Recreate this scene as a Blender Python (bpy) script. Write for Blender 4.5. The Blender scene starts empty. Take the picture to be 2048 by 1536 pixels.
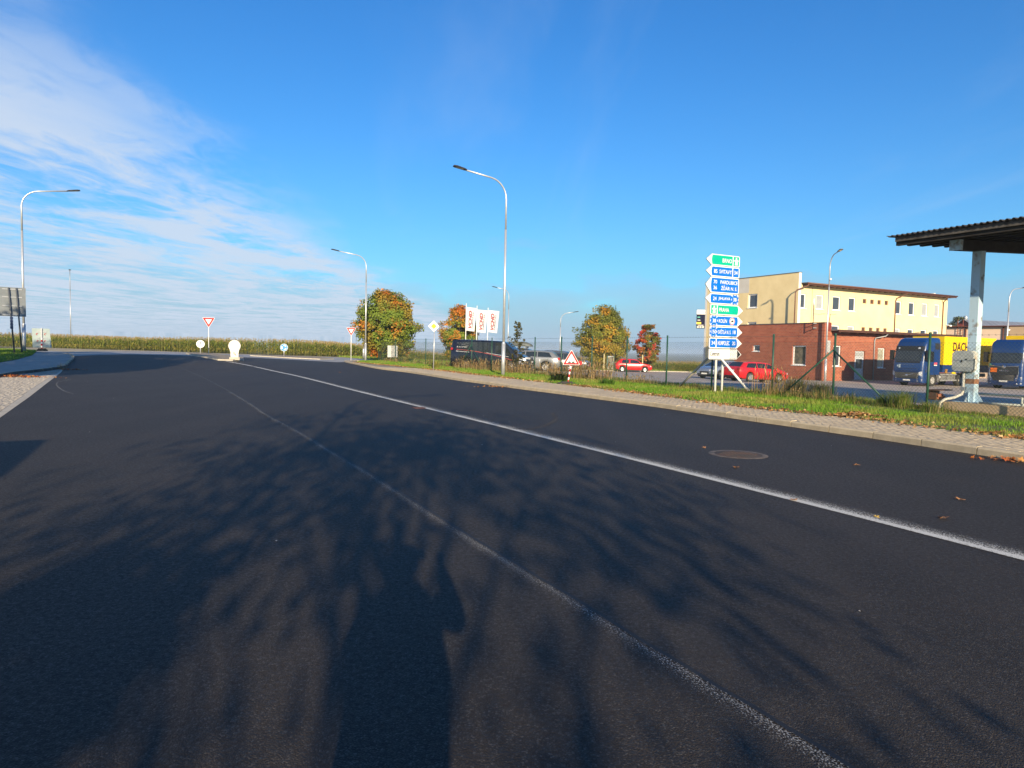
import bpy, bmesh, math, random
import numpy as np
from mathutils import Vector, Matrix

sc = bpy.context.scene
col = sc.collection
rad = math.radians

# ---------------------------------------------------------------- camera
F_PX, IMG_W, IMG_H = 1340.0, 2048.0, 1536.0       # focal length and size of the photograph in its pixels
EYE = Vector((0.0, 0.0, 1.6))
PITCH, ROLL = math.atan((768 - 697) / F_PX), math.atan(0.0195)
c_f = Vector((0, math.cos(PITCH), -math.sin(PITCH)))
c_u0 = Vector((0, math.sin(PITCH), math.cos(PITCH)))
c_r0 = Vector((1, 0, 0))
c_r = c_r0 * math.cos(ROLL) + c_u0 * math.sin(ROLL)
c_u = -c_r0 * math.sin(ROLL) + c_u0 * math.cos(ROLL)
cam = bpy.data.cameras.new('camera')
cam_ob = bpy.data.objects.new('camera', cam)
col.objects.link(cam_ob)
m3 = Matrix((c_r, c_u, -c_f)).transposed()
cam_ob.matrix_world = Matrix.Translation(EYE) @ m3.to_4x4()
cam.sensor_width = 36.0
cam.lens = 36.0 * F_PX / IMG_W
cam.clip_start, cam.clip_end = 0.05, 20000
sc.camera = cam_ob

# ---------------------------------------------------------------- sun, sky, exposure
SUN_EL, SUN_AZ = rad(17.0), rad(172.0)             # azimuth clockwise from +Y
sun_dir = Vector((math.sin(SUN_AZ) * math.cos(SUN_EL), math.cos(SUN_AZ) * math.cos(SUN_EL), math.sin(SUN_EL)))
sun = bpy.data.lights.new('sun', 'SUN')
sun.energy, sun.angle, sun.color = 5.0, rad(0.5), (1.0, 0.82, 0.56)
sun_ob = bpy.data.objects.new('sun', sun)
col.objects.link(sun_ob)
sun_ob.rotation_euler = (-sun_dir).to_track_quat('-Z', 'Y').to_euler()
sun_ob.location = (0, 0, 60)

world = bpy.data.worlds.new('World')
sc.world = world
world.use_nodes = True
wt = world.node_tree
wt.nodes.clear()
def wn(t, **k):
    n = wt.nodes.new(t)
    for a, b in k.items(): setattr(n, a, b)
    return n
def wl(a, b): wt.links.new(a, b)
def wmath(op, a, b=None, c=None, clamp=False):
    n = wn('ShaderNodeMath', operation=op, use_clamp=clamp)
    for i, v in enumerate((a, b, c)):
        if v is None: continue
        if isinstance(v, (int, float)): n.inputs[i].default_value = v
        else: wl(v, n.inputs[i])
    return n.outputs[0]
def wramp(v, lo, hi, a=0.0, b=1.0):
    n = wn('ShaderNodeMapRange', interpolation_type='SMOOTHSTEP')
    wl(v, n.inputs[0])
    for i, q in enumerate((lo, hi, a, b)): n.inputs[i + 1].default_value = q
    return n.outputs[0]
sky = wn('ShaderNodeTexSky', sky_type='NISHITA')
sky.sun_disc = False
sky.sun_elevation, sky.sun_rotation = SUN_EL, SUN_AZ
sky.altitude, sky.air_density, sky.dust_density, sky.ozone_density = 300, 1.25, 0.6, 2.2
hsv = wn('ShaderNodeHueSaturation')
hsv.inputs['Hue'].default_value = 0.5
hsv.inputs['Saturation'].default_value = 1.15
hsv.inputs['Value'].default_value = 1.0
wl(sky.outputs[0], hsv.inputs['Color'])
tc = wn('ShaderNodeTexCoord')
sep = wn('ShaderNodeSeparateXYZ')
wl(tc.outputs['Generated'], sep.inputs[0])
dx, dy, dz = sep.outputs
zc = wmath('MAXIMUM', dz, 0.012)
cx, cy = wmath('DIVIDE', dx, zc), wmath('DIVIDE', dy, zc)      # where the ray meets the cloud layer
def wnoise(sx, sy, rot, scale, detail, rough, seed, dist=0.0):
    c = wn('ShaderNodeCombineXYZ')
    wl(cx, c.inputs[0]); wl(cy, c.inputs[1]); c.inputs[2].default_value = seed
    m = wn('ShaderNodeMapping')
    m.inputs['Rotation'].default_value = (0, 0, rot)
    m.inputs['Scale'].default_value = (sx, sy, 1)
    wl(c.outputs[0], m.inputs[0])
    n = wn('ShaderNodeTexNoise', noise_dimensions='3D')
    n.inputs['Scale'].default_value = scale
    n.inputs['Detail'].default_value = detail
    n.inputs['Roughness'].default_value = rough
    n.inputs['Distortion'].default_value = dist
    wl(m.outputs[0], n.inputs['Vector'])
    return n.outputs['Fac']
# a sheet of thin cloud covers the sky left of a line that runs away from the camera
big = wnoise(0.55, 0.30, rad(-12), 0.55, 4, 0.55, 3.0, 0.6)
edge = wmath('ADD', cx, wmath('MULTIPLY', wmath('SUBTRACT', big, 0.5), 2.2))
sheet = wramp(edge, -1.35, -2.35)
wisp = wnoise(1.15, 0.62, rad(20), 0.9, 8, 0.56, 8.0, 0.6)
wisp2 = wnoise(3.4, 1.5, rad(25), 1.5, 9, 0.66, 1.0, 0.8)
dens = wmath('ADD', wmath('MULTIPLY', wisp, 0.66), wmath('MULTIPLY', wisp2, 0.34))
cl = wmath('MULTIPLY', wramp(dens, 0.36, 0.57), sheet)
# faint high veils elsewhere
veil = wmath('MULTIPLY', wramp(wnoise(1.0, 0.22, rad(-38), 0.8, 7, 0.6, 21.0, 0.8), 0.52, 0.80), 0.16)
cl = wmath('MAXIMUM', cl, veil)
# low morning fog bank near the horizon, thicker to the left
az = wmath('ARCTAN2', dx, dy)
fogn = wn('ShaderNodeTexNoise', noise_dimensions='3D')
fogn.inputs['Scale'].default_value = 2.6
fogn.inputs['Detail'].default_value = 6
fogn.inputs['Roughness'].default_value = 0.5
fm = wn('ShaderNodeMapping'); fm.inputs['Scale'].default_value = (1.3, 1.3, 3.4)
wl(tc.outputs['Generated'], fm.inputs[0]); wl(fm.outputs[0], fogn.inputs['Vector'])
foghi = wmath('ADD', 0.075, wmath('MULTIPLY', wmath('SUBTRACT', fogn.outputs['Fac'], 0.42), 0.30))
foghi = wmath('MAXIMUM', foghi, 0.02)
fog = wmath('SUBTRACT', 1.0, wmath('DIVIDE', wmath('MAXIMUM', dz, 0.0), foghi), clamp=True)
fog = wmath('POWER', fog, 0.55)
haze_low = wmath('EXPONENT', wmath('MULTIPLY', wmath('MAXIMUM', dz, 0.0), -8.0))
base_mix = wn('ShaderNodeMixRGB')
wl(wmath('MULTIPLY', haze_low, 0.66), base_mix.inputs[0])
tint = wn('ShaderNodeMixRGB'); tint.blend_type = 'MULTIPLY'; tint.inputs[0].default_value = 1.0     # the camera's vivid white balance
wl(hsv.outputs[0], tint.inputs[1]); tint.inputs[2].default_value = (0.235, 0.665, 1.10, 1)
wl(tint.outputs[0], base_mix.inputs[1])
base_mix.inputs[2].default_value = (2.6, 3.9, 5.3, 1)
fog_mix = wn('ShaderNodeMixRGB')
wl(wmath('MULTIPLY', fog, 0.75), fog_mix.inputs[0])
wl(base_mix.outputs[0], fog_mix.inputs[1])
fog_mix.inputs[2].default_value = (2.6, 3.25, 4.4, 1)
cl_mix = wn('ShaderNodeMixRGB')
wl(wmath('MULTIPLY', cl, 0.88), cl_mix.inputs[0])
wl(fog_mix.outputs[0], cl_mix.inputs[1])
cl_mix.inputs[2].default_value = (4.0, 4.6, 5.5, 1)
bg = wn('ShaderNodeBackground')
bg.inputs['Strength'].default_value = 0.092
wl(cl_mix.outputs[0], bg.inputs['Color'])
wo = wn('ShaderNodeOutputWorld')
wl(bg.outputs[0], wo.inputs['Surface'])

sc.view_settings.view_transform = 'Standard'
sc.view_settings.look = 'None'
sc.view_settings.gamma = 1.0
sc.view_settings.use_curve_mapping = False
sc.view_settings.exposure = 0.8
sc.cycles.max_bounces = 6
sc.cycles.transparent_max_bounces = 12

# ---------------------------------------------------------------- the lie of the land
TH = rad(27.5)                                      # the road, the fence and the buildings share one grid
RD = Vector((-math.sin(TH), math.cos(TH), 0))       # along the road, away from the camera
ND = Vector((math.cos(TH), math.sin(TH), 0))        # across it, to the right
def ss(x, a, b):
    t = np.clip((x - a) / (b - a), 0, 1)
    return t * t * (3 - 2 * t)
def H(x, y):
    a = x * RD.x + y * RD.y
    n = x * ND.x + y * ND.y
    left = 1 - ss(n, -6.0, 17.0)
    h = 0.70 * ss(a, 38, 56) * left - 0.40 * ss(a, 74, 108) * left
    h = h - 0.75 * ss(n, 19.5, 50)
    h = h - 1.6 * ss(y, 70, 132) * ss(n, 8, 92)
    h = h - 13.0 * ss(y, 170, 460)          # beyond the maize the land falls into the misty valley
    return h
def AN(a, n, z=None, dz=0.0):
    p = RD * a + ND * n
    return Vector((p.x, p.y, (float(H(p.x, p.y)) if z is None else z) + dz))
def ray(px, py):
    return c_f + c_r * ((px - 1024) / F_PX) + c_u * ((768 - py) / F_PX)
def G(px, py, dz=0.0):
    d = ray(px, py)
    lo, t, hit = 1.0, 1.0, None
    while t < 1500:
        p = EYE + d * t
        if p.z < float(H(p.x, p.y)) + dz:
            hit = t; break
        lo = t; t *= 1.02
    if hit is None: hit = 400.0
    else:
        for _ in range(30):
            mid = (lo + hit) / 2
            p = EYE + d * mid
            if p.z < float(H(p.x, p.y)) + dz: hit = mid
            else: lo = mid
    p = EYE + d * hit
    return Vector((p.x, p.y, p.z))
def D(px, py, Y):
    d = ray(px, py)
    return EYE + d * (Y / d.y)
def zt(px, py, Y): return D(px, py, Y).z

# ---------------------------------------------------------------- helpers: materials
MATS = {}
def mat(name, c, rough=0.6, metal=0.0, c2=None, nscale=3.0, namt=1.0, bump=0.0, bscale=40.0, spec=0.5, coat=0.0, lo=0.35, hi=0.65, obj=True, detail=5):
    if name in MATS: return MATS[name]
    m = bpy.data.materials.new(name); m.use_nodes = True
    nt = m.node_tree; b = nt.nodes['Principled BSDF']
    b.inputs['Base Color'].default_value = (*c, 1)
    b.inputs['Roughness'].default_value = rough
    b.inputs['Metallic'].default_value = metal
    b.inputs['Specular IOR Level'].default_value = spec
    b.inputs['Coat Weight'].default_value = coat
    co = nt.nodes.new('ShaderNodeTexCoord').outputs['Object']
    if c2 is None: c2 = tuple(v * 0.86 for v in c)
    n = nt.nodes.new('ShaderNodeTexNoise')
    n.inputs['Scale'].default_value = nscale; n.inputs['Detail'].default_value = detail; n.inputs['Roughness'].default_value = 0.6
    nt.links.new(co, n.inputs['Vector'])
    r = nt.nodes.new('ShaderNodeMapRange')
    r.inputs[1].default_value, r.inputs[2].default_value = lo, hi
    r.inputs[4].default_value = namt
    nt.links.new(n.outputs['Fac'], r.inputs[0])
    x = nt.nodes.new('ShaderNodeMixRGB')
    x.inputs[1].default_value = (*c, 1); x.inputs[2].default_value = (*c2, 1)
    nt.links.new(r.outputs[0], x.inputs[0]); nt.links.new(x.outputs[0], b.inputs['Base Color'])
    if bump:
        n2 = nt.nodes.new('ShaderNodeTexNoise'); n2.inputs['Scale'].default_value = bscale; n2.inputs['Detail'].default_value = 3
        nt.links.new(co, n2.inputs['Vector'])
        bp = nt.nodes.new('ShaderNodeBump'); bp.inputs['Strength'].default_value = bump; bp.inputs['Distance'].default_value = 0.02
        nt.links.new(n2.outputs['Fac'], bp.inputs['Height']); nt.links.new(bp.outputs[0], b.inputs['Normal'])
    MATS[name] = m
    return m
def leafmat(name, trans=0.35, rough=0.55):
    # colour comes from a per-leaf attribute: the leaf's own colour
    m = bpy.data.materials.new(name); m.use_nodes = True
    nt = m.node_tree; b = nt.nodes['Principled BSDF']
    at = nt.nodes.new('ShaderNodeAttribute'); at.attribute_name = 'leaf'
    nt.links.new(at.outputs['Color'], b.inputs['Base Color'])
    b.inputs['Roughness'].default_value = rough
    b.inputs['Specular IOR Level'].default_value = 0.25
    tr = nt.nodes.new('ShaderNodeBsdfTranslucent')
    nt.links.new(at.outputs['Color'], tr.inputs['Color'])
    mx = nt.nodes.new('ShaderNodeMixShader'); mx.inputs[0].default_value = trans
    nt.links.new(b.outputs[0], mx.inputs[1]); nt.links.new(tr.outputs[0], mx.inputs[2])
    nt.links.new(mx.outputs[0], nt.nodes['Material Output'].inputs['Surface'])
    MATS[name] = m
    return m
def glassmat(name, tint=(0.02, 0.025, 0.03), rough=0.04):
    # window glass seen from outside by day: a dark room behind a reflecting pane
    m = mat(name, tint, rough, spec=0.9, c2=tuple(v * 1.6 for v in tint), nscale=0.9)
    return m

# ---------------------------------------------------------------- helpers: meshes
EACH = {'bracket', 'arrow', 'red_band', 'white_band', 'rail', 'red_mark', 'grille_bar', 'roof_rib', 'clamp', 'gate_post', 'fog_light', 'side_flash', 'distance_plate',
        'worn_chevron', 'support', 'side_rail', 'rail_bracket', 'door_seam', 'roof_bar', 'chassis', 'strain_wire', 'post', 'fuel_tank', 'wall', 'stem', 'foot_plate', 'gate_frame'}
class MB:
    def __init__(s): s.v, s.f, s.m, s.sm = [], [], [], []
    def add(s, vs, fs, mi=0, smooth=False):
        o = len(s.v)
        s.v += [tuple(p) for p in vs]
        for f in fs:
            s.f.append(tuple(i + o for i in f)); s.m.append(mi); s.sm.append(smooth)
        return s
    def box(s, cx, cy, cz, sx, sy, sz, mi=0, rz=0.0, M=None):
        hx, hy, hz = sx / 2, sy / 2, sz / 2
        ps = [Vector((x, y, z)) for x in (-hx, hx) for y in (-hy, hy) for z in (-hz, hz)]
        if rz: ps = [Matrix.Rotation(rz, 3, 'Z') @ p for p in ps]
        if M is not None: ps = [M @ p for p in ps]
        ps = [p + Vector((cx, cy, cz)) for p in ps]
        return s.add(ps, [(0, 1, 3, 2), (4, 6, 7, 5), (0, 4, 5, 1), (2, 3, 7, 6), (0, 2, 6, 4), (1, 5, 7, 3)], mi)
    def bbox(s, x0, x1, y0, y1, z0, z1, mi=0):
        return s.box((x0 + x1) / 2, (y0 + y1) / 2, (z0 + z1) / 2, abs(x1 - x0), abs(y1 - y0), abs(z1 - z0), mi)
    def tube(s, pts, r, seg=8, mi=0, cap=True, smooth=True):
        pts = [Vector(p) for p in pts]
        rs = r if isinstance(r, (list, tuple)) else [r] * len(pts)
        vs, fs = [], []
        up = None
        for i, p in enumerate(pts):
            t = (pts[min(i + 1, len(pts) - 1)] - pts[max(i - 1, 0)]).normalized()
            if up is None:
                up = t.orthogonal().normalized()
            up = (up - t * up.dot(t)).normalized()
            sd = t.cross(up)
            for k in range(seg):
                an = 2 * math.pi * k / seg
                vs.append(p + (up * math.cos(an) + sd * math.sin(an)) * rs[i])
        for i in range(len(pts) - 1):
            for k in range(seg):
                k2 = (k + 1) % seg
                fs.append((i * seg + k, i * seg + k2, (i + 1) * seg + k2, (i + 1) * seg + k))
        s.add(vs, fs, mi, smooth)
        if cap:
            o = len(s.v) - len(vs)
            s.f.append(tuple(o + k for k in reversed(range(seg)))); s.m.append(mi); s.sm.append(False)
            b = o + (len(pts) - 1) * seg
            s.f.append(tuple(b + k for k in range(seg))); s.m.append(mi); s.sm.append(False)
        return s
    def prism(s, poly, d0, d1, mi=0, plane='xz', mi_side=None):
        # poly in local (x,z) (or xy / yz), pushed from d0 to d1 along the third axis
        def P(u, v, d):
            return (u, d, v) if plane == 'xz' else ((u, v, d) if plane == 'xy' else (d, u, v))
        k = len(poly)
        vs = [P(u, v, d0) for u, v in poly] + [P(u, v, d1) for u, v in poly]
        s.add(vs, [tuple(range(k)), tuple(reversed(range(k, 2 * k)))], mi)
        o = len(s.v) - 2 * k
        for i in range(k):
            j = (i + 1) % k
            s.f.append((o + i, o + k + i, o + k + j, o + j)); s.m.append(mi if mi_side is None else mi_side); s.sm.append(False)
        return s
    def lathe(s, prof, seg=24, axis='z', at=(0, 0, 0), mi=0, smooth=True):
        vs, fs = [], []
        for r, h in prof:
            for k in range(seg):
                an = 2 * math.pi * k / seg
                u, v = r * math.cos(an), r * math.sin(an)
                p = (u, v, h) if axis == 'z' else ((u, h, v) if axis == 'y' else (h, u, v))
                vs.append((p[0] + at[0], p[1] + at[1], p[2] + at[2]))
        for i in range(len(prof) - 1):
            for k in range(seg):
                k2 = (k + 1) % seg
                fs.append((i * seg + k, i * seg + k2, (i + 1) * seg + k2, (i + 1) * seg + k))
        return s.add(vs, fs, mi, smooth)
    def pieces(s):
        par = list(range(len(s.v)))
        def find(i):
            while par[i] != i: par[i] = par[par[i]]; i = par[i]
            return i
        for f in s.f:
            a = find(f[0])
            for i in f[1:]: par[find(i)] = a
        out = {}
        for f, m, sm in zip(s.f, s.m, s.sm):
            out.setdefault(find(f[0]), []).append((f, m, sm))
        res = []
        for fs in out.values():
            idx = sorted({i for f, _, _ in fs for i in f}); mp = {i: k for k, i in enumerate(idx)}
            p = MB(); p.v = [s.v[i] for i in idx]
            for f, m, sm in fs: p.f.append(tuple(mp[i] for i in f)); p.m.append(m); p.sm.append(sm)
            res.append(p)
        return res
    def build(s, name, mats, parent=None, fix=True, **props):
        if name in EACH:
            ps = s.pieces()
            if len(ps) > 1:
                return [p._build(name, mats, parent, fix, **props) for p in ps][0]
        return s._build(name, mats, parent, fix, **props)
    def _build(s, name, mats, parent=None, fix=True, **props):
        me = bpy.data.meshes.new(name)
        me.from_pydata(s.v, [], s.f)
        if not isinstance(mats, (list, tuple)): mats = [mats]
        for m in mats: me.materials.append(m)
        me.polygons.foreach_set('material_index', s.m)
        me.polygons.foreach_set('use_smooth', s.sm)
        if fix:
            bm = bmesh.new(); bm.from_mesh(me)
            bmesh.ops.recalc_face_normals(bm, faces=bm.faces)
            bm.to_mesh(me); bm.free()
        me.update()
        return link(name, me, parent, **props)
def link(name, me, parent=None, **props):
    o = bpy.data.objects.new(name, me)
    col.objects.link(o)
    if parent is not None: o.parent = parent
    for k, v in props.items(): o[k] = v
    return o
def thing(name, label, cat, loc=(0, 0, 0), rz=0.0, group=None):
    o = bpy.data.objects.new(name, None)
    col.objects.link(o)
    o.location = loc; o.rotation_euler = (0, 0, rz)
    o.empty_display_size = 0.3
    tag(o, label, cat, group)
    return o
def tag(o, label, cat, group=None):
    o['label'] = label; o['category'] = cat
    if group: o['group'] = group
    return o
def copy_tree(o, parent=None):
    c = o.copy(); col.objects.link(c); c.parent = parent
    for ch in o.children: copy_tree(ch, c)
    return c
def pymesh(name, v, f, mats, parent=None, mi=None, leaf=None, smooth=False, **props):
    """v (n,3) array, f (m,k) array of equal-sized faces; leaf = colour per face"""
    me = bpy.data.meshes.new(name)
    v = np.asarray(v, dtype=np.float32); f = np.asarray(f, dtype=np.int32)
    me.vertices.add(len(v)); me.vertices.foreach_set('co', v.ravel())
    k = f.shape[1]
    me.loops.add(f.size); me.loops.foreach_set('vertex_index', f.ravel())
    me.polygons.add(len(f))
    me.polygons.foreach_set('loop_start', np.arange(0, f.size, k, dtype=np.int32))
    if not isinstance(mats, (list, tuple)): mats = [mats]
    for m in mats: me.materials.append(m)
    if mi is not None: me.polygons.foreach_set('material_index', np.asarray(mi, dtype=np.int32))
    if smooth: me.polygons.foreach_set('use_smooth', np.ones(len(f), dtype=bool))
    if leaf is not None:
        at = me.attributes.new('leaf', 'FLOAT_COLOR', 'FACE')
        at.data.foreach_set('color', np.c_[np.asarray(leaf, dtype=np.float32), np.ones(len(f), dtype=np.float32)].ravel())
    me.update(calc_edges=True)
    me.validate()
    return link(name, me, parent, **props)
def text(name, body, m, parent, x0, x1, z0, z1, y, plane='front', italic=0.0, bold=0.006, **props):
    """flat lettering whose box is x0..x1 by z0..z1 in the parent's x-z plane at depth y (faces -y)"""
    c = bpy.data.curves.new(name, 'FONT'); c.body = body; c.extrude = 0.0; c.resolution_u = 3; c.shear = italic; c.offset = bold
    o = bpy.data.objects.new('tmp', c)
    me = bpy.data.meshes.new_from_object(o)
    bpy.data.objects.remove(o); bpy.data.curves.remove(c)
    n = len(me.vertices)
    co = np.zeros(n * 3, dtype=np.float32); me.vertices.foreach_get('co', co); co = co.reshape(-1, 3)
    mn, mx = co.min(0), co.max(0)
    out = np.zeros_like(co)
    out[:, 0] = x0 + (co[:, 0] - mn[0]) / (mx[0] - mn[0]) * (x1 - x0)
    out[:, 2] = z0 + (co[:, 1] - mn[1]) / (mx[1] - mn[1]) * (z1 - z0)
    out[:, 1] = y
    if plane == 'flipx':      # faces -x instead: x0..x1 run along -y ... seen from -x the text reads left to right
        out = np.c_[np.full(n, y, dtype=np.float32), -out[:, 0], out[:, 2]]
    elif plane == 'up':       # turned a quarter: reads from bottom to top
        out = np.c_[-out[:, 2], out[:, 1], out[:, 0]]
    me.vertices.foreach_set('co', out.astype(np.float32).ravel())
    me.materials.clear(); me.materials.append(m)
    me.name = name; me.update()
    return link(name, me, parent, **props)

def sheet(name, poly, dz, m, cell=4.0, parent=None, edge_z=None, **props):
    """a ground sheet: polygon (list of x,y) cut into cells and laid on the land"""
    bm = bmesh.new()
    vs = [bm.verts.new((p[0], p[1], 0)) for p in poly]
    bm.faces.new(vs)
    bmesh.ops.triangulate(bm, faces=bm.faces[:])
    xs = [p[0] for p in poly]; ys = [p[1] for p in poly]
    for ax, lo, hi in ((0, min(xs), max(xs)), (1, min(ys), max(ys))):
        k = math.floor(lo / cell) + 1
        while k * cell < hi:
            co = [0, 0, 0]; co[ax] = k * cell
            no = [0, 0, 0]; no[ax] = 1
            bmesh.ops.bisect_plane(bm, geom=bm.verts[:] + bm.edges[:] + bm.faces[:], plane_co=co, plane_no=no, dist=1e-5)
            k += 1
    for v in bm.verts: v.co.z = float(H(v.co.x, v.co.y)) + dz
    bmesh.ops.recalc_face_normals(bm, faces=bm.faces)
    for f in bm.faces:
        if f.normal.z < 0: f.normal_flip()
    me = bpy.data.meshes.new(name); bm.to_mesh(me); bm.free()
    me.materials.append(m)
    return link(name, me, parent, **props)
def poly_resample(pts, step):
    out = []
    for p, q in zip(pts[:-1], pts[1:]):
        p, q = Vector(p), Vector(q)
        k = max(1, int(round((q - p).length / step)))
        for i in range(k): out.append(p.lerp(q, i / k))
    out.append(Vector(pts[-1]))
    return out
def smooth_line(pts, step=1.0):
    """Catmull-Rom through points"""
    P = [Vector(p) for p in pts]
    P = [P[0] * 2 - P[1]] + P + [P[-1] * 2 - P[-2]]
    out = []
    for i in range(1, len(P) - 2):
        k = max(2, int((P[i + 1] - P[i]).length / step))
        for j in range(k):
            t = j / k
            a, b, c, d = P[i - 1], P[i], P[i + 1], P[i + 2]
            out.append(0.5 * ((2 * b) + (c - a) * t + (2 * a - 5 * b + 4 * c - d) * t * t + (3 * b - a - 3 * c + d) * t ** 3))
    out.append(P[-2].copy())
    return out
def strip(name, pts, w0, w1, dz, m, parent=None, **props):
    """ribbon along pts from offset w0 to w1 (to the right of travel); uv u = metres along, v = 0..1 across"""
    n = len(pts)
    vs, uv, s = [], [], 0.0
    for i, p in enumerate(pts):
        t = (pts[min(i + 1, n - 1)] - pts[max(i - 1, 0)]); t.z = 0; t.normalize()
        r = Vector((t.y, -t.x, 0))
        if i: s += (pts[i] - pts[i - 1]).length
        for w, v in ((w0, 0.0), (w1, 1.0)):
            q = p + r * w
            vs.append((q.x, q.y, float(H(q.x, q.y)) + dz)); uv.append((s, v))
    fs = [(2 * i, 2 * i + 1, 2 * i + 3, 2 * i + 2) for i in range(n - 1)]
    me = bpy.data.meshes.new(name); me.from_pydata(vs, [], fs)
    L = me.uv_layers.new(name='along')
    for lp in me.loops: L.data[lp.index].uv = uv[lp.vertex_index]
    me.materials.append(m); me.update()
    bm = bmesh.new(); bm.from_mesh(me)
    for f in bm.faces:
        f.normal_update()
        if f.normal.z < 0: f.normal_flip()
    bm.to_mesh(me); bm.free()
    return link(name, me, parent, **props)
# ---------------------------------------------------------------- ground materials
def asphalt(name, base, speck, warm):
    m = bpy.data.materials.new(name); m.use_nodes = True
    nt = m.node_tree; b = nt.nodes['Principled BSDF']
    N = nt.nodes.new; L = nt.links.new
    co = N('ShaderNodeTexCoord').outputs['Object']
    def noise(scale, det=4, rough=0.6, vec=None):
        n = N('ShaderNodeTexNoise'); n.inputs['Scale'].default_value = scale; n.inputs['Detail'].default_value = det; n.inputs['Roughness'].default_value = rough
        L(vec or co, n.inputs['Vector']); return n.outputs['Fac']
    def rng(v, a, b_, c=0.0, d=1.0):
        r = N('ShaderNodeMapRange'); L(v, r.inputs[0])
        for i, q in enumerate((a, b_, c, d)): r.inputs[i + 1].default_value = q
        return r.outputs[0]
    def mix(f, a, b_, mode='MIX'):
        x = N('ShaderNodeMixRGB'); x.blend_type = mode
        if isinstance(f, float): x.inputs[0].default_value = f
        else: L(f, x.inputs[0])
        for i, q in ((1, a), (2, b_)):
            if isinstance(q, tuple): x.inputs[i].default_value = (*q, 1)
            else: L(q, x.inputs[i])
        return x.outputs[0]
    big = noise(0.35, 5)
    c = mix(rng(big, 0.35, 0.68), tuple(v * .88 for v in base), tuple(v * 1.28 for v in base))
    mp = N('ShaderNodeMapping'); mp.inputs['Rotation'].default_value = (0, 0, -TH); mp.inputs['Scale'].default_value = (0.9, 0.045, 1)
    L(co, mp.inputs[0])
    c = mix(rng(noise(1.4, 4, 0.55, mp.outputs[0]), 0.42, 0.70, 0, 0.75), c, tuple(v * 1.5 for v in base))   # paver lanes along the road
    c = mix(rng(noise(1.1, 3), 0.58, 0.74, 0, 0.45), c, warm)                                              # dried mud traces
    vo = N('ShaderNodeTexVoronoi'); vo.inputs['Scale'].default_value = 125; L(co, vo.inputs['Vector'])
    c = mix(rng(vo.outputs['Distance'], 0.15, 0.62, 0.0, 0.55), c, tuple(v * 0.35 for v in base))          # gaps between the grains
    hs = N('ShaderNodeSeparateColor'); L(vo.outputs['Color'], hs.inputs[0])
    c = mix(rng(hs.outputs[0], 0.80, 0.99, 0, 0.8), c, speck)                                              # pale grains
    L(c, b.inputs['Base Color'])
    L(rng(noise(30, 3), 0.3, 0.7, 0.55, 0.85), b.inputs['Roughness'])
    b.inputs['Specular IOR Level'].default_value = 0.22
    vo2 = N('ShaderNodeTexVoronoi'); vo2.inputs['Scale'].default_value = 125; L(co, vo2.inputs['Vector'])
    ad = N('ShaderNodeMath'); ad.operation = 'ADD'
    L(rng(vo2.outputs['Distance'], 0.0, 0.7, 1, 0), ad.inputs[0]); L(noise(22, 3), ad.inputs[1])
    bp = N('ShaderNodeBump'); bp.inputs['Strength'].default_value = 0.55; bp.inputs['Distance'].default_value = 0.005
    L(ad.outputs[0], bp.inputs['Height']); L(bp.outputs[0], b.inputs['Normal'])
    return m
M_asph = asphalt('fresh_asphalt', (0.0385, 0.0320, 0.0275), (0.088, 0.080, 0.073), (0.072, 0.052, 0.037))
M_old = asphalt('worn_asphalt', (0.36, 0.35, 0.34), (0.45, 0.44, 0.43), (0.38, 0.34, 0.30))
M_lot = asphalt('pale_lot_surface', (0.46, 0.39, 0.33), (0.54, 0.48, 0.42), (0.36, 0.30, 0.25))
M_soil = mat('soil', (0.17, 0.12, 0.075), 0.95, c2=(0.10, 0.10, 0.04), nscale=1.2, bump=0.6, bscale=14)
M_turf = mat('turf_ground', (0.075, 0.11, 0.025), 0.95, c2=(0.13, 0.11, 0.045), nscale=2.5, bump=0.6, bscale=20)
M_field = mat('field_ground', (0.16, 0.125, 0.07), 0.95, c2=(0.13, 0.14, 0.05), nscale=0.05, bump=0.4, bscale=3)
M_conc = mat('kerb_concrete', (0.50, 0.415, 0.285), 0.85, c2=(0.40, 0.33, 0.225), nscale=6, bump=0.25, bscale=60)
M_conc2 = mat('pale_concrete', (0.50, 0.45, 0.37), 0.85, c2=(0.38, 0.34, 0.28), nscale=4, bump=0.25, bscale=60)
M_pave = mat('paving_block', (0.52, 0.42, 0.285), 0.85, c2=(0.42, 0.335, 0.225), nscale=1.5, bump=0.3, bscale=70)
M_joint = mat('sand_joint', (0.30, 0.25, 0.185), 0.95, c2=(0.21, 0.175, 0.125), nscale=8)
M_sett = mat('sett_stone', (0.40, 0.36, 0.31), 0.8, c2=(0.28, 0.26, 0.24), nscale=3.5, bump=0.4, bscale=40)

# ground: one sheet to the horizon
gx = np.r_[[-6000, -3000, -1500, -800, -500, -350, -270, -220, -180, -150], np.arange(-130, 151, 2.0), [165, 190, 230, 280, 360, 500, 800, 1500, 3000, 6000]]
gy = np.r_[[-3000, -1000, -400, -200, -120, -80, -60], np.arange(-46, 181, 2.0), [190, 210, 240, 290, 360, 500, 800, 1500, 3000, 7000]]
X, Y = np.meshgrid(gx, gy)
Z = H(X, Y) - 0.05
gv = np.c_[X.ravel(), Y.ravel(), Z.ravel()]
nx_, ny_ = len(gx), len(gy)
ii = (np.arange(ny_ - 1)[:, None] * nx_ + np.arange(nx_ - 1)[None, :]).ravel()
pymesh('ground', gv, np.c_[ii, ii + 1, ii + nx_ + 1, ii + nx_], M_field, smooth=True, kind='structure')

XY = lambda p: (p.x, p.y)
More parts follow.
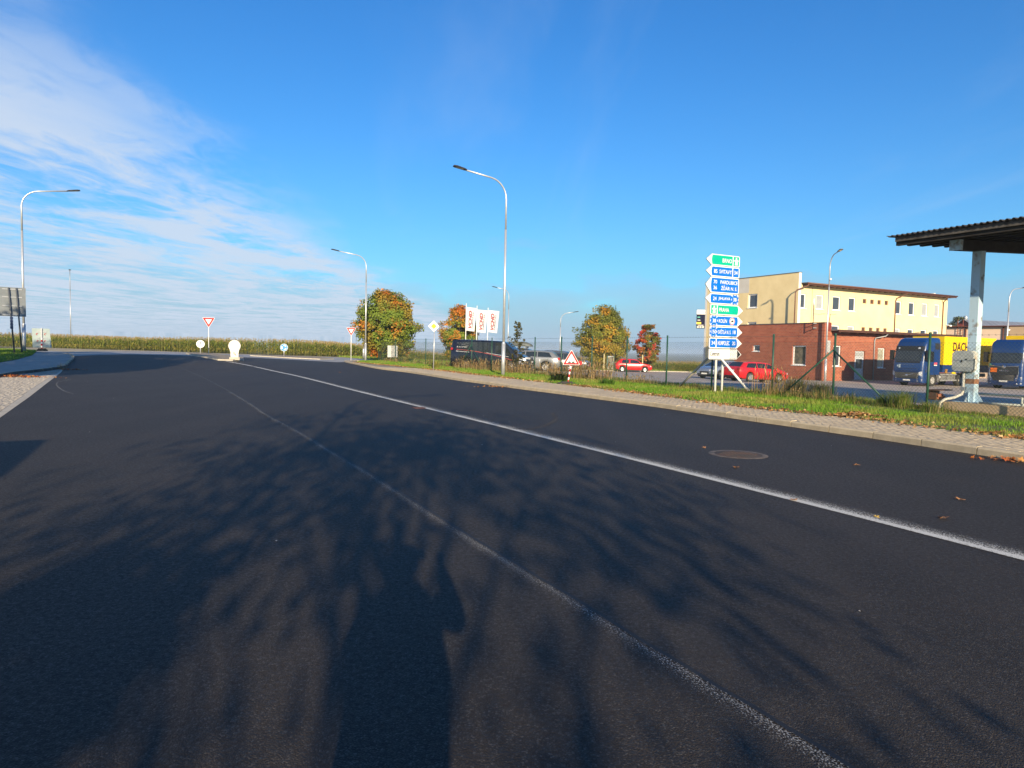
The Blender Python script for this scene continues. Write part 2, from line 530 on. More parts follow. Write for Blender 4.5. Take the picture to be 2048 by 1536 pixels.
# ---- right kerb line (foot of the kerb), from the far corner back towards and past the camera
kerb_px = [(690, 724.5), (745, 736), (817, 745.5), (908, 760), (960, 767), (1035, 777.6), (1109, 787), (1199, 799), (1300, 812.5), (1400, 827), (1500, 842), (1607, 857), (1687, 869), (1780, 882), (1880, 898), (1992, 914.5), (2048, 923.5)]
kerb_pts = [G(*p) for p in kerb_px]
for p in kerb_pts: p.z = 0
dirn = (kerb_pts[-1] - kerb_pts[-4]).normalized()
kerb_pts = [p for i, p in enumerate(kerb_pts) if i != len(kerb_pts) - 2]
last = kerb_pts[-1].copy()
for k in range(1, 8): kerb_pts.append(last + dirn * 2.5 * k)
for k in range(1, 8): kerb_pts.append(last + dirn * 17.5 - RD * 3 * k)
corner = [kerb_pts[0] + RD * 2.6 + ND * 1.0, kerb_pts[0] + RD * 4.2 + ND * 4.0]
kerb_line = smooth_line([corner[1], corner[0]] + kerb_pts, 1.0)
# ---- back of the pavement
back_px = [(709, 725.0), (790, 732.5), (875, 741), (960, 751), (1097, 766), (1233, 782), (1360, 798), (1500, 817), (1687, 835), (1821, 851), (2048, 880)]
back_pts = [G(*p, dz=0.12) for p in back_px]
for p in back_pts: p.z = 0
dirn = (back_pts[-1] - back_pts[-3]).normalized()
last = back_pts[-1].copy()
back_pts += [last + dirn * 2.5 * k for k in range(1, 8)] + [last + dirn * 17.5 - RD * 3 * k for k in range(1, 8)]
back_line = smooth_line(back_pts, 1.5)

# ---- left edge of the asphalt
flush_out = [G(*p) for p in [(148, 719.5), (131, 736), (125, 741.5), (92, 768), (59, 794), (0, 836)]]
dirn = (flush_out[-1] - flush_out[-3]); dirn.z = 0; dirn.normalize()
flush_out.append(flush_out[-1] + dirn * 45)
flush_in = [G(*p) for p in [(124, 739), (94, 757), (64, 777), (0, 824.5)]]
flush_in.append(flush_in[-1] + dirn * 45)
# ---- far edge of the new surface
far_px = [(148, 712), (200, 709.6), (254, 708.8), (330, 710), (398, 712.2), (493, 714.6), (580, 719), (674, 724.3)]
far_pts = [G(*p) for p in far_px]
road_poly = [XY(p) for p in flush_out[::-1]] + [XY(p) for p in far_pts] + [XY(p) for p in kerb_line[2:]]
sheet('main_road', road_poly, 0.0, M_asph, 3.0, kind='structure')

# older roundabout road beyond, with paved islands
old_px = [(-160, 699), (-20, 697.5), (68, 699.5), (132, 703.2), (200, 702.6), (300, 702.8), (400, 706.2), (500, 709.2), (600, 712.6), (700, 715.8), (760, 718)]
old_far = [G(*p) for p in old_px]
old_near = [G(*p) for p in [(760, 722.0), (700, 724.0)]] + far_pts[::-1] + [G(130, 709.5), G(70, 702.5), G(-20, 700.5), G(-160, 702)]
sheet('roundabout_road', [XY(p) for p in old_far] + [XY(p) for p in old_near], -0.012, M_old, 4.0, kind='structure')
# pale verge strip between that road and the crop
vs_px = [(-160, 691.2), (0, 692.2), (101, 695.6), (200, 698.8), (300, 701.2), (400, 705), (500, 708.2), (600, 711.4), (700, 714.5), (760, 716)]
vs_far = [G(*p) for p in vs_px]
sheet('gravel_verge', [XY(p) for p in vs_far] + [XY(p) for p in old_far[::-1]], -0.016, mat('dry_gravel', (0.40, 0.33, 0.23), 0.95, c2=(0.27, 0.23, 0.13), nscale=0.9), 4.0, kind='structure')

def raised(name, poly, h, m_top, m_side, dz=0.0, **props):
    """low kerbed slab following the land"""
    bm = bmesh.new()
    top = [bm.verts.new((p[0], p[1], float(H(p[0], p[1])) + dz + h)) for p in poly]
    bot = [bm.verts.new((p[0], p[1], float(H(p[0], p[1])) + dz - 0.1)) for p in poly]
    f = bm.faces.new(top)
    k = len(poly)
    for i in range(k):
        g = bm.faces.new((top[i], top[(i + 1) % k], bot[(i + 1) % k], bot[i])); g.material_index = 1
    bmesh.ops.triangulate(bm, faces=[f])
    bmesh.ops.recalc_face_normals(bm, faces=bm.faces)
    me = bpy.data.meshes.new(name); bm.to_mesh(me); bm.free()
    me.materials.append(m_top); me.materials.append(m_side)
    return link(name, me, None, **props)
M_isl = mat('island_paving', (0.34, 0.27, 0.19), 0.9, c2=(0.22, 0.17, 0.11), nscale=1.5, bump=0.4, bscale=12)
isl_px = [(372, 707.2), (417, 707.6), (448, 711.5), (470, 714.5), (486, 716.5), (488, 720.8), (466, 722), (436, 720.8), (411, 716), (385, 711.5)]
raised('traffic_island', [XY(G(*p)) for p in isl_px], 0.10, M_isl, M_conc2, kind='structure')
isl2_px = [(500, 711.8), (560, 711.2), (640, 715.2), (668, 718.6), (640, 719.0), (565, 715.6)]
raised('traffic_island', [XY(G(*p)) for p in isl2_px], 0.08, M_isl, M_conc2, kind='structure')

# ---- parking lot, lower than the road
lot_far = [G(1130, 741.0), G(1200, 741.5), G(1300, 743.2), G(1420, 745.5)]
lot_poly = [XY(AN(-34, 20.7)), XY(AN(57, 20.7))] + [XY(p) for p in lot_far] + [XY(AN(56, 52)), XY(AN(44, 60)), XY(AN(44, 110)), XY(AN(-34, 110))]
sheet('parking_lot', lot_poly, 0.0, M_lot, 4.0, kind='structure')
le = [AN(57, 20.7)] + lot_far + [AN(56, 52)]
mb = MB()
for p, q in zip(le[:-1], le[1:]):
    for a, b in zip(poly_resample([p, q], 3.0)[:-1], poly_resample([p, q], 3.0)[1:]):
        t = (b - a); t.z = 0; L_ = t.length; t.normalize(); r = Vector((t.y, -t.x, 0)) * 0.12
        za, zb = float(H(a.x, a.y)), float(H(b.x, b.y))
        vs = [a - r, a + r, b + r, b - r]
        zz = (za, za, zb, zb)
        mb.add([(v.x, v.y, z + 0.10) for v, z in zip(vs, zz)] + [(v.x, v.y, z - 0.1) for v, z in zip(vs, zz)], [(0, 1, 2, 3), (0, 4, 5, 1), (1, 5, 6, 2), (2, 6, 7, 3), (3, 7, 4, 0)])
mb.build('lot_kerb', M_conc2, kind='structure')

# ---- pavement: bed, blocks, kerbstones
def near_on(line, p):
    best, bd = None, 1e9
    for a, b in zip(line[:-1], line[1:]):
        ab = b - a; t = max(0, min(1, (p - a).dot(ab) / max(1e-9, ab.length_squared))); q = a + ab * t
        d = (q - p).length
        if d < bd: best, bd = q, d
    return best
pv, pf = [], []
kl = kerb_line[2:]
for i, p in enumerate(kl):
    t = kl[min(i + 1, len(kl) - 1)] - kl[max(i - 1, 0)]; t.normalize()
    q = near_on(back_line, p); f = p + Vector((-t.y, t.x, 0)) * 0.10
    for w in (f, q): pv.append((w.x, w.y, float(H(w.x, w.y)) + 0.112))
pf = [(2 * i, 2 * i + 1, 2 * i + 3, 2 * i + 2) for i in range(len(kl) - 1)]
pymesh('pavement', pv, pf, M_joint, kind='structure')
pavement = bpy.data.objects['pavement']
kerb = bpy.data.objects.new('kerb', None); col.objects.link(kerb); kerb['kind'] = 'structure'
ks = MB()
ks.add([(-0.49, -0.075, -0.12), (0.49, -0.075, -0.12), (0.49, 0.075, -0.12), (-0.49, 0.075, -0.12),
        (-0.49, -0.075, 0.10), (0.49, -0.075, 0.10), (0.488, -0.045, 0.13), (-0.488, -0.045, 0.13), (0.49, 0.075, 0.13), (-0.49, 0.075, 0.13)],
       [(0, 1, 5, 4), (4, 5, 6, 7), (7, 6, 8, 9), (9, 8, 2, 3), (0, 4, 7, 9, 3), (1, 2, 8, 6, 5)])
k0 = ks.build('kerbstone', M_conc)
kme = k0.data; bpy.data.objects.remove(k0)
# walk the kerb line at one-metre steps
def walk(line, step):
    out, acc = [line[0].copy()], 0.0
    for p, q in zip(line[:-1], line[1:]):
        L_ = (q - p).length
        if L_ < 1e-6: continue
        while acc + L_ >= step * len(out):
            t = (step * len(out) - acc) / L_
            out.append(p.lerp(q, t))
        acc += L_
    return out
rng = random.Random(4)
kw = walk(kerb_line, 1.0)
for a, b in zip(kw[:-1], kw[1:]):
    c = (a + b) / 2; t = b - a
    if c.y < -3: continue
    ang = math.atan2(t.y, t.x)
    nrm = Vector((-t.y, t.x, 0)).normalized()
    o = bpy.data.objects.new('kerbstone', kme); col.objects.link(o); o.parent = kerb
    flip = 0.0
    o.location = (c.x + nrm.x * 0.075, c.y + nrm.y * 0.075, float(H(c.x, c.y)) + rng.uniform(-0.006, 0.006))
    o.rotation_euler = (rng.uniform(-0.01, 0.01), rng.uniform(-0.005, 0.005), ang)
# paving blocks
def pt_in(poly, x, y):
    c = False; j = len(poly) - 1
    for i in range(len(poly)):
        xi, yi = poly[i]; xj, yj = poly[j]
        if (yi > y) != (yj > y) and x < (xj - xi) * (y - yi) / (yj - yi) + xi: c = not c
        j = i
    return c
def offset_line(line, d):
    out = []
    for i, p in enumerate(line):
        t = line[min(i + 1, len(line) - 1)] - line[max(i - 1, 0)]; t.z = 0; t.normalize()
        out.append(p + Vector((-t.y, t.x, 0)) * d)
    return out
inner = offset_line(kerb_line, 0.16)
pin = [XY(p) for p in inner] + [XY(p) for p in back_line[::-1]]
bl = MB()
bl.add([(-0.097, -0.047, -0.05), (0.097, -0.047, -0.05), (0.097, 0.047, -0.05), (-0.097, 0.047, -0.05),
        (-0.097, -0.047, 0.0), (0.097, -0.047, 0.0), (0.097, 0.047, 0.0), (-0.097, 0.047, 0.0),
        (-0.093, -0.043, 0.004), (0.093, -0.043, 0.004), (0.093, 0.043, 0.004), (-0.093, 0.043, 0.004)],
       [(0, 1, 5, 4), (1, 2, 6, 5), (2, 3, 7, 6), (3, 0, 4, 7), (4, 5, 9, 8), (5, 6, 10, 9), (6, 7, 11, 10), (7, 4, 8, 11), (8, 9, 10, 11)])
b0 = bl.build('paving_block', M_pave); bme = b0.data; bpy.data.objects.remove(b0)
spots = []
base = AN(6, 12, 0)
ang0 = TH
R2 = Vector((math.cos(ang0), math.sin(ang0), 0)); U2 = Vector((-math.sin(ang0), math.cos(ang0), 0))
for j in range(-60, 640):
    for i in range(-12, 26):
        p = base + R2 * (i * 0.2 + (0.1 if j % 2 else 0)) + U2 * (j * 0.1)
        if p.y > 46: continue
        # frame test: only what the photo can see and a little more
        if p.x > p.y * 0.80 + 5.0: continue
        if pt_in(pin, p.x, p.y): spots.append(p)
spots.sort(key=lambda p: p.length)
bv = np.array([v.co[:] for v in bme.vertices]); bf = [tuple(p.vertices) for p in bme.polygons]
bfq = np.array(bf)
allv, allf = [], []
Rm = np.array([[R2.x, R2.y, 0], [U2.x, U2.y, 0], [0, 0, 1]])
for i, p in enumerate(spots):
    z = float(H(p.x, p.y)) + 0.124 + rng.uniform(-0.002, 0.002)
    if i < 300:
        o = bpy.data.objects.new('paving_block', bme); col.objects.link(o); o.parent = pavement
        o.location = (p.x, p.y, z); o.rotation_euler = (rng.uniform(-.012, .012), rng.uniform(-.008, .008), ang0)
    else:
        allf.append(bfq + len(allv) * len(bv)); allv.append(bv @ Rm + np.array([p.x, p.y, z]))
if allv: pymesh('paving_surface', np.concatenate(allv), np.concatenate(allf), M_pave, parent=pavement, kind='stuff')

# ---- left side: flush concrete edge, sett apron, raised path and lawn
fl_poly = [XY(p) for p in flush_out[2:]] + [XY(p) for p in flush_in[::-1]]
sheet('flush_kerb', fl_poly, 0.006, M_conc2, 4.0, kind='structure')
lk_px = [(131, 735.5), (101.5, 741.3), (42, 748), (0, 755), (-90, 770)]
lk = [G(*p) for p in lk_px]
apron_poly = [XY(p) for p in flush_in] + [(flush_in[-1].x - 25, flush_in[-1].y + 2)] + [XY(p) for p in lk[::-1]]
sheet('sett_apron', apron_poly, 0.002, M_joint, 3.0, kind='structure')
apron = bpy.data.objects['sett_apron']
apin = apron_poly
sv, sf = [], []
e0 = flush_in[0]; e1 = flush_in[3]
tdir = (e1 - e0); tdir.z = 0; tdir.normalize(); rdir = Vector((-tdir.y, tdir.x, 0))
if rdir.x > 0: rdir = -rdir
stf = [(4, 5, 6, 7), (0, 1, 5, 4), (1, 2, 6, 5), (2, 3, 7, 6), (3, 0, 4, 7)]
near_setts = []
for i in range(0, 330):
    for j in range(0, 90):
        p = e0 + tdir * (i * 0.12 + rng.uniform(-.01, .01)) + rdir * (0.06 + j * 0.12 + (0.06 if i % 2 else 0))
        if p.y < 4 or p.x < -0.80 * p.y - 4.0 or not pt_in(apin, p.x, p.y): continue
        h = 0.012 + rng.uniform(-.004, .005)
        a_, b_ = 0.054, 0.052
        z = float(H(p.x, p.y))
        q = [p - tdir * a_ - rdir * b_, p + tdir * a_ - rdir * b_, p + tdir * a_ + rdir * b_, p - tdir * a_ + rdir * b_]
        q2 = [p + (c - p) * 0.82 for c in q]
        o = len(sv)
        sv += [(c.x, c.y, z - 0.02) for c in q] + [(c.x, c.y, z + h) for c in q2]
        sf += [tuple(o + k for k in f) for f in stf]
if sv: pymesh('sett_surface', sv, sf, M_sett, parent=apron, kind='stuff')
# raised kerb on the left: stones along the apron and round the corner
kme2 = kme.copy(); kme2.materials.append(mat('dark_kerb_face', (0.035, 0.033, 0.032), 0.8, c2=(0.06, 0.055, 0.05), nscale=5)); kme2.polygons[0].material_index = 1; kme2.polygons[1].material_index = 1  # front and bevel faces coloured darker than the rest of each stone
left_kerb = bpy.data.objects.new('kerb', None); col.objects.link(left_kerb); left_kerb['kind'] = 'structure'
cor = [G(*p) for p in [(131, 735.5), (140, 728), (147, 721.5), (149, 717), (146, 713.4), (138, 710.8), (118, 709.3)]]
lkl = smooth_line([Vector((p.x, p.y, 0)) for p in (cor[::-1] + lk[1:])], 0.8)
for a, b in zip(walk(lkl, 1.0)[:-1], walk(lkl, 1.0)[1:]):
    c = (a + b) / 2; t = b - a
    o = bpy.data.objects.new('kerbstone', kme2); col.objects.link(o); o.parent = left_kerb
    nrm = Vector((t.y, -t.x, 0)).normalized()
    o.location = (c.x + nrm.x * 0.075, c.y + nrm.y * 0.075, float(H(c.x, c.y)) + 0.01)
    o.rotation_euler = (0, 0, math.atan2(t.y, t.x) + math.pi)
path_in = [G(*p, dz=0.12) for p in [(100, 705.5), (73, 704), (64, 711), (34, 719.5), (0, 725.4), (-90, 738)]]
path_poly = [XY(p) for p in lkl] + [XY(p) for p in path_in[::-1]]
sheet('left_pavement', path_poly, 0.125, mat('grey_paving', (0.34, 0.31, 0.28), 0.85, c2=(0.25, 0.235, 0.22), nscale=2.0, bump=0.3, bscale=30), 3.0, kind='structure')
lawn_far = [G(*p, dz=0.1) for p in [(73, 702.5), (20, 699.5), (-100, 697.5)]]
lawn_poly = [XY(p) for p in path_in[1:]] + [XY(p) for p in lawn_far[::-1]]
sheet('lawn_ground', lawn_poly, 0.14, M_turf, 3.0, kind='structure')
# ---- right verge between pavement and fence
vg = [XY(p) for p in back_line] + [XY(AN(-30, 20.9)), XY(AN(66, 20.9)), XY(AN(66, 17.5))]
sheet('verge_ground', vg, 0.095, M_turf, 3.0, kind='structure')
verge_poly = vg
# rough grass under the trees beyond the lot
rg = [AN(57, 20.9)] + lot_far + [AN(56, 52), AN(62, 56), AN(92, 62), AN(112, 40), AN(100, 22), AN(66, 20.9)]
sheet('rough_grass_ground', [XY(p) for p in rg], -0.008, mat('rough_turf', (0.15, 0.15, 0.045), 0.95, c2=(0.24, 0.19, 0.08), nscale=0.8, bump=0.6, bscale=8), 4.0, kind='structure')

# ---- marks on the road
def paintmat(name, colr, fade):
    m = bpy.data.materials.new(name); m.use_nodes = True
    nt = m.node_tree; N = nt.nodes.new; L = nt.links.new
    b = nt.nodes['Principled BSDF']; b.inputs['Base Color'].default_value = (*colr, 1); b.inputs['Roughness'].default_value = 0.85
    uv = N('ShaderNodeUVMap'); uv.uv_map = 'along'
    sp = N('ShaderNodeSeparateXYZ'); L(uv.outputs[0], sp.inputs[0])
    co = N('ShaderNodeTexCoord').outputs['Object']
    n1 = N('ShaderNodeTexNoise'); n1.inputs['Scale'].default_value = 110; n1.inputs['Detail'].default_value = 3; L(co, n1.inputs['Vector'])
    n2 = N('ShaderNodeTexNoise'); n2.inputs['Scale'].default_value = 1.3; n2.inputs['Detail'].default_value = 4; L(co, n2.inputs['Vector'])
    r = N('ShaderNodeValToRGB')
    cr = r.color_ramp
    cr.elements[0].position, cr.elements[0].color = fade[0][0], (fade[0][1],) * 3 + (1,)
    cr.elements[1].position, cr.elements[1].color = fade[-1][0], (fade[-1][1],) * 3 + (1,)
    for p, v in fade[1:-1]:
        e = cr.elements.new(p); e.color = (v,) * 3 + (1,)
    L(sp.outputs[1], r.inputs[0])
    def mth(op, a, b_, clamp=False):
        q = N('ShaderNodeMath'); q.operation = op; q.use_clamp = clamp
        for i, v in ((0, a), (1, b_)):
            if isinstance(v, float): q.inputs[i].default_value = v
            else: L(v, q.inputs[i])
        return q.outputs[0]
    dn = mth('MULTIPLY', r.outputs[0], mth('ADD', mth('MULTIPLY', n2.outputs['Fac'], 0.9), 0.55))
    gr = mth('ADD', mth('MULTIPLY', mth('SUBTRACT', n1.outputs['Fac'], 0.5), 2.6), 0.5)
    a = mth('ADD', mth('MULTIPLY', mth('SUBTRACT', dn, gr), 3.0), mth('MULTIPLY', r.outputs[0], 0.35), True)
    a = mth('MULTIPLY', a, mth('MULTIPLY', r.outputs[0], 6.0, True))
    t = N('ShaderNodeBsdfTransparent'); x = N('ShaderNodeMixShader')
    L(a, x.inputs[0]); L(t.outputs[0], x.inputs[1]); L(b.outputs[0], x.inputs[2])
    L(x.outputs[0], nt.nodes['Material Output'].inputs['Surface'])
    return m
line_px = [(450, 722.6), (505, 733), (573, 748), (710, 782), (847, 816), (997, 853), (1024, 860), (1274, 922.5), (1589, 1002.5), (1764, 1047), (2048, 1121)]
line_pts = [G(*p) for p in line_px]
for p in line_pts: p.z = 0
line_pts = line_pts[:-1] + [line_pts[-1] + (line_pts[-1] - line_pts[-2]).normalized() * q for q in (0, 2, 4, 6, 8)]
line_s = smooth_line(line_pts, 0.8)
# sharp on its near side, dusted on its far side
strip('painted_line', line_s, 0.02, -0.40, 0.005, paintmat('line_marking_dust', (0.56, 0.55, 0.51), [(0.0, 0.0), (0.03, 0.85), (0.20, 1.0), (0.30, 0.62), (0.58, 0.36), (1.0, 0.0)]), kind='structure')
seam_px = [(330, 723.5), (382, 744.4), (464, 785), (539, 831.6), (595, 861), (655, 897), (750, 953), (850, 1016), (1020, 1121.5), (1129, 1186), (1294, 1288), (1439, 1376), (1574, 1456), (1699, 1533)]
seam = [G(*p) for p in seam_px]
for p in seam: p.z = 0
seam = seam[:-1] + [seam[-1] + (seam[-1] - seam[-2]).normalized() * q for q in (0, .6, 1.2, 1.8, 2.4, 3.0)]
seam_s = smooth_line(seam, 0.6)
rs = random.Random(11)
strip('chalk_trace', seam_s[8:41], 0.013, 0.07, 0.0085, paintmat('chalk_thin', (0.26, 0.255, 0.24), [(0.0, 0.4), (0.5, 0.5), (1.0, 0.1)]), kind='structure')
for p in seam_s: p += ND * rs.uniform(-0.008, 0.008)
strip('asphalt_seam', seam_s, -0.018, 0.012, 0.0045, mat('seam_tar', (0.012, 0.012, 0.014), 0.7), kind='structure')
strip('chalk_trace', seam_s[40:], 0.013, 0.17, 0.0085, paintmat('chalk_dust', (0.34, 0.33, 0.31), [(0.0, 0.32), (0.2, 0.47), (0.5, 0.31), (1.0, 0.0)]), kind='structure')
arc1 = [G(*p) for p in [(145, 759), (120, 764), (118, 772), (132, 782), (152, 788)]]
strip('tyre_trace', smooth_line([Vector((p.x, p.y, 0)) for p in arc1], 0.4), 0.0, 0.10, 0.005, paintmat('mud_trace', (0.16, 0.15, 0.14), [(0, 0.1), (0.5, 0.8), (1.0, 0.1)]), kind='structure')
arc2 = [G(*p) for p in [(1112, 826), (1122, 838), (1105, 850), (1065, 860), (1000, 858)]]
strip('tyre_trace', smooth_line([Vector((p.x, p.y, 0)) for p in arc2], 0.4), 0.0, 0.22, 0.005, paintmat('mud_trace_brown', (0.085, 0.068, 0.05), [(0, 0.1), (0.5, 0.62), (1.0, 0.1)]), kind='structure')
for off, ln in ((1.6, (8, 26)), (2.9, (14, 40))):
    cr_ = [AN(a, 11.0 - off * 0.3 + off, 0) + ND * rs.uniform(-0.03, 0.03) for a in np.arange(ln[0], ln[1], 0.7)]
    strip('hairline_crack', cr_, 0.0, 0.012, 0.005, MATS['seam_tar'], kind='structure')

# manhole in the far lane
mc = G(1476, 909)
mh = thing('manhole_cover', 'round rusty iron manhole cover set in the dark asphalt', 'manhole cover', (mc.x, mc.y, 0.0))
M_rust = mat('rusty_iron', (0.085, 0.045, 0.030), 0.85, c2=(0.036, 0.033, 0.032), nscale=2.2, bump=0.4, bscale=50)
M_mfr = mat('worn_iron', (0.055, 0.048, 0.043), 0.8, c2=(0.16, 0.12, 0.09), nscale=7)
MB().lathe([(0.36, 0.004), (0.43, 0.008), (0.45, 0.002)], 40).build('frame', M_mfr, mh)
lid = MB().lathe([(0.0, 0.007), (0.34, 0.007), (0.352, 0.001)], 40)
for i in range(-4, 5):
    for j in range(-4, 5):
        if (i * i + j * j) < 17: lid.box(i * 0.07, j * 0.07, 0.009, 0.04, 0.04, 0.006)
lid.build('lid', M_rust, mh)
# road gully and a few fallen leaves
gp = G(838, 816)
gd = thing('drain_grate', 'small reddish iron drain grate lying beside the white line', 'drain grate', (gp.x, gp.y, -0.012), TH)
g = MB()
for y in (-0.2, 0.2): g.box(0, y, 0.012, 0.5, 0.04, 0.024)
for x in (-0.23, 0.23): g.box(x, 0, 0.012, 0.04, 0.358, 0.024)
g.build('frame', mat('red_oxide', (0.10, 0.04, 0.035), 0.85), gd)
g = MB()
for i in range(-5, 6): g.box(i * 0.035, 0, 0.012, 0.016, 0.355, 0.02)
g.build('bar_grid', MATS['red_oxide'], gd)
gd.scale = (.6, .6, 1)
# ---------------------------------------------------------------- common paints
M_white = mat('white_paint', (0.80, 0.80, 0.78), 0.45, c2=(0.74, 0.74, 0.71), nscale=5)
M_galv = mat('galvanised_steel', (0.60, 0.61, 0.61), 0.42, 0.55, c2=(0.48, 0.49, 0.50), nscale=14)
M_galvd = mat('dull_zinc', (0.42, 0.44, 0.46), 0.5, 0.35, c2=(0.33, 0.35, 0.37), nscale=9)
M_dark = mat('dark_fitting', (0.03, 0.03, 0.035), 0.5)
M_black = mat('black_paint', (0.012, 0.012, 0.013), 0.45)
M_rubber = mat('black_rubber', (0.018, 0.018, 0.018), 0.85, c2=(0.035, 0.033, 0.03), nscale=8)
M_red = mat('sign_red', (0.42, 0.008, 0.014), 0.45, spec=0.2)
M_blue = mat('sign_blue', (0.002, 0.140, 0.60), 0.5, c2=(0.002, 0.13, 0.56), spec=0.15)
M_green = mat('sign_green', (0.001, 0.40, 0.27), 0.5, c2=(0.001, 0.36, 0.24), spec=0.15)
M_yellow = mat('sign_yellow', (0.80, 0.55, 0.01), 0.4)
M_back = mat('sign_back_grey', (0.20, 0.22, 0.235), 0.55, 0.1, c2=(0.15, 0.17, 0.185), nscale=2)
M_lens = mat('lamp_lens', (0.55, 0.55, 0.52), 0.2)

# ---------------------------------------------------------------- street lamps
def street_lamp(px, py, top_py, tip_dir, arm, label, Y=None, dz=0.0, head_tilt=0.10, head=0.75):
    if Y is None: b = G(px, py, dz)
    else:
        b = D(px, py, Y)
    hgt = zt(px, top_py, b.y) - b.z                    # height of the top of the bend
    t = thing('street_lamp', label, 'street lamp', b, math.atan2(tip_dir.y, tip_dir.x), 'street lamps along the road and the lot')
    r0 = 0.085
    MB().tube([(0, 0, -0.1), (0, 0, 1.75)], r0 * 1.25, 12).tube([(0, 0, 1.75), (0, 0, 1.85)], [r0 * 1.25, r0 * 0.82], 12, cap=False).build('base_section', M_galv, t)
    MB().tube([(0, 0, 1.8), (0, 0, hgt * 0.73)], [r0 * 0.82, r0 * 0.74], 12).build('pole', M_galv, t)
    rr = 1.05
    pts = [(0, 0, hgt * 0.725), (0, 0, hgt - rr - 0.25)]
    for k in range(1, 8):
        an = (math.pi / 2 - 0.12) * k / 7
        pts.append((rr * (1 - math.cos(an)), 0, hgt - rr - 0.25 + rr * math.sin(an)))
    p = pts[-1]
    ex = Vector((1, 0, 0.13)).normalized()
    q = Vector(p) + ex * max(0.05, arm - p[0] - head * 0.6)
    pts.append(tuple(q))
    MB().tube(pts, [r0 * 0.60] * 2 + [r0 * 0.5] * (len(pts) - 2), 10).build('arm', M_galv, t)
    h = MB()
    Mx = Matrix.Rotation(-0.13 - head_tilt * 0.2, 3, 'Y')
    c = q + ex * (head * 0.42)
    prof = [(-0.5, 0.5), (-0.35, 0.85), (0.3, 1.0), (0.5, 0.75)]
    vs, fs = [], []
    for u, w in prof:
        for (yy, zz) in ((-0.16 * w, 0.0), (0.16 * w, 0.0), (0.12 * w, 0.075 * w), (-0.12 * w, 0.075 * w)):
            v = Mx @ Vector((u * head, yy, zz)); vs.append(v + c)
    for i in range(len(prof) - 1):
        for k in range(4): fs.append((i * 4 + k, i * 4 + (k + 1) % 4, (i + 1) * 4 + (k + 1) % 4, (i + 1) * 4 + k))
    fs += [(3, 2, 1, 0), tuple(len(vs) - 4 + k for k in range(4))]
    h.add(vs, fs)
    h.build('lamp_head', M_dark, t)
    le = MB(); cc = c + Mx @ Vector((0.05 * head, 0, -0.008)); le.box(cc.x, cc.y, cc.z, head * 0.55, 0.2, 0.012, M=Mx)
    le.build('lens', M_lens, t)
    return t
lamp_main = street_lamp(1006, 751, 350, -ND, 2.9, 'tall street lamp on the right verge in front of the dark van', dz=0.1)
street_lamp(731, 724.5, 506, -ND, 3.1, 'street lamp at the far corner just right of the give way sign', dz=0.0)
street_lamp(727, 717.8, 592, (ND * 0.9 + RD * 0.1).normalized(), 1.4, 'thin lamp with short arm against the edge of the big maple', dz=-0.02)
street_lamp(48.5, 703.5, 371, ND, 3.0, 'street lamp standing behind the grey sign back at the lawn', dz=0.1)
street_lamp(142, 695.3, 541, Vector((0.55, -0.835, 0)), 2.2, 'white lamp pole in front of the maize, head seen end on', dz=0.0, head=0.6)
street_lamp(1015, 737, 575, -ND, 2.4, 'distant thin lamp half hidden behind the tall street lamp', Y=96)
street_lamp(1119, 740, 622, (ND * 0.8 - RD * 0.6).normalized(), 2.2, 'distant lamp standing over the parked cars left of the broad maple', Y=92)
yard = street_lamp(1650, 760, 504, (-ND * 0.5 - RD * 0.87).normalized(), 2.0, 'yard lamp beside the corner of the red brick annex', Y=59.4, head=0.7)
l9 = street_lamp(2009, 765, 571, ND, 2.6, 'yard lamp between the two blue lorries with a camera on its pole', Y=62)
for lampo, hh in ((yard, 8.9), (l9, 4.9)):
    MB().tube([(0.05, 0, hh), (0.16, 0, hh - 0.02)], 0.05, 8).lathe([(0.0, -0.10), (0.10, -0.06), (0.11, 0.04), (0.0, 0.07)], 12, at=(0.2, 0, hh - 0.03)).build('camera_dome', M_white, lampo)

# ---------------------------------------------------------------- small signs
def ring_poly(r, k=36, cx=0, cz=0): return [(cx + r * math.cos(2 * math.pi * i / k), cz + r * math.sin(2 * math.pi * i / k)) for i in range(k)]
def round_tri(s, rr, cz, up=True, k=6):
    """equilateral triangle of side s with rounded corners, centre at cz"""
    Rc = s / math.sqrt(3) - 2 * rr
    out = []
    for c in range(3):
        a0 = math.pi / 2 + c * 2 * math.pi / 3
        ctr = (Rc * math.cos(a0), Rc * math.sin(a0))
        for i in range(k + 1):
            a = a0 - math.pi / 3 + i * (2 * math.pi / 3) / k
            out.append((ctr[0] + rr * math.cos(a), ctr[1] + rr * math.sin(a)))
    return [(x, (z if up else -z) + cz) for x, z in out]
def face_cam(b): return math.atan2(b.x, -b.y) * -1 if False else math.atan2(-b.x, b.y)   # -y axis of the thing looks at the camera
def yield_sign(px, py, w_px, cpy, label, dz=0.0, turn=0.0):
    b = G(px, py, dz)
    S = 0.9
    t = thing('give_way_sign', label, 'road sign', b, face_cam(b) + turn, 'give way signs')
    cz = zt(px, cpy, b.y) - b.z
    s = w_px / F_PX * b.y
    MB().tube([(0, 0.03, -0.1), (0, 0.03, cz + s * 0.2)], 0.03, 8).build('post', M_white, t)
    MB().prism(round_tri(s, s * .045, cz, False), -0.012, 0.0).build('plate', M_white, t)
    MB().prism(round_tri(s * .93, s * .035, cz, False), -0.016, -0.0125).build('red_border', M_red, t)
    MB().prism(round_tri(s * .52, s * .02, cz, False), -0.0195, -0.0165).build('white_centre', M_white, t)
    return t
yield_sign(417.5, 707.3, 23.5, 642, 'give way sign on a tall pole left of the white island bollard', 0.1)
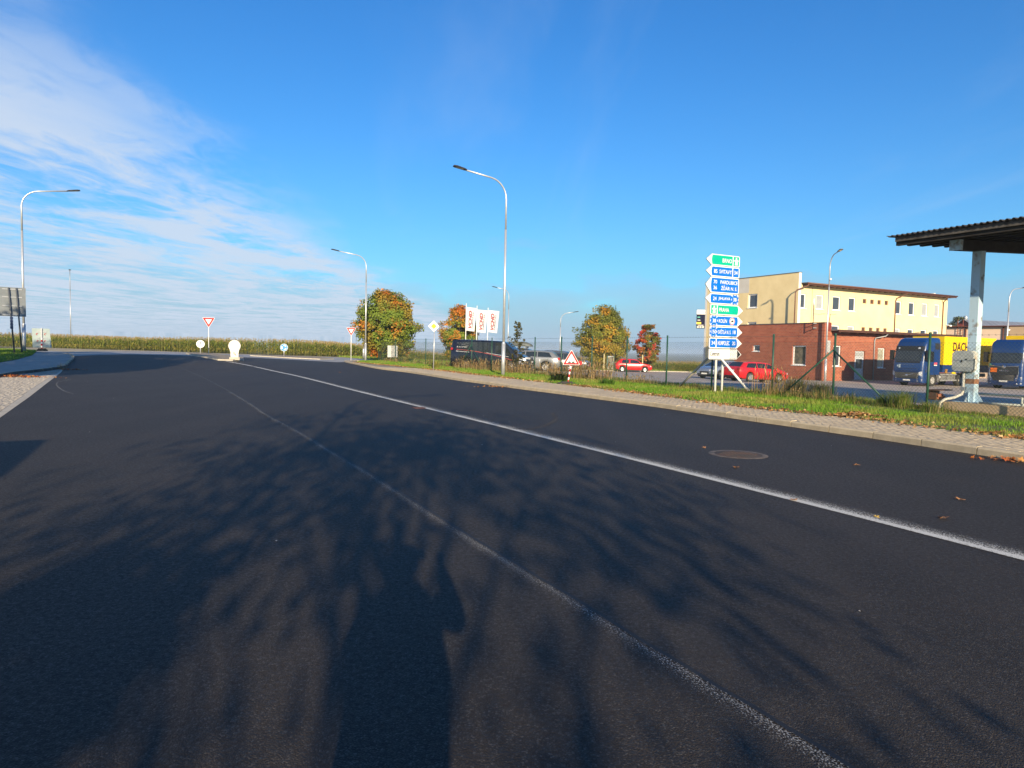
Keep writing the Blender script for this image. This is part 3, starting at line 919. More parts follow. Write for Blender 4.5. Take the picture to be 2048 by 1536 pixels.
yield_sign(702, 722.5, 19.0, 661, 'give way sign at the far right corner in front of the big maple', 0.0)

b = G(866.5, 741.5, 0.09)
t = thing('priority_road_sign', 'white diamond sign with yellow centre on a slim grey pole', 'road sign', b, face_cam(b) - 0.15)
cz = zt(871.5, 652.5, b.y) - b.z
q = 22.5 / F_PX * b.y / 2
MB().tube([(0.0, 0.04, -0.1), (0.04, 0.04, cz)], 0.032, 8).build('post', M_galv, t)
MB().prism([(0, cz - q), (q, cz), (0, cz + q), (-q, cz)], -0.012, 0.0).build('plate', M_white, t)
MB().prism([(0, cz - q * .52), (q * .52, cz), (0, cz + q * .52), (-q * .52, cz)], -0.016, -0.0125).build('yellow_centre', M_yellow, t)

b = G(401, 707.0, 0.1)
t = thing('round_sign', 'small white back of a round sign left of the give way sign', 'road sign', b, face_cam(b))
cz = zt(401.5, 688, b.y) - b.z; r = 7.6 / F_PX * b.y
MB().tube([(0, -0.05, -0.1), (0, -0.05, cz + r * .6)], 0.045, 8).build('post', M_galv, t)
MB().prism(ring_poly(r, 28, 0, cz), -0.012, 0.012).build('plate', M_white, t)
br = MB()
for s_ in (-1, 1): br.box(0, -0.032, cz + s_ * r * 0.42, r * 1.3, 0.035, 0.04)
br.build('bracket', M_galvd, t)

b = G(568, 713.2, 0.08)
t = thing('roundabout_sign', 'round blue sign with white arrows on a low pole before the maize', 'road sign', b, face_cam(b))
cz = zt(568, 695, b.y) - b.z; r = 7.4 / F_PX * b.y
MB().tube([(0, 0.05, -0.1), (0, 0.05, cz)], 0.045, 8).build('post', M_galv, t)
MB().prism(ring_poly(r, 28, 0, cz), -0.012, 0.012).build('plate', M_white, t)
MB().prism(ring_poly(r * .93, 28, 0, cz), -0.016, -0.0125).build('blue_face', mat('sky_blue_sign', (0.005, 0.22, 0.52), 0.4), t)
ar = MB()
for k in range(3):
    a0 = math.pi / 2 + 2 * math.pi * k / 3
    arc = []
    for i in range(8):
        a = a0 - 0.2 - i * 0.13
        arc.append((r * .66 * math.cos(a), r * .66 * math.sin(a)))
    for i in range(8):
        a = a0 - 0.2 - (7 - i) * 0.13
        arc.append((r * .46 * math.cos(a), r * .46 * math.sin(a)))
    ar.prism([(x, z + cz) for x, z in arc], -0.0195, -0.0165)
    a = a0 - 0.2
    tp = (r * .56 * math.cos(a + .5), r * .56 * math.sin(a + .5)); i1 = (r * .34 * math.cos(a), r * .34 * math.sin(a)); i2 = (r * .80 * math.cos(a), r * .80 * math.sin(a))
    ar.prism([(x, z + cz) for x, z in (tp, i1, i2)], -0.0195, -0.0165)
ar.build('arrow', M_white, t)

# illuminated island bollard
b = G(469, 718.5, 0.10)
t = thing('island_bollard', 'white keyhole shaped bollard on the nose of the traffic island', 'bollard', b, face_cam(b))
s = 1 / F_PX * b.y
MB().bbox(-9.5 * s, 9.5 * s, -0.28, 0.28, -0.05, 0.10 + 1.5 * s).build('base', M_conc2, t)
zb = 0.10 + 1.5 * s
cz = zt(467, 691.5, b.y) - b.z
r = 11.2 * s
poly = [(-7 * s, zb), (7 * s, zb), (7.3 * s, cz - r * 1.15)]
for i in range(25):
    a = -0.62 + i * (math.pi + 1.24) / 24
    poly.append((r * math.cos(a), cz + r * math.sin(a)))
poly += [(-7.3 * s, cz - r * 1.15)]
M_bollard = mat('white_plastic', (0.66, 0.65, 0.62), 0.45, c2=(0.58, 0.57, 0.53), nscale=3)
MB().prism(poly, -0.16, 0.16).build('body', M_bollard, t)
st = MB()
zc_ = zb + 6.3 * s
for k in (-1, 0, 1):
    st.prism([(-3.2 * s + k * 1.0 * s, zc_ + 2.6 * s * -k + 1.6 * s), (-2.2 * s + k * 1.0 * s, zc_ + 2.6 * s * -k + 2.1 * s), (3.4 * s + k * 1.0 * s, zc_ + 2.6 * s * -k - 0.9 * s), (2.5 * s + k * 1.0 * s, zc_ + 2.6 * s * -k - 1.6 * s)], -0.165, -0.161)
st.build('worn_chevron', mat('faded_red_brown', (0.13, 0.045, 0.035), 0.8, c2=(0.22, 0.10, 0.075), nscale=20), t)

# warning triangle on a striped post
b = G(1135.5, 768.5, 0.095)
t = thing('warning_sign', 'red bordered warning triangle with two bumps on a striped post', 'road sign', b, face_cam(b) + 0.12)
S = 35.5 / F_PX * b.y
cz = zt(1141, 719.5, b.y) - b.z
lean = 0.13
top = cz - S * .2
seg = MB(); seg2 = MB()
n = 7
for k in range(n):
    z0, z1 = 0.06 + (top - 0.06) * k / n, 0.06 + (top - 0.06) * (k + 1) / n
    (seg if k % 2 == 0 else seg2).tube([(lean * z0 / top, 0.03, z0), (lean * z1 / top, 0.03, z1)], 0.034, 10)
seg.build('red_band', M_red, t)
seg2.build('white_band', M_white, t)
MB().bbox(-0.42, 0.32, -0.2, 0.2, 0, 0.07).bbox(-0.3, 0.2, -0.14, 0.14, 0.07, 0.12).build('rubber_foot', M_rubber, t)
def tri(s_): return [(x + lean, z) for x, z in round_tri(s_, s_ * .045, cz)]
MB().prism(tri(S), -0.014, 0.0).build('plate', M_white, t)
MB().prism(tri(S * .94), -0.018, -0.0145).build('red_border', M_red, t)
MB().prism([(x + lean, z) for x, z in round_tri(S * .62, S * .02, cz)], -0.0215, -0.0185).build('white_centre', M_white, t)
bp = MB()
for s_ in (-1, 1):
    bp.prism([(lean + s_ * S * .105 + S * .088 * math.cos(math.pi * i / 12), cz - S * .175 + S * .095 * math.sin(math.pi * i / 12)) for i in range(13)], -0.025, -0.022)
bp.bbox(lean - S * .2, lean + S * .2, -0.025, -0.022, cz - S * .19, cz - S * .1755)
bp.build('bump_symbol', M_black, t)
MB().prism(ring_poly(S * .12, 20, 0, 0), -0.03, 0.03).build('beacon', M_red, t).location = (lean + S * .52, 0.10, cz - S * .18)

# ---------------------------------------------------------------- left side: sign backs
b = G(25, 706.2, 0.14)
t = thing('guide_sign', 'grey back of a large rectangular sign on two dark posts', 'road sign', b, face_cam(b) + 0.10)
s = 1 / F_PX * b.y
z0, z1 = zt(25, 632.5, b.y) - b.z, zt(25, 574.5, b.y) - b.z
xa, xb = (4.5 - 25) * s, (48.5 - 25) * s
MB().bbox(xa, xb, 0.05, 0.08, z0, z1).build('panel', M_back, t)
ri = MB()
for f in (0.05, 0.36, 0.66, 0.93): ri.bbox(xa + 6 * s, xb - 6 * s, 0.018, 0.049, z0 + (z1 - z0) * f - .03, z0 + (z1 - z0) * f + .03)
ri.build('rail', M_galvd, t)
M_post = mat('dark_steel_post', (0.075, 0.085, 0.10), 0.5)
for x0, x1 in ((-4.5, 3.2), (8, 15.5)):
    MB().tube([(x1 * s + .0, -0.03, -0.1), (x0 * s, -0.03, z1 - 0.03)], 0.045, 8).build('post', M_post, t)
ms = MB()
for k in range(4): ms.bbox(-3.2 * s + k * 0.0, 1.8 * s, -0.10, -0.08, z0 - (0.6 + 6.1 * (k + 1)) * s, z0 - (1.4 + 6.1 * k) * s)
ms.build('distance_plate', mat('dark_blue_plate', (0.03, 0.05, 0.12), 0.5), t)
b2 = D(-4.5, 588.5, b.y + 1.5)
g0 = float(H(b2.x, b2.y)) + .14
t = thing('round_sign', 'white round sign cut by the left frame edge beside the grey sign back', 'road sign', (b2.x, b2.y, g0), face_cam(b2) + 0.2)
r = 11 / F_PX * b2.y
MB().prism(ring_poly(r, 28, 0, b2.z - g0), -0.012, 0.012).build('plate', M_white, t)
MB().tube([(0, 0.05, -0.1), (0, 0.05, b2.z - g0 + r * .7)], 0.035, 8).build('post', M_galvd, t)

b = G(83.5, 701.6, 0.1)
t = thing('construction_sign', 'pale back of a temporary sign with red marks on a rubber foot', 'road sign', b, face_cam(b) + 0.05)
s = 1 / F_PX * b.y
z0, z1 = zt(83, 695, b.y) - b.z, zt(83, 657, b.y) - b.z
MB().prism([(-14.5 * s, z0), (16.5 * s, z0), (13.5 * s, z1), (-15.5 * s, z1)], 0.05, 0.07).build('panel', mat('pale_aluminium', (0.33, 0.40, 0.40), 0.5, 0.0, c2=(0.28, 0.35, 0.35), nscale=1.5), t)
ri = MB()
for f in (0.16, 0.50, 0.83): ri.bbox(-8 * s, 9 * s, 0.03, 0.049, z0 + (z1 - z0) * f - .03, z0 + (z1 - z0) * f + .03)
ri.build('rail', M_galvd, t)
MB().bbox(-1.2 * s, 1.2 * s, -0.03, 0.029, z0 + (z1 - z0) * 0.5, z1 + 1 * s).build('post', M_galv, t)
pr, pw = MB(), MB()
for k in range(6):
    (pr if k % 2 == 0 else pw).bbox(-1.25 * s, 1.25 * s, -0.03, 0.029, z0 * .4 + (z0 * .6 + (z1 - z0) * 0.5) * k / 6, z0 * .4 + (z0 * .6 + (z1 - z0) * 0.5) * (k + 1) / 6)
pr.build('red_band', M_red, t); pw.build('white_band', M_white, t)
rg_ = MB()
for (x, z) in ((-7, .70), (6.5, .70), (-6, .33), (6, .33)):
    zc2 = z0 + (z1 - z0) * z
    rg_.tube([(x * s + 1.6 * s * math.cos(a), 0.045, zc2 + 1.6 * s * math.sin(a)) for a in np.linspace(0.3, 5.0, 12)], 0.018, 5)
rg_.build('red_mark', M_red, t)
MB().bbox(-8 * s, 9.5 * s, -0.25, 0.25, -0.02, 0.10).bbox(-6 * s, 7.5 * s, -0.18, 0.18, 0.10, 0.17).build('rubber_foot', M_rubber, t)

b = G(111.5, 694.8, 0.0)
t = thing('round_sign', 'yellowish back of a small round sign seen edge on before the maize', 'road sign', b, face_cam(b) + 1.05)
cz = zt(113, 677.2, b.y) - b.z; r = 7.0 / F_PX * b.y
M_cream = mat('cream_sign_back', (0.62, 0.57, 0.42), 0.6)
MB().prism(ring_poly(r, 28, 0, cz), -0.012, 0.012).build('plate', M_cream, t)
MB().tube([(0, -0.05, -0.05), (0, -0.05, cz + r * .5)], 0.05, 8).build('post', M_cream, t)
br = MB()
for s_ in (-1, 1): br.box(0, -0.03, cz + s_ * r * .4, r * 1.2, 0.03, 0.05)
br.build('bracket', M_galvd, t)

# ---------------------------------------------------------------- the stack of direction signs
SG = G(1434, 784.5, 0.095)
Ysg = SG.y
sg = thing('direction_sign', 'tall stack of green, blue and white arrow signs on two white posts', 'road sign', SG, TH)
sc_ = lambda py: zt(1440, py, Ysg) - SG.z
# metres across, along ND, from a pixel
def sx(px, py):
    d = ray(px, py)
    # plane through SG with normal RD
    t_ = (SG - EYE).dot(RD) / d.dot(RD)
    p = EYE + d * t_
    return (p - SG).dot(ND), p.z - SG.z
topz = sx(1447, 512)[1]
for px_, py_ in ((1432, 784.5), (1445.5, 782)):
    x = sx(px_, py_)[0]
    MB().tube([(x, 0.06, -0.1), (x, 0.06, topz - 0.05)], 0.045, 12).build('post', M_white, sg)
xb, zb_ = sx(1440.5, 721)
MB().tube([(xb, 0.06, zb_ + 0.15), (xb + 0.75, -0.95, -0.08)], 0.042, 12).build('brace', M_white, sg)
M_edge = mat('plate_edge', (0.35, 0.36, 0.37), 0.5)
def rrect(x0, x1, z0, z1, r, k=4):
    out = []
    for cx_, cz_, a0 in ((x1 - r, z0 + r, -math.pi / 2), (x1 - r, z1 - r, 0), (x0 + r, z1 - r, math.pi / 2), (x0 + r, z0 + r, math.pi)):
        for i in range(k + 1):
            a = a0 + i * math.pi / 2 / k
            out.append((cx_ + r * math.cos(a), cz_ + r * math.sin(a)))
    return out
def motorway(parent, x0, x1, z0, z1, y):
    w, h = x1 - x0, z1 - z0
    c = (x0 + x1) / 2
    m_ = MB()
    L_ = lambda u, v: (c + u * w, z0 + v * h)
    for sgn in (-1, 1):
        m_.prism([L_(sgn * .04, 0.03), L_(sgn * .30, 0.03), L_(sgn * .22, 0.45), L_(sgn * .035, 0.45)], y, y + .003)
        m_.prism([L_(sgn * .03, 0.68), L_(sgn * .17, 0.68), L_(sgn * .11, 0.98), L_(sgn * .02, 0.98)], y, y + .003)
    m_.prism([L_(-.48, .62), L_(-.30, .44), L_(.30, .44), L_(.48, .62), L_(.40, .66), L_(-.40, .66)], y, y + .003)
    m_.build('motorway_symbol', M_white, parent)
def plate(y0l, y1l, arrow, colr, name_label, fields, dash=None):
    """y0l,y1l: top and bottom pixel rows at the body's left edge (photo pixels); arrow -1 left, 1 right"""
    zT, zB = sx(1419, y0l)[1], sx(1419, y1l)[1]
    h = zT - zB
    xl, xr = XL, XR
    tip = 0.27
    zm = (zT + zB) / 2
    def outline(g):
        r = 0.05
        if arrow > 0:
            return [(xl + r + g, zB + g), (xr - g * .2, zB + g), (xr + tip - g * 1.6, zm), (xr - g * .2, zT - g), (xl + r + g, zT - g), (xl + g + r * .3, zT - g - r * .3), (xl + g, zT - g - r), (xl + g, zB + g + r), (xl + g + r * .3, zB + g + r * .3)]
        return [(xl + g * .2, zB + g), (xr - r - g, zB + g), (xr - g - r * .3, zB + g + r * .3), (xr - g, zB + g + r), (xr - g, zT - g - r), (xr - g - r * .3, zT - g - r * .3), (xr - r - g, zT - g), (xl + g * .2, zT - g), (xl - tip + g * 1.6, zm)]
    p = MB().prism(outline(0), -0.03, 0.0).build('direction_plate', M_edge, sg, label=name_label)
    MB().prism(outline(0.010), -0.034, -0.0305).build('white_face', M_white, p)
    y1, y2 = -0.0385, -0.0345
    bx = 0.045
    if colr is not None:
        k = 7
        fld = MB()
        cut = dash or fields.get('cut')
        bulge = [(math.sin(math.pi * i / k) * 0.035, zB + 0.035 + (h - 0.07) * i / k) for i in range(k + 1)]
        if arrow > 0:
            x_in = xl + bx if cut is None else xl + cut + 0.02
            poly = [(x_in, zT - 0.035), (x_in, zB + 0.035)] + [(xr - 0.03 + u, z) for u, z in bulge]
            fld.prism(poly, y1, y2)
            if cut is not None:
                fld.prism(rrect(xl + bx, xl + cut - 0.025, zB + 0.035, zT - 0.035, 0.02), y1, y2)
        else:
            x_in = xr - bx if cut is None else xr - cut - 0.02
            poly = [(x_in, zB + 0.035), (x_in, zT - 0.035)] + [(xl + 0.03 - u, z) for u, z in bulge[::-1]]
            fld.prism(poly, y1, y2)
            if cut is not None:
                fld.prism(rrect(xr - cut + 0.025, xr - bx, zB + 0.035, zT - 0.035, 0.02), y1, y2)
        if dash:
            a0, a1 = (xl + 0.012, xl + cut + 0.03) if arrow > 0 else (xr - cut - 0.03, xr - 0.012)
            fld.prism(rrect(a0, a1, zB + 0.012, zT - 0.012, 0.13, 6), y1 - .004, y1 - .001)
        fld.build('colour_field', colr, p)
        if dash:
            ds = MB()
            cxm, czm = (a0 + a1) / 2, zm
            for k2 in range(8):
                a = 2 * math.pi * k2 / 8
                hw, hh = (a1 - a0) / 2 - .018, h / 2 - .03
                mx_ = max(abs(math.cos(a)) / hw, abs(math.sin(a)) / hh) if k2 % 2 == 0 else 1 / min(hw, hh) / 1.18 * 1.12
                px_, pz_ = cxm + math.cos(a) / mx_, czm + math.sin(a) / mx_
                ds.box(px_, y1 - .006, pz_, 0.085 if k2 in (2, 6) else (0.022 if k2 in (0, 4) else 0.06), 0.003, 0.02 if k2 in (2, 6) else (0.075 if k2 in (0, 4) else 0.02), M=None if k2 % 2 == 0 else Matrix.Rotation(math.pi / 4 * (1 if k2 in (3, 7) else -1) * -1, 3, 'Y'))
            ds.build('dashed_border', M_white, p)
    for body, u0, u1, v0, v1 in fields.get('t', []):
        text('lettering', body, fields.get('tm', M_white), p, xl + u0 * (xr - xl), xl + u1 * (xr - xl), zB + v0 * h, zB + v1 * h, y1 - 0.008)
    for u0, u1 in fields.get('mw', []):
        motorway(p, xl + u0 * (xr - xl), xl + u1 * (xr - xl), zB + 0.14 * h, zB + 0.86 * h, y1 - 0.006)
    return p, zB, zT
XL = sx(1420, 590)[0]; XR = sx(1476, 590)[0]
W_ = XR - XL
CUT = 0.25 * W_
rows = [507.6, 531.3, 553.8, 586.7, 608.6, 631.1, 653.2, 675.8, 698.0]
rowb = [528.7, 551.2, 583.9, 606.0, 628.0, 650.4, 672.6, 695.2, 717.8]
rows = [r - 1.0 for r in rows]; rowb = [r + 0.9 for r in rowb]
plate(rows[0], rowb[0], -1, M_green, 'green arrow plate pointing left, lettered BRNO', {'cut': CUT, 't': [('BRNO', .37, .70, .30, .66)], 'mw': [(.78, .95)]})
plate(rows[1], rowb[1], -1, M_blue, 'blue arrow plate pointing left, lettered 85 SVITAVY 34', {'cut': CUT, 't': [('85', .08, .20, .32, .68), ('SVITAVY', .27, .71, .32, .68), ('34', .80, .92, .32, .68)]})
plate(rows[2], rowb[2], -1, M_blue, 'tall blue arrow plate pointing left, lettered PARDUBICE and ŽĎÁR N. S.', {'t': [('70', .08, .20, .58, .81), ('36', .08, .20, .21, .44), ('PARDUBICE', .32, .94, .58, .81), ('ŽĎÁR N. S.', .35, .92, .20, .50)]})
plate(rows[3], rowb[3], -1, M_blue, 'blue arrow plate pointing left, lettered 24 JIHLAVA 38', {'t': [('24', .08, .20, .32, .68), ('JIHLAVA', .27, .69, .32, .68), ('38', .80, .92, .32, .68)]}, dash=CUT)
plate(rows[4], rowb[4], 1, M_green, 'green arrow plate pointing right, lettered PRAHA', {'cut': CUT, 't': [('PRAHA', .31, .66, .32, .68)], 'mw': [(.05, .22)]})
p6, zB6, zT6 = plate(rows[5], rowb[5], 1, M_blue, 'blue arrow plate pointing right, lettered 38 KOLÍN', {'t': [('38', .09, .21, .32, .68), ('KOLÍN', .31, .60, .32, .76)]}, dash=CUT)
zc6 = (zB6 + zT6) / 2; h6 = zT6 - zB6; xc6 = XL + .79 * W_
MB().prism(ring_poly(h6 * .36, 28, xc6, zc6), -0.047, -0.043).build('white_disc', M_white, p6)
rg6 = MB()
ro, rn = ring_poly(h6 * .335, 28, xc6, zc6), ring_poly(h6 * .275, 28, xc6, zc6)
rg6.add([(x, -0.051, z) for x, z in ro] + [(x, -0.051, z) for x, z in rn], [(i, (i + 1) % 28, 28 + (i + 1) % 28, 28 + i) for i in range(28)])
rg6.build('red_ring', M_red, p6)
lr = MB()
lr.prism([(xc6 + u * h6, zc6 + v * h6) for u, v in ((-.15, -.10), (-.15, -.01), (-.09, .03), (-.08, .09), (.15, .09), (.15, -.07), (.10, -.09), (.06, -.09), (.03, -.05), (-.07, -.09))], -0.054, -0.050)
lr.build('lorry_symbol', M_black, p6)
plate(rows[6], rowb[6], 1, M_blue, 'blue arrow plate pointing right, lettered 150 SVĚTLÁ N. S. 18', {'t': [('150', .075, .235, .32, .68), ('SVĚTLÁ N. S.', .30, .76, .30, .78), ('18', .83, .93, .32, .68)]}, dash=CUT)
plate(rows[7], rowb[7], 1, M_blue, 'blue arrow plate pointing right, lettered 34 HUMPOLEC 20', {'cut': CUT, 't': [('34', .08, .20, .32, .68), ('HUMPOLEC', .30, .72, .30, .70), ('20', .82, .93, .32, .68)]})
p9, zB9, zT9 = plate(rows[8], rowb[8], 1, None, 'white arrow plate pointing right, lettered Centrum', {'tm': M_black, 't': [('Centrum', .05, .38, .34, .74)]})
h9 = zT9 - zB9; zm9 = (zB9 + zT9) / 2
MB().prism([(XR + 0.02, zB9 + .10 * h9), (XR + .215, zm9), (XR + 0.02, zT9 - .10 * h9), (XR + .03, zm9 + .15 * h9), (XR + .035, zm9), (XR + .03, zm9 - .15 * h9)], -0.038, -0.0345).build('black_arrowhead', M_black, p9)
fr = MB()
x0_, x1_ = XL + .02, XR - .0
fr.bbox(x0_ + .03, x1_, -0.037, -0.0345, zT9 - .035, zT9 - .025).bbox(x0_ + .03, x1_, -0.037, -0.0345, zB9 + .025, zB9 + .035).bbox(x0_, x0_ + .01, -0.037, -0.0345, zB9 + .05, zT9 - .05)
fr.build('black_frame', M_black, p9)
# ---------------------------------------------------------------- building materials
M_plaster = mat('yellow_plaster', (0.80, 0.65, 0.36), 0.9, c2=(0.72, 0.575, 0.305), nscale=0.6, bump=0.15, bscale=60)
M_plast2 = mat('pale_plaster_patch', (0.55, 0.52, 0.46), 0.9, c2=(0.62, 0.60, 0.55), nscale=0.5)
M_wplast = mat('white_plaster', (0.74, 0.72, 0.68), 0.85, c2=(0.66, 0.64, 0.60), nscale=1.0)
M_brown = mat('brown_metal', (0.14, 0.045, 0.02), 0.45, c2=(0.11, 0.035, 0.018), nscale=3)
M_wood = mat('dark_brown_wood', (0.085, 0.032, 0.018), 0.7, c2=(0.055, 0.022, 0.013), nscale=5)
M_roof = mat('dark_roof_sheet', (0.07, 0.065, 0.07), 0.6, c2=(0.10, 0.09, 0.09), nscale=2)
M_pvc = mat('white_window_frame', (0.80, 0.80, 0.79), 0.35, c2=(0.75, 0.75, 0.74))
M_glass = glassmat('window_glass', (0.035, 0.042, 0.055), 0.05)
M_glass2 = mat('glass_with_blind', (0.36, 0.37, 0.36), 0.12, spec=0.8, c2=(0.30, 0.31, 0.31), nscale=1.5)
def brickmat(name, c1, c2, mortar):
    m = bpy.data.materials.new(name); m.use_nodes = True
    nt = m.node_tree; N = nt.nodes.new; L = nt.links.new; b = nt.nodes['Principled BSDF']
    tc = N('ShaderNodeTexCoord'); sp = N('ShaderNodeSeparateXYZ'); L(tc.outputs['Object'], sp.inputs[0])
    ad = N('ShaderNodeMath'); ad.operation = 'ADD'; L(sp.outputs[0], ad.inputs[0]); L(sp.outputs[1], ad.inputs[1])
    cb = N('ShaderNodeCombineXYZ'); L(ad.outputs[0], cb.inputs[0]); L(sp.outputs[2], cb.inputs[1])
    br = N('ShaderNodeTexBrick'); L(cb.outputs[0], br.inputs['Vector'])
    br.inputs['Color1'].default_value = (*c1, 1); br.inputs['Color2'].default_value = (*c2, 1); br.inputs['Mortar'].default_value = (*mortar, 1)
    br.inputs['Scale'].default_value = 1.0; br.inputs['Brick Width'].default_value = 0.30; br.inputs['Row Height'].default_value = 0.14
    br.inputs['Mortar Size'].default_value = 0.012; br.inputs['Bias'].default_value = 0.0
    n = N('ShaderNodeTexNoise'); n.inputs['Scale'].default_value = 0.9; n.inputs['Detail'].default_value = 5; L(tc.outputs['Object'], n.inputs['Vector'])
    x = N('ShaderNodeMixRGB'); x.blend_type = 'MULTIPLY'; x.inputs[0].default_value = 0.5
    r = N('ShaderNodeMapRange'); r.inputs[1].default_value = .3; r.inputs[2].default_value = .7; r.inputs[3].default_value = .75; r.inputs[4].default_value = 1.2
    L(n.outputs['Fac'], r.inputs[0]); L(br.outputs['Color'], x.inputs[1]); L(r.outputs[0], x.inputs[2]); L(x.outputs[0], b.inputs['Base Color'])
    bp = N('ShaderNodeBump'); bp.inputs['Strength'].default_value = 0.6; bp.inputs['Distance'].default_value = 0.02; bp.invert = True
    L(br.outputs['Fac'], bp.inputs['Height']); L(bp.outputs[0], b.inputs['Normal']); b.inputs['Roughness'].default_value = 0.85
    return m
M_brick = brickmat('red_brick', (0.27, 0.060, 0.032), (0.38, 0.105, 0.052), (0.33, 0.20, 0.135))

def wall_with_holes(mb, x0, x1, z0, z1, holes, y, depth, mi=0, axis='x', out=-1):
    """wall face in the plane y (or x), pierced by holes (x0,x1,z0,z1), with reveals going depth inwards (away from out)"""
    xs = sorted({x0, x1} | {h[0] for h in holes} | {h[1] for h in holes})
    zs = sorted({z0, z1} | {h[2] for h in holes} | {h[3] for h in holes})
    def P(x, z, d): return (x, y + d, z) if axis == 'x' else (y + d, x, z)
    dd = -out * depth
    for i in range(len(xs) - 1):
        for j in range(len(zs) - 1):
            cx_, cz_ = (xs[i] + xs[i + 1]) / 2, (zs[j] + zs[j + 1]) / 2
            if any(h[0] < cx_ < h[1] and h[2] < cz_ < h[3] for h in holes): continue
            mb.add([P(xs[i], zs[j], 0), P(xs[i + 1], zs[j], 0), P(xs[i + 1], zs[j + 1], 0), P(xs[i], zs[j + 1], 0)], [(0, 1, 2, 3)], mi)
    for a, b, c, d in holes:
        q = [P(a, c, 0), P(b, c, 0), P(b, d, 0), P(a, d, 0)]; r = [P(a, c, dd), P(b, c, dd), P(b, d, dd), P(a, d, dd)]
        mb.add(q + r, [(0, 1, 5, 4), (1, 2, 6, 5), (2, 3, 7, 6), (3, 0, 4, 7)], mi)
def window(parent, x0, x1, z0, z1, y, axis='x', depth=0.14, fw=0.09, glass=None, mull=0, sill=True, frame_mat=None, name='window', out=-1):
    """frame set back in its opening, with panes and sill as sub-parts; axis x: wall faces -y, axis y: wall faces -x"""
    s = 1 if out < 0 else -1
    def B(m_, a, b, c, d, d0, d1, mi=0):
        if axis == 'x': m_.bbox(a, b, y + d0 * s, y + d1 * s, c, d, mi)
        else: m_.bbox(y + d0 * s, y + d1 * s, a, b, c, d, mi)
    f = MB()
    B(f, x0, x0 + fw, z0, z1, depth - .05, depth + .02); B(f, x1 - fw, x1, z0, z1, depth - .05, depth + .02)
    B(f, x0 + fw, x1 - fw, z1 - fw, z1, depth - .05, depth + .02); B(f, x0 + fw, x1 - fw, z0, z0 + fw, depth - .05, depth + .02)
    for k in range(mull):
        xm = x0 + (x1 - x0) * (k + 1) / (mull + 1)
        B(f, xm - fw * .5, xm + fw * .5, z0 + fw, z1 - fw, depth - .045, depth + .015)
    fo = f.build(name, frame_mat or M_pvc, parent)
    g = MB(); B(g, x0 + fw * .8, x1 - fw * .8, z0 + fw * .8, z1 - fw * .8, depth, depth + .008)
    g.build('pane', glass or M_glass, fo)
    if sill:
        q = MB(); B(q, x0 - .06, x1 + .06, z0 - .05, z0 - .004, -.07, depth - .05)
        q.build('sill', frame_mat or M_pvc, fo)
    return fo
R3 = random.Random(5)

# ---------------------------------------------------------------- yellow office building (local x = across, y = along the road)
YA, YN = 45.7, 55.2
by = AN(YA, YN, -0.85)
yb = thing('office_building', 'yellow three storey office building with brown eaves and white windows', 'building', by, TH)
# pixel -> local coordinates on its two visible faces
def facepx(base, px, py, nrm):
    d = ray(px, py); t_ = (base - EYE).dot(nrm) / d.dot(nrm); p = EYE + d * t_ - base
    return p.dot(ND), p.dot(RD), p.z
def fr_(px, py): x, _, z = facepx(by, px, py, RD); return x, z       # right-hand face (faces the camera side)
def fl_(px, py): _, y, z = facepx(by, px, py, ND); return y, z       # left-hand face (faces the road)
Lx = fr_(1895, 610)[0]; Dy = fl_(1413, 640)[0]
zpar = fl_(1586, 546)[1]
zeave = fr_(1740, 580)[1]
h_top = zpar
wr = MB(); wl_ = MB()
holesR = []
up_px = [(1598, 611.5, 585, 614.5), (1632, 1647, 589, 618), (1665, 1681, 592.5, 622), (1697, 1711, 596, 625), (1790, 1802.5, 607, 635), (1817, 1829, 610, 638), (1843, 1855, 613, 641), (1868, 1879, 616.5, 643)]
up_px[0] = (1597, 1612, 584, 615)
zt_, zb2 = fr_(1670, 592)[1], fr_(1670, 621)[1]
winR = []
for a, b_, c, d in up_px:
    x0, x1 = fr_(a, (c + d) / 2)[0], fr_(b_, (c + d) / 2)[0]
    for k in range(3):
        holesR.append((x0, x1, zb2 - 2.95 * k, zt_ - 2.95 * k)); winR.append(holesR[-1])
sm = []
for a, b_ in ((1725.5, 1733), (1740.5, 1748), (1755, 1762), (1769.5, 1776.5)):
    x0, x1 = fr_(a, 602)[0], fr_(b_, 602)[0]
    zz1, zz0 = fr_(1729, 598)[1], fr_(1729, 607)[1]
    for k in range(2): sm.append((x0, x1, zz0 - 2.95 * k, zz1 - 2.95 * k))
wall_with_holes(wr, 0, Lx, -1.2, zeave, holesR + sm, 0, 0.16)
# side facing the road, with its stepped parapet
y0, y1 = fl_(1514.5, 600)[0], fl_(1496, 600)[0]
holesL = [(y0, y1, fl_(1505, 616)[1], fl_(1505, 588)[1]), (y0, y1, fl_(1505, 616)[1] - 2.95, fl_(1505, 588)[1] - 2.95)]
wall_with_holes(wl_, 0, Dy, -1.2, h_top, holesL, 0, 0.16, axis='y')
wr.build('wall', M_plaster, yb); wl_.build('wall', M_plaster, yb)
rest = MB()
rest.add([(Lx, 0, -1.2), (Lx, Dy, -1.2), (Lx, Dy, zeave), (Lx, 0, zeave)], [(0, 1, 2, 3)])
rest.add([(0.35, Dy, -1.2), (Lx, Dy, -1.2), (Lx, Dy, zeave), (0.35, Dy, zeave)], [(0, 1, 2, 3)])
rest.build('wall', M_plaster, yb)
pe = MB()
pe.bbox(0.002, 0.35, -0.012, -0.002 + 0.0, -1.2, h_top)      # end of the raised side wall
pe.bbox(0.35, 0.352, 0, Dy, zeave - .3, h_top); pe.bbox(0.0, 0.35, Dy - .001, Dy + .3, -1.2, h_top)
pe.build('parapet', M_wplast, yb)
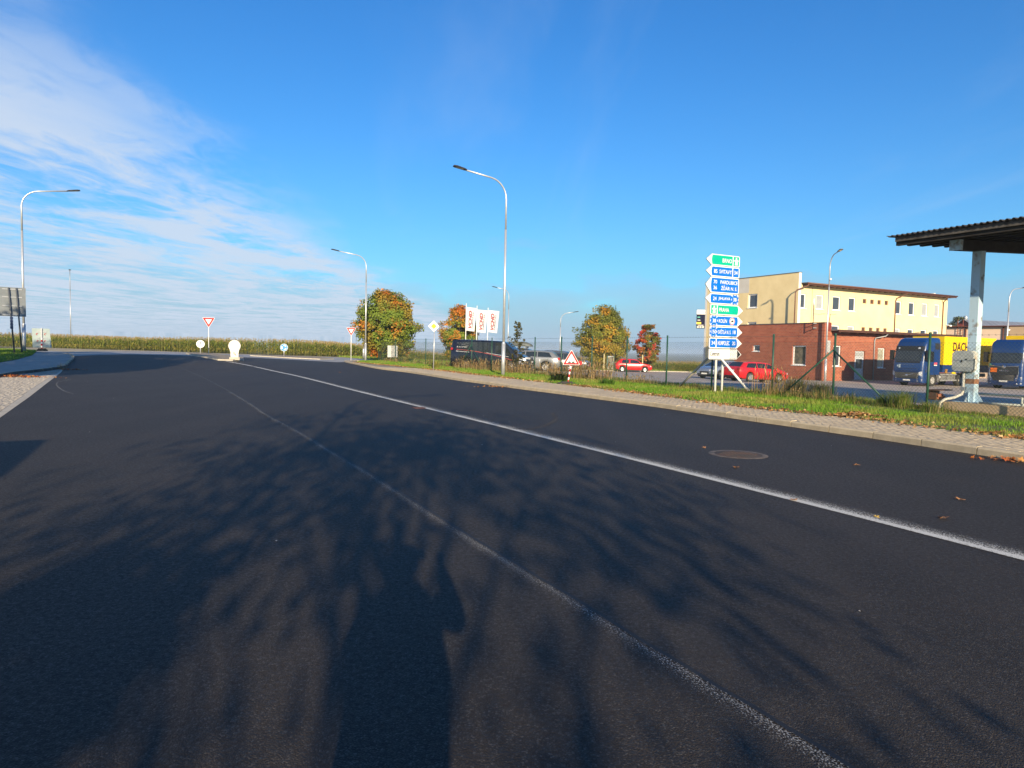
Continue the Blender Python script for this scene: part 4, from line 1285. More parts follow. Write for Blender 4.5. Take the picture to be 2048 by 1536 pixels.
MB().bbox(-0.05, 0.40, -0.04, Dy + .32, h_top, h_top + .05).build('coping', M_roof, yb)
pr_ = MB(); x_ = Lx
pr_.bbox(x_ - .02, x_ + .33, 1.6, Dy, -1.2, zeave + 0.55)
pr_.build('end_wall', M_wplast, yb)
rf = MB()
ov = 0.75
rf.add([(0.36, -ov, zeave + .02), (Lx + .35, -ov, zeave + .02), (Lx + .35, Dy, zeave + .45), (0.36, Dy, zeave + .45), (0.36, -ov, zeave + .10), (Lx + .35, -ov, zeave + .10), (Lx + .35, Dy, zeave + .53), (0.36, Dy, zeave + .53)], [(0, 1, 2, 3), (7, 6, 5, 4), (0, 4, 5, 1), (1, 5, 6, 2), (3, 2, 6, 7), (0, 3, 7, 4)])
ro_ = rf.build('roof', M_roof, yb)
gu = MB()
gu.tube([(0.30, -ov - .06, zeave + .03), (Lx + .42, -ov - .06, zeave + .03)], 0.075, 8).build('gutter', M_brown, ro_)
MB().bbox(0.34, Lx + .36, -ov - .02, -ov - .001, zeave - .16, zeave + .0).build('fascia', M_wood, ro_)
nraft = 26
rme = None
for i in range(nraft):
    x = 0.7 + (Lx - 0.7) * i / (nraft - 1)
    if rme is None:
        ra = MB().bbox(-0.06, 0.06, -ov + .02, -.002, -.15, 0.0).build('rafter', M_wood, ro_); rme = ra.data
    else:
        ra = bpy.data.objects.new('rafter', rme); col.objects.link(ra); ra.parent = ro_
    ra.location = (x, 0, zeave)
for i, (a, b_, c, d) in enumerate(winR):
    window(yb, a + .01, b_ - .01, c + .01, d - .01, 0.0, 'x', 0.13, 0.11, glass=(M_glass2 if i % 8 in (2, 5) or i % 7 == 3 else M_glass))
for a, b_, c, d in sm:
    window(yb, a + .005, b_ - .005, c + .005, d - .005, 0.0, 'x', 0.13, 0.07, sill=False, frame_mat=mat('brown_frame', (0.22, 0.10, 0.05), 0.6), glass=mat('brown_glass', (0.10, 0.055, 0.035), 0.2))
for a, b_, c, d in holesL:
    window(yb, a + .01, b_ - .01, c + .01, d - .01, 0.0, 'y', 0.15, 0.12)
pa0, pa1 = fl_(1498.5, 570)[0], fl_(1479, 570)[0]
MB().bbox(-0.006, -0.001, pa0, pa1 + 1.0, fl_(1490, 586)[1], fl_(1490, 557.5)[1]).build('patch', M_plast2, yb)
for px_, top_, ofs in ((1587.5, 567, 0.9), (1788.5, 588, 0.75), (1884, 606, -0.45)):
    x = fr_(px_, 640)[0]
    zt2 = zeave - .02
    MB().tube([(x + ofs, -ov - .05, zt2), (x + ofs, -ov - .03, zt2 - .18), (x + ofs * .15, -.12, zt2 - .62), (x, -.07, zt2 - .9), (x, -.07, -1.0)], 0.055, 8).build('downpipe', M_brown, yb)
cb = MB()
xw = fr_(1623, 620)[0]
cb.tube([(xw, -.012, zeave - .3), (xw, -.012, 0.5)], 0.012, 5).build('cable', M_dark, yb)
MB().tube([(Lx - .3, -.05, zeave - 3.2), (Lx + .1, -.35, zeave - 3.25)], .03, 6).lathe([(0, -.12), (.12, -.08), (.13, .05), (0, .1)], 12, at=(Lx + .12, -.4, zeave - 3.3)).build('camera_dome', M_white, yb)
# advert panel projecting from the far corner
xs0 = by + RD * (Dy + 0.3)
tot = thing('advert_sign', 'dark blade sign with red, teal and yellow panels projecting from the yellow wall', 'sign', (xs0.x, xs0.y, -0.85), TH + rad(-38))
def tp(px, py):
    d = ray(px, py); k = xs0.y / d.y; p = EYE + d * k
    return (p.x - xs0.x), p.z + 0.85
xa_, zt3 = tp(1396, 619.5); xb2, zb3 = tp(1409, 657)
sk = 1.12
MB().bbox(xa_ * sk, xb2 * sk, -0.12, 0.12, zb3, zt3).build('panel', mat('navy_panel', (0.006, 0.009, 0.035), 0.6, spec=0.1), tot)
hh = zt3 - zb3; w0 = xa_ * sk; ww = (xb2 - xa_) * sk
def lab(a, b_, c, d, nm, m_): MB().bbox(w0 + ww * a, w0 + ww * b_, -.126, -.1205, zb3 + hh * c, zb3 + hh * d).build(nm, m_, tot)
lab(0.0, 1.0, .76, .995, 'white_field', M_white)
lab(.08, .42, .57, .63, 'teal_field', mat('teal', (0.02, 0.30, 0.25), 0.4)); lab(.10, .45, .43, .46, 'white_bar', M_white)
lab(.0, .55, .23, .34, 'yellow_field', M_yellow); lab(.15, .85, .16, .185, 'white_bar', M_white)
for k in range(3): lab(.06 + .31 * k, .30 + .31 * k, .03, .12, 'white_mark', M_plast2)
text('lettering', 'VCHD', M_red, tot, w0 + ww * .12, w0 + ww * .98, zb3 + hh * .81, zb3 + hh * .93, -.130)
MB().tube([(xb2 * sk - .1, 0, zb3 + hh * .3), (xb2 * sk + .9, 0.0, zb3 + hh * .3)], .04, 6).tube([(xb2 * sk - .1, 0, zb3 + hh * .8), (xb2 * sk + .9, 0.0, zb3 + hh * .8)], .04, 6).build('bracket', M_galvd, tot)

# ---------------------------------------------------------------- red brick annex in front of it
BA, BN = 40.4, 52.4
bb = AN(BA, BN, -0.80)
an = thing('brick_annex', 'low red brick annex with flat roof in front of the yellow building', 'building', bb, TH)
def ar_(px, py): x, _, z = facepx(bb, px, py, RD); return x, z
def al_(px, py): _, y, z = facepx(bb, px, py, ND); return y, z
zp = al_(1642, 646)[1]; Yl = 10.6
ze = ar_(1700, 664.5)[1]
Xr = 19.0
hl = []
ya, yb_ = al_(1519.5, 697)[0], al_(1505, 697)[0]; hl.append((ya, yb_, al_(1512, 703)[1], al_(1512, 690)[1]))
ya2, yb3 = al_(1611.5, 710)[0], al_(1584, 710)[0]; hl.append((ya2, yb3, al_(1598, 730.5)[1], al_(1598, 691)[1]))
hr = []
def rr_(a, b_, c, d): x0, x1 = ar_(a, (c + d) / 2)[0], ar_(b_, (c + d) / 2)[0]; return (x0, x1, ar_((a + b_) / 2, d)[1], ar_((a + b_) / 2, c)[1])
w1 = rr_(1666, 1682, 691, 733); dr = rr_(1709, 1729, 702, 763); w2 = rr_(1755, 1770, 696, 736)
dr = (dr[0], dr[1], 0.12, dr[3])
wa = MB(); wall_with_holes(wa, 0, Yl, -.6, zp, hl, 0, 0.2, axis='y')
wa.build('wall', M_brick, an)
wb = MB(); wall_with_holes(wb, 0, Xr, -.6, ze, [w1, dr, w2], 0, 0.2)
wb.add([(0.0, 0, ze), (0.75, 0, ze), (0.75, 0, zp), (0, 0, zp)], [(0, 1, 2, 3)])
wb.build('wall', M_brick, an)
wc = MB()
wc.add([(0.75, 0, ze), (0.75, Yl, ze), (0.75, Yl, zp), (0.75, 0, zp)], [(0, 1, 2, 3)])
wc.add([(Xr, 0, -.6), (Xr, 5, -.6), (Xr, 5, ze), (Xr, 0, ze)], [(0, 1, 2, 3)])
wc.add([(0, Yl, -.6), (2.8, Yl, -.6), (2.8, Yl, zp), (0, Yl, zp)], [(0, 1, 2, 3)])
wc.build('wall', M_brick, an)
MB().bbox(-.06, .8, -.03, Yl + .02, zp, zp + .07).build('coping', M_roof, an)
MB().bbox(.30, .80, -.07, -.031, ze + .02, zp + .03).build('parapet_cap', mat('red_brown_sheet', (0.20, 0.035, 0.02), 0.5), an)
rfa = MB().bbox(.76, Xr + .6, -.85, 5.2, ze + .06, ze + .16)
rfo = rfa.build('roof', mat('grey_roof_felt', (0.10, 0.095, 0.09), 0.8, c2=(0.17, 0.15, 0.13), nscale=1.2), an)
MB().bbox(.72, Xr + .62, -.90, -.851, ze - .06, ze + .15).build('fascia', M_wood, rfo)
rme = None
for i in range(16):
    if rme is None:
        ra = MB().bbox(-.06, .06, -.84, -.003, -.14, .055).build('rafter', M_wood, rfo); rme = ra.data
    else: ra = bpy.data.objects.new('rafter', rme); col.objects.link(ra); ra.parent = rfo
    ra.location = (1.0 + i * 1.2, 0, ze)
window(an, hl[0][0] + .01, hl[0][1] - .01, hl[0][2] + .01, hl[0][3] - .01, 0, 'y', .17, .09)
window(an, hl[1][0] + .01, hl[1][1] - .01, hl[1][2] + .01, hl[1][3] - .01, 0, 'y', .17, .11, glass=mat('glass_with_plants', (0.20, 0.17, 0.12), 0.08, spec=0.9, c2=(0.06, 0.06, 0.05), nscale=2.2))
window(an, w1[0] + .01, w1[1] - .01, w1[2] + .01, w1[3] - .01, 0, 'x', .17, .10)
window(an, w2[0] + .01, w2[1] - .01, w2[2] + .01, w2[3] - .01, 0, 'x', .17, .10, glass=mat('glass_with_curtain', (0.42, 0.40, 0.30), 0.15, spec=0.8, c2=(0.20, 0.19, 0.15), nscale=1.6))
do = MB()
do.bbox(dr[0] + .02, dr[1] - .02, .12, .17, dr[2], dr[3] - .62)
do.bbox(dr[0] + .02, dr[1] - .02, .12, .17, dr[3] - .60, dr[3] - .02)
M_door = mat('grey_white_door', (0.52, 0.55, 0.58), 0.4)
dob = do.build('door', M_door, an)
MB().bbox(dr[0] + .30, dr[1] - .25, .112, .1185, dr[2] + 1.05, dr[3] - .75).build('pane', M_glass, dob)
MB().bbox(dr[0] + .12, dr[1] - .12, .112, .1185, dr[3] - .50, dr[3] - .12).build('pane', M_glass2, dob)
MB().tube([(dr[1] - .12, .08, dr[2] + 1.0), (dr[1] - .12, .08, dr[2] + 1.25)], .015, 6).build('handle', M_galv, dob)
MB().bbox(dr[0] - .25, dr[1] + .35, -1.0, -.002, -.3, .12).build('step', M_conc, an)
pl = rr_(1654, 1660, 681, 705)
MB().bbox(pl[0], pl[1], -.03, -.002, pl[2], pl[3]).build('notice_board', mat('grey_notice', (0.30, 0.32, 0.33), 0.4, c2=(0.45, 0.46, 0.46), nscale=5), an)
xp = ar_(1746, 720)[0]
MB().tube([(xp + .9, -.80, ze - .02), (xp + .7, -.7, ze - .25), (xp + .05, -.12, ze - .45), (xp, -.08, ze - .7), (xp, -.08, -.3)], .05, 8).build('downpipe', M_galvd, an)
# masts on the annex roof edge
for px_, py_, ytop, lab_, cat_, nm in ((1632.5, 655, 597.5, 'thin dark mast with a white tip bracketed to the brick annex corner', 'mast', 'roof_mast'),):
    m_ = AN(BA + al_(1632.5, 655)[0], BN, -0.80) - ND * 0.45
    ms_ = thing(nm, lab_, cat_, (m_.x, m_.y, m_.z), TH)
    zt4 = zt(px_, ytop, m_.y) + .8; zb4 = zt(px_, 658, m_.y) + .8
    MB().tube([(0, 0, zb4), (0, 0, zt4 - .5)], .035, 8).build('pole', M_dark, ms_)
    MB().tube([(0, 0, zt4 - .6), (0, 0, zt4)], .07, 8).build('antenna', M_white, ms_)
    br_ = MB()
    for z in (zb4 + .1, zb4 + .5): br_.bbox(0, .44, -.04, .04, z - .03, z + .03)
    br_.build('bracket', M_galvd, ms_)
    MB().tube([(0, 0, zt4 - 1.35), (.5, -.2, zt4 - 1.4), (1.0, -.45, zt4 - 1.32)], .012, 5).build('rod', M_dark, ms_)
a2 = AN(BA + 1.5, BN + ar_(1686, 655)[0], -0.80)
ms2 = thing('tv_antenna', 'rusty bent television antenna standing on the annex roof', 'antenna', (a2.x, a2.y, a2.z), TH)
zb5 = ze + .16; zt5 = zt(1690, 629, a2.y) + .8
MB().tube([(0, 0, zb5), (.05, 0, zb5 + .8), (.16, 0, zt5)], [.05, .04, .025], 6).lathe([(.3, zb5), (.2, zb5 + .25), (.03, zb5 + .3)], 10).build('pole', mat('rust_brown', (0.17, 0.06, 0.03), 0.8), ms2)
bm_ = MB().tube([(-.75, 0, zt5 - .0), (.95, 0, zt5 + .02)], .018, 5)
for k in range(7): bm_.tube([(-.7 + k * .26, -.3, zt5 + .02), (-.7 + k * .26, .3, zt5 + .02)], .01, 4)
bm_.build('boom', M_galvd, ms2)

# ---------------------------------------------------------------- beige warehouse and its neighbour behind the lorries
wp0, wp1 = D(1893, 660, 104), D(2150, 660, 92)
ang = math.atan2(wp1.y - wp0.y, wp1.x - wp0.x)
Lw = (wp1 - wp0).length
gz = -1.4
ztop = zt(1920, 655.5, 103) - gz
wh = thing('warehouse', 'long beige warehouse with brown pipes and a rusty ladder behind the lorries', 'building', (wp0.x, wp0.y, gz), ang)
M_pink = mat('pinkish_render', (0.64, 0.48, 0.36), 0.9, c2=(0.58, 0.43, 0.32), nscale=0.5)
M_tan = mat('tan_render', (0.42, 0.30, 0.185), 0.9, c2=(0.37, 0.26, 0.16), nscale=0.5)
dv = D(2022, 660, 98); xm = (Vector((dv.x, dv.y, 0)) - Vector((wp0.x, wp0.y, 0))).length
MB().bbox(0, xm, 0, 18, -.5, ztop).build('wall', M_pink, wh)
MB().bbox(xm, Lw, -.5, 18, -.5, ztop + .1).build('wall', M_tan, wh)
MB().bbox(-.15, Lw + .2, -.65, 18.2, ztop + .102, ztop + .22).build('roof_edge', M_brown, wh)
for f in (.32, .90):
    MB().tube([(xm * f, -.1, 0), (xm * f, -.1, ztop)], .09, 8).build('downpipe', M_brown, wh)
la = MB()
xl_ = xm * 0.235
for s_ in (-.35, .35): la.tube([(xl_ + s_, -.25, .5), (xl_ + s_, -.25, ztop + 1.2)], .045, 6)
for k in range(16): la.tube([(xl_ - .35, -.25, .8 + k * .42), (xl_ + .35, -.25, .8 + k * .42)], .035, 5)
la.build('ladder', mat('rust_red', (0.26, 0.075, 0.04), 0.8), wh)
MB().tube([(xm - 5.2, -.2, 0), (xm - 5.2, -.2, ztop - 3.0), (xm - 4.8, -.2, ztop - 2.6), (xm - .8, -.25, ztop - 2.2), (xm + .3, -.6, ztop - 1.8)], .06, 6).build('pipe', M_brown, wh)
hp = D(1966, 660, 122)
hs_ = thing('gabled_shed', 'grey metal roofed shed with a red gable rising over the warehouse', 'building', (hp.x, hp.y, -1.4), rad(22))
h0 = zt(1966, 655, 122) + 1.4; h1 = zt(1978, 641, 122) + 1.4
MB().bbox(0, 26, 0, 7, -.5, h0 - 1).build('wall', M_tan, hs_)
gs = MB()
gs.add([(-.3, -.4, h0 - 1.0), (26, -.4, h0 - 1.0), (26, 3.5, h1 + .3), (-.3, 3.5, h1 + .3), (-.3, 7.4, h0 - 1), (26, 7.4, h0 - 1)], [(0, 1, 2, 3), (3, 2, 5, 4)])
rfs = gs.build('roof', mat('grey_metal_roof', (0.22, 0.23, 0.25), 0.4, 0.4, c2=(0.30, 0.31, 0.33), nscale=1), hs_)
se = MB()
for k in range(18):
    x = 0.3 + k * 1.5
    se.add([(x, -.4, h0 - .99), (x + .12, -.4, h0 - .99), (x + .12, 3.5, h1 + .36), (x, 3.5, h1 + .36)], [(0, 1, 2, 3)])
se.build('roof_rib', M_galv, rfs)
MB().prism([(0, h0 - 1.0), (7, h0 - 1.0), (3.5, h1)], -.002, .15, plane='yz').build('gable', mat('brick_red_board', (0.30, 0.06, 0.04), 0.8), hs_)
MB().lathe([(0, 0), (.25, .0), (.3, .5), (0, .8)], 10, at=(0.4, 3.5, h1 + .25)).build('vent_cowl', M_galv, hs_)

# ---------------------------------------------------------------- chain link fence
FN = 19.15
def fence_a(px, n=FN):
    u = ray(px, 740)
    k = n / (u.x * ND.x + u.y * ND.y)
    return (u * k).dot(RD)
M_fgreen = mat('green_fence_paint', (0.012, 0.055, 0.035), 0.45, c2=(0.016, 0.07, 0.045), nscale=4)
M_wire = mat('green_wire', (0.045, 0.065, 0.050), 0.5, c2=(0.06, 0.075, 0.06))
fo_ = AN(0, FN, 0)
fence = thing('chain_link_fence', 'green chain link fence with barbed wire along the grass verge', 'fence', (fo_.x, fo_.y, 0), TH + math.pi / 2)   # local x runs along the road
post_px = [757, 790, 851, 943, 983, 1069, 1122, 1183, 1253, 1333, 1424, 1545, 1668, 1857]
post_a = [fence_a(p) for p in post_px]
post_a = [post_a[0]] + post_a[1:] + [post_a[-1] - 3.0, post_a[-1] - 6.0]
FH = 2.2
pme = None
for a in post_a:
    if pme is None:
        po = MB().tube([(0, 0, -0.1), (0, 0, FH)], 0.034, 8).lathe([(0.04, FH), (0.04, FH + .03), (0, FH + .045)], 8).build('fence_post', M_fgreen, fence); pme = po.data
    else: po = bpy.data.objects.new('fence_post', pme); col.objects.link(po); po.parent = fence
    po.location = (a, 0, 0.05)
def brace(a, s, m_=M_fgreen, r=.028, top=1.75, run=2.1, yo=0.07):
    MB().tube([(a, yo, top), (a + s * run, yo, 0.05)], r, 8).build('brace', m_, fence)
a_c = post_a[12]
brace(a_c, 1); brace(a_c, -1)
brace(post_a[10], 1, mat('weathered_wood', (0.50, 0.45, 0.36), 0.85), .045, 1.5, 1.9)
brace(post_a[3], 1, top=1.8, run=2.0); brace(post_a[3], -1, run=2.2)
fa0, fa1 = post_a[-1], post_a[0]
# woven wire: two sets of slanting wires
wv, wf = [], []
def add_wire(p, q, r):
    p, q = np.array(p), np.array(q)
    t = (q - p) / np.linalg.norm(q - p)
    n1 = np.array([0, 1.0, 0]); n2 = np.cross(t, n1)
    o = len(wv)
    for e in (p, q):
        for k in range(3):
            an_ = 2 * math.pi * k / 3
            wv.append(e + r * (n1 * math.cos(an_) + n2 * math.sin(an_)))
    for k in range(3):
        k2 = (k + 1) % 3
        wf.append((o + k, o + k2, o + 3 + k2, o + 3 + k))
mesh_h0, mesh_h1 = 0.06, 2.0
hm = mesh_h1 - mesh_h0
pitch = 0.10
k = 0
a = fa0 - hm
while a < fa1:
    for s in (0, 1):
        x0, x1 = a, a + hm
        z0_, z1_ = mesh_h0, mesh_h1
        t0 = max(0, (fa0 - x0) / hm); t1 = min(1, (fa1 - x0) / hm)
        if t1 > t0:
            zz0, zz1 = (mesh_h0 + hm * t0, mesh_h0 + hm * t1) if s == 0 else (mesh_h1 - hm * t0, mesh_h1 - hm * t1)
            add_wire((x0 + hm * t0, .0015 if s else -.0015, zz0), (x0 + hm * t1, .0025 if s else -.0025, zz1), 0.0027)
    a += pitch
pymesh('wire_mesh', wv, wf, M_wire, parent=fence, kind='stuff')
sw = MB()
for z in (mesh_h0 + .02, 1.0, mesh_h1 + .002): sw.tube([(fa0, 0, z), (fa1, 0, z)], .0022, 4, cap=False)
sw.build('strain_wire', M_wire, fence)
for z in (2.20, ):
    bw = MB().tube([(fa0, 0, z), (fa1, 0, z)], .0035, 4, cap=False)
    x = fa0
    while x < fa1 - 1:
        bw.tube([(x, -.03, z - .02), (x + .012, .03, z + .02)], .0025, 3, cap=False); bw.tube([(x, .02, z - .03), (x + .012, -.02, z + .03)], .0025, 3, cap=False); x += .16
    bw.build('barbed_wire', mat('barbed_steel', (0.12, 0.12, 0.12), 0.5, 0.5), fence)
# end panel turning away at the far end
ga = AN(post_a[0], FN, 0)
gt = thing('mesh_gate', 'green welded mesh gate at the far end of the fence by the big maple', 'gate', (ga.x, ga.y, 0.02), TH + rad(12))
gm = MB()
for x in (0, 1.25): gm.tube([(x, 0, 0.05), (x, 0, 2.1)], .035, 6)
for z in (.12, 2.05): gm.tube([(0, 0, z), (1.25, 0, z)], .025, 6)
gm.build('gate_frame', M_fgreen, gt)
gm = MB()
for k in range(1, 22): gm.tube([(k * 1.25 / 22, 0, .12), (k * 1.25 / 22, 0, 2.05)], .006, 4, cap=False)
for k in range(1, 10): gm.tube([(0, 0.008, .12 + k * .193), (1.25, 0.008, .12 + k * .193)], .006, 4, cap=False)
gm.build('bar_grid', M_fgreen, gt)
bpn = AN(fence_a(783) + .2, FN + .14, 0)
bd = thing('notice_board', 'plain pale board fixed to the fence left of the diamond sign', 'notice board', (bpn.x, bpn.y, 0.1), TH - math.pi / 2 + math.pi)
wbd = 13.5 / F_PX * bpn.y
MB().bbox(-.02, .02, -wbd * .75, wbd * .75, .45, 1.55).build('board', mat('weathered_white_board', (0.55, 0.55, 0.52), 0.7, c2=(0.40, 0.40, 0.38), nscale=4), bd)
cl_ = MB()
for y in (-.5, .5):
    for z in (.6, 1.4): cl_.box(-.03, y * wbd, z, .05, .04, .06)
cl_.build('clamp', M_galvd, bd)
# small green gate far behind, with a pale stake
g2 = D(1214, 738, 80)
gt2 = thing('small_gate', 'small green gate frame in front of the broad maple', 'gate', (g2.x, g2.y, float(H(g2.x, g2.y))), rad(8))
gm = MB()
wg = 13.5 / F_PX * 80
for x in (0, wg): gm.bbox(x - .07, x + .07, -.05, .05, 0, 1.75)
gm.build('gate_post', M_fgreen, gt2)
gm = MB().bbox(.07, wg - .07, -.03, .03, 1.62, 1.7).bbox(.07, wg - .07, -.03, .03, .15, .22)
for k in range(1, 8): gm.bbox(wg * k / 8 - .012, wg * k / 8 + .012, -.012, .012, .22, 1.62)
gm.build('gate_leaf', M_galvd, gt2)
for px_, lb in ((1207.5, 'pale wooden stake left of the small green gate'), (1284.5, 'yellowish stake behind the red hatchback bonnet')):
    g3 = D(px_, 738, 79)
    z3 = float(H(g3.x, g3.y))
    st_ = MB().bbox(-.06, .06, -.06, .06, -.1, 1.9).prism([(-.06, 1.9), (.06, 1.9), (0, 2.0)], -.06, .06).build('wooden_stake', mat('pale_stake', (0.52, 0.44, 0.24), 0.8), None)
    st_.location = (g3.x, g3.y, z3); tag(st_, lb, 'stake', 'stakes by the far gate')

# ---------------------------------------------------------------- canopy on the right
CA, CN = 10.75, 20.2
c0 = AN(CA, CN, 0)
cpy = thing('canopy', 'dark corrugated roof canopy on a light blue peeling steel post', 'canopy', c0, TH)   # local x across, y along
M_peel = mat('peeling_blue_paint', (0.42, 0.57, 0.67), 0.6, c2=(0.20, 0.145, 0.10), nscale=3.2, lo=0.535, hi=0.66, bump=0.2, bscale=30, detail=8)
M_purl = mat('dark_old_wood', (0.030, 0.026, 0.024), 0.9, spec=0.2, c2=(0.05, 0.045, 0.04), nscale=3)
M_corr = mat('dark_fibre_cement', (0.045, 0.042, 0.047), 0.9, spec=0.2, c2=(0.07, 0.065, 0.065), nscale=2.5)
EN, EA = 18.45 - CN, 12.07 - CA       # eave and far edge in local x / y
zed, slope = 4.93, 0.062
zr = lambda x: zed + slope * (x - EN)
XE, YE = 13.5, -26.0
# roof sheet: waves run across
ny2 = int((EA - YE) / 0.024)
ys_ = np.linspace(EA + .18, YE, ny2)
wave = 0.026 * np.sin((ys_ - YE) * 2 * math.pi / 0.146)
xs_ = np.array([EN - .12, EN + 2, EN + 6, XE])
vv = []
for x in xs_: vv += [(x, y, zr(x) + .07 + w) for y, w in zip(ys_, wave)]
for x in xs_: vv += [(x, y, zr(x) + .058 + w) for y, w in zip(ys_, wave)]
n_ = len(ys_); base2 = n_ * len(xs_)
ff = []
for i in range(len(xs_) - 1):
    j = np.arange(n_ - 1)
    ff.append(np.c_[i * n_ + j, i * n_ + j + 1, (i + 1) * n_ + j + 1, (i + 1) * n_ + j])
    ff.append(np.c_[base2 + i * n_ + j, base2 + (i + 1) * n_ + j, base2 + (i + 1) * n_ + j + 1, base2 + i * n_ + j + 1])
j = np.arange(n_ - 1)
ff.append(np.c_[j, base2 + j, base2 + j + 1, j + 1])
for i in range(len(xs_) - 1): ff.append(np.array([[i * n_, (i + 1) * n_, base2 + (i + 1) * n_, base2 + i * n_]]))
pymesh('roof_sheet', vv, np.concatenate(ff), M_corr, parent=cpy, smooth=False)
MB().bbox(EN - .02, EN + .04, YE, EA - .02, zed - .10, zed + .03).build('fascia_board', mat('grey_weathered_board', (0.10, 0.09, 0.08), 0.9, c2=(0.035, 0.03, 0.028), nscale=5), cpy)
pu = None
x = EN + .02; i = 0
while x < XE:
    z = zr(x)
    o = MB().bbox(-.06, .06, YE, EA, -.20, .028).build('purlin', M_purl, cpy) if pu is None else bpy.data.objects.new('purlin', pu)
    if pu is None: pu = o.data
    else: col.objects.link(o); o.parent = cpy
    o.location = (x + .1 if i == 0 else x, 0, z); x += 0.60; i += 1
for yb4, nm in ((0.0, 'a'), (-9.0, 'b'), (-18.0, 'c')):
    bmn = MB()
    x0b = 19.02 - CN
    zb6 = lambda x: zr(x) - .205
    bmn.add([(x0b, yb4 - .13, zb6(x0b) - .27), (XE - .5, yb4 - .13, zb6(XE) - .36), (XE - .5, yb4 + .13, zb6(XE) - .36), (x0b, yb4 + .13, zb6(x0b) - .27),
             (x0b, yb4 - .13, zb6(x0b)), (XE - .5, yb4 - .13, zb6(XE - .5)), (XE - .5, yb4 + .13, zb6(XE - .5)), (x0b, yb4 + .13, zb6(x0b))], [(3, 2, 1, 0), (4, 5, 6, 7), (0, 1, 5, 4), (1, 2, 6, 5), (2, 3, 7, 6), (3, 0, 4, 7)])
    bmn.build('beam', M_purl, cpy)
    be_ = MB().bbox(x0b - .012, x0b - .001, yb4 - .135, yb4 + .135, zb6(x0b) - .275, zb6(x0b) + .005).bbox(x0b - .001, x0b + .13, yb4 - .142, yb4 - .131, zb6(x0b) - .275, zb6(x0b) + .005)
    be_.build('beam_end', M_peel, cpy)
    for xp_ in (0.0, 9.5):
        zt6 = zr(xp_) - .42
        pp = MB().bbox(xp_ - .115, xp_ + .115, yb4 - .115, yb4 + .115, .34 if xp_ == 0 else -.6, zt6)
        pp.build('post', M_peel, cpy)
        pp = MB()
        for s_ in (-1, 1):
            pp.prism([(xp_ + s_ * .116, .36), (xp_ + s_ * .32, .36), (xp_ + s_ * .116, .66)], yb4 - .012, yb4 + .012)
            pp.prism([(yb4 + s_ * .116, .36), (yb4 + s_ * .32, .36), (yb4 + s_ * .116, .66)], xp_ - .012, xp_ + .012, plane='yz')
        pp.bbox(xp_ - .32, xp_ + .32, yb4 - .32, yb4 + .32, .343, .357)
        if xp_ == 0: pp.build('foot_plate', M_peel, cpy)
# plinth under the posts
pln = AN(CA, FN + .45, 0)
al0 = CA - facepx(Vector((pln.x, pln.y, 0)), 1885, 812, ND)[1]
pth = thing('concrete_plinth', 'long low tan concrete plinth under the light blue post', 'plinth', (pln.x, pln.y, 0), TH)
yl0 = facepx(Vector((pln.x, pln.y, 0)), 1886, 812, ND)[1]
M_plin = mat('tan_concrete', (0.56, 0.42, 0.26), 0.9, c2=(0.48, 0.35, 0.21), nscale=1.5, bump=0.25, bscale=25)
MB().bbox(0, 1.15, -30, yl0, -.5, .335).build('block', M_plin, pth)
sl = MB()
yq = facepx(Vector((pln.x, pln.y, 0)), 2011, 812, ND)[1]
sl.bbox(.04, .9, yq, yl0 - .5, .3355, .342)
sl.build('mortar_skim', M_conc, pth)
# cabinet on the post, with its conduit
eb = thing('electric_box', 'grey metal switch box with chamfered corners on the light blue post', 'switch box', c0, TH)
zc1, zc2 = zt(1935, 744, c0.y - .3), zt(1935, 701.5, c0.y - .3)
M_box = mat('grey_cabinet', (0.42, 0.45, 0.45), 0.55, c2=(0.32, 0.35, 0.35), nscale=4)
hw, ch = .29, .07
oct_ = [(-hw + ch, zc1), (hw - ch, zc1), (hw, zc1 + ch), (hw, zc2 - ch), (hw - ch, zc2), (-hw + ch, zc2), (-hw, zc2 - ch), (-hw, zc1 + ch)]
oct_ = [(y + .12, z) for y, z in oct_]
MB().prism(oct_, -.27, -.117, plane='yz').build('cabinet', mat('rusty_cabinet_side', (0.44, 0.45, 0.42), 0.6, c2=(0.30, 0.20, 0.11), nscale=6, lo=.55, hi=.7), eb)
zm2 = (zc1 + zc2) / 2
MB().prism([(.12 + (y - .12) * .97, zm2 + (z - zm2) * .97) for y, z in oct_], -.30, -.2705, plane='yz').build('door', M_box, eb)
hd = MB().box(-.305, .14, zm2, .012, .03, .06).box(-.305, .02, zm2 + .06, .01, .05, .03).build('lock', M_dark, eb)
cd = MB().tube([(-.19, .12, zc1 + .02), (-.19, .12, .66), (-.22, .14, .56), (-.36, .26, .46), (-.56, .40, .40), (-.67, .46, .30), (-.70, .47, .12), (-.70, .47, -.05)], .042, 10)
cd.build('conduit', mat('cream_pipe', (0.62, 0.60, 0.52), 0.5, c2=(0.50, 0.47, 0.39), nscale=5), eb)
MB().box(-.19, .12, .72, .10, .12, .10).build('clip', M_galvd, eb)
MB().bbox(-.118, .118, -.118, .118, .86, 1.0).build('rusty_band', mat('rust_patch', (0.24, 0.085, 0.035), 0.85, c2=(0.34, 0.20, 0.12), nscale=8), eb)
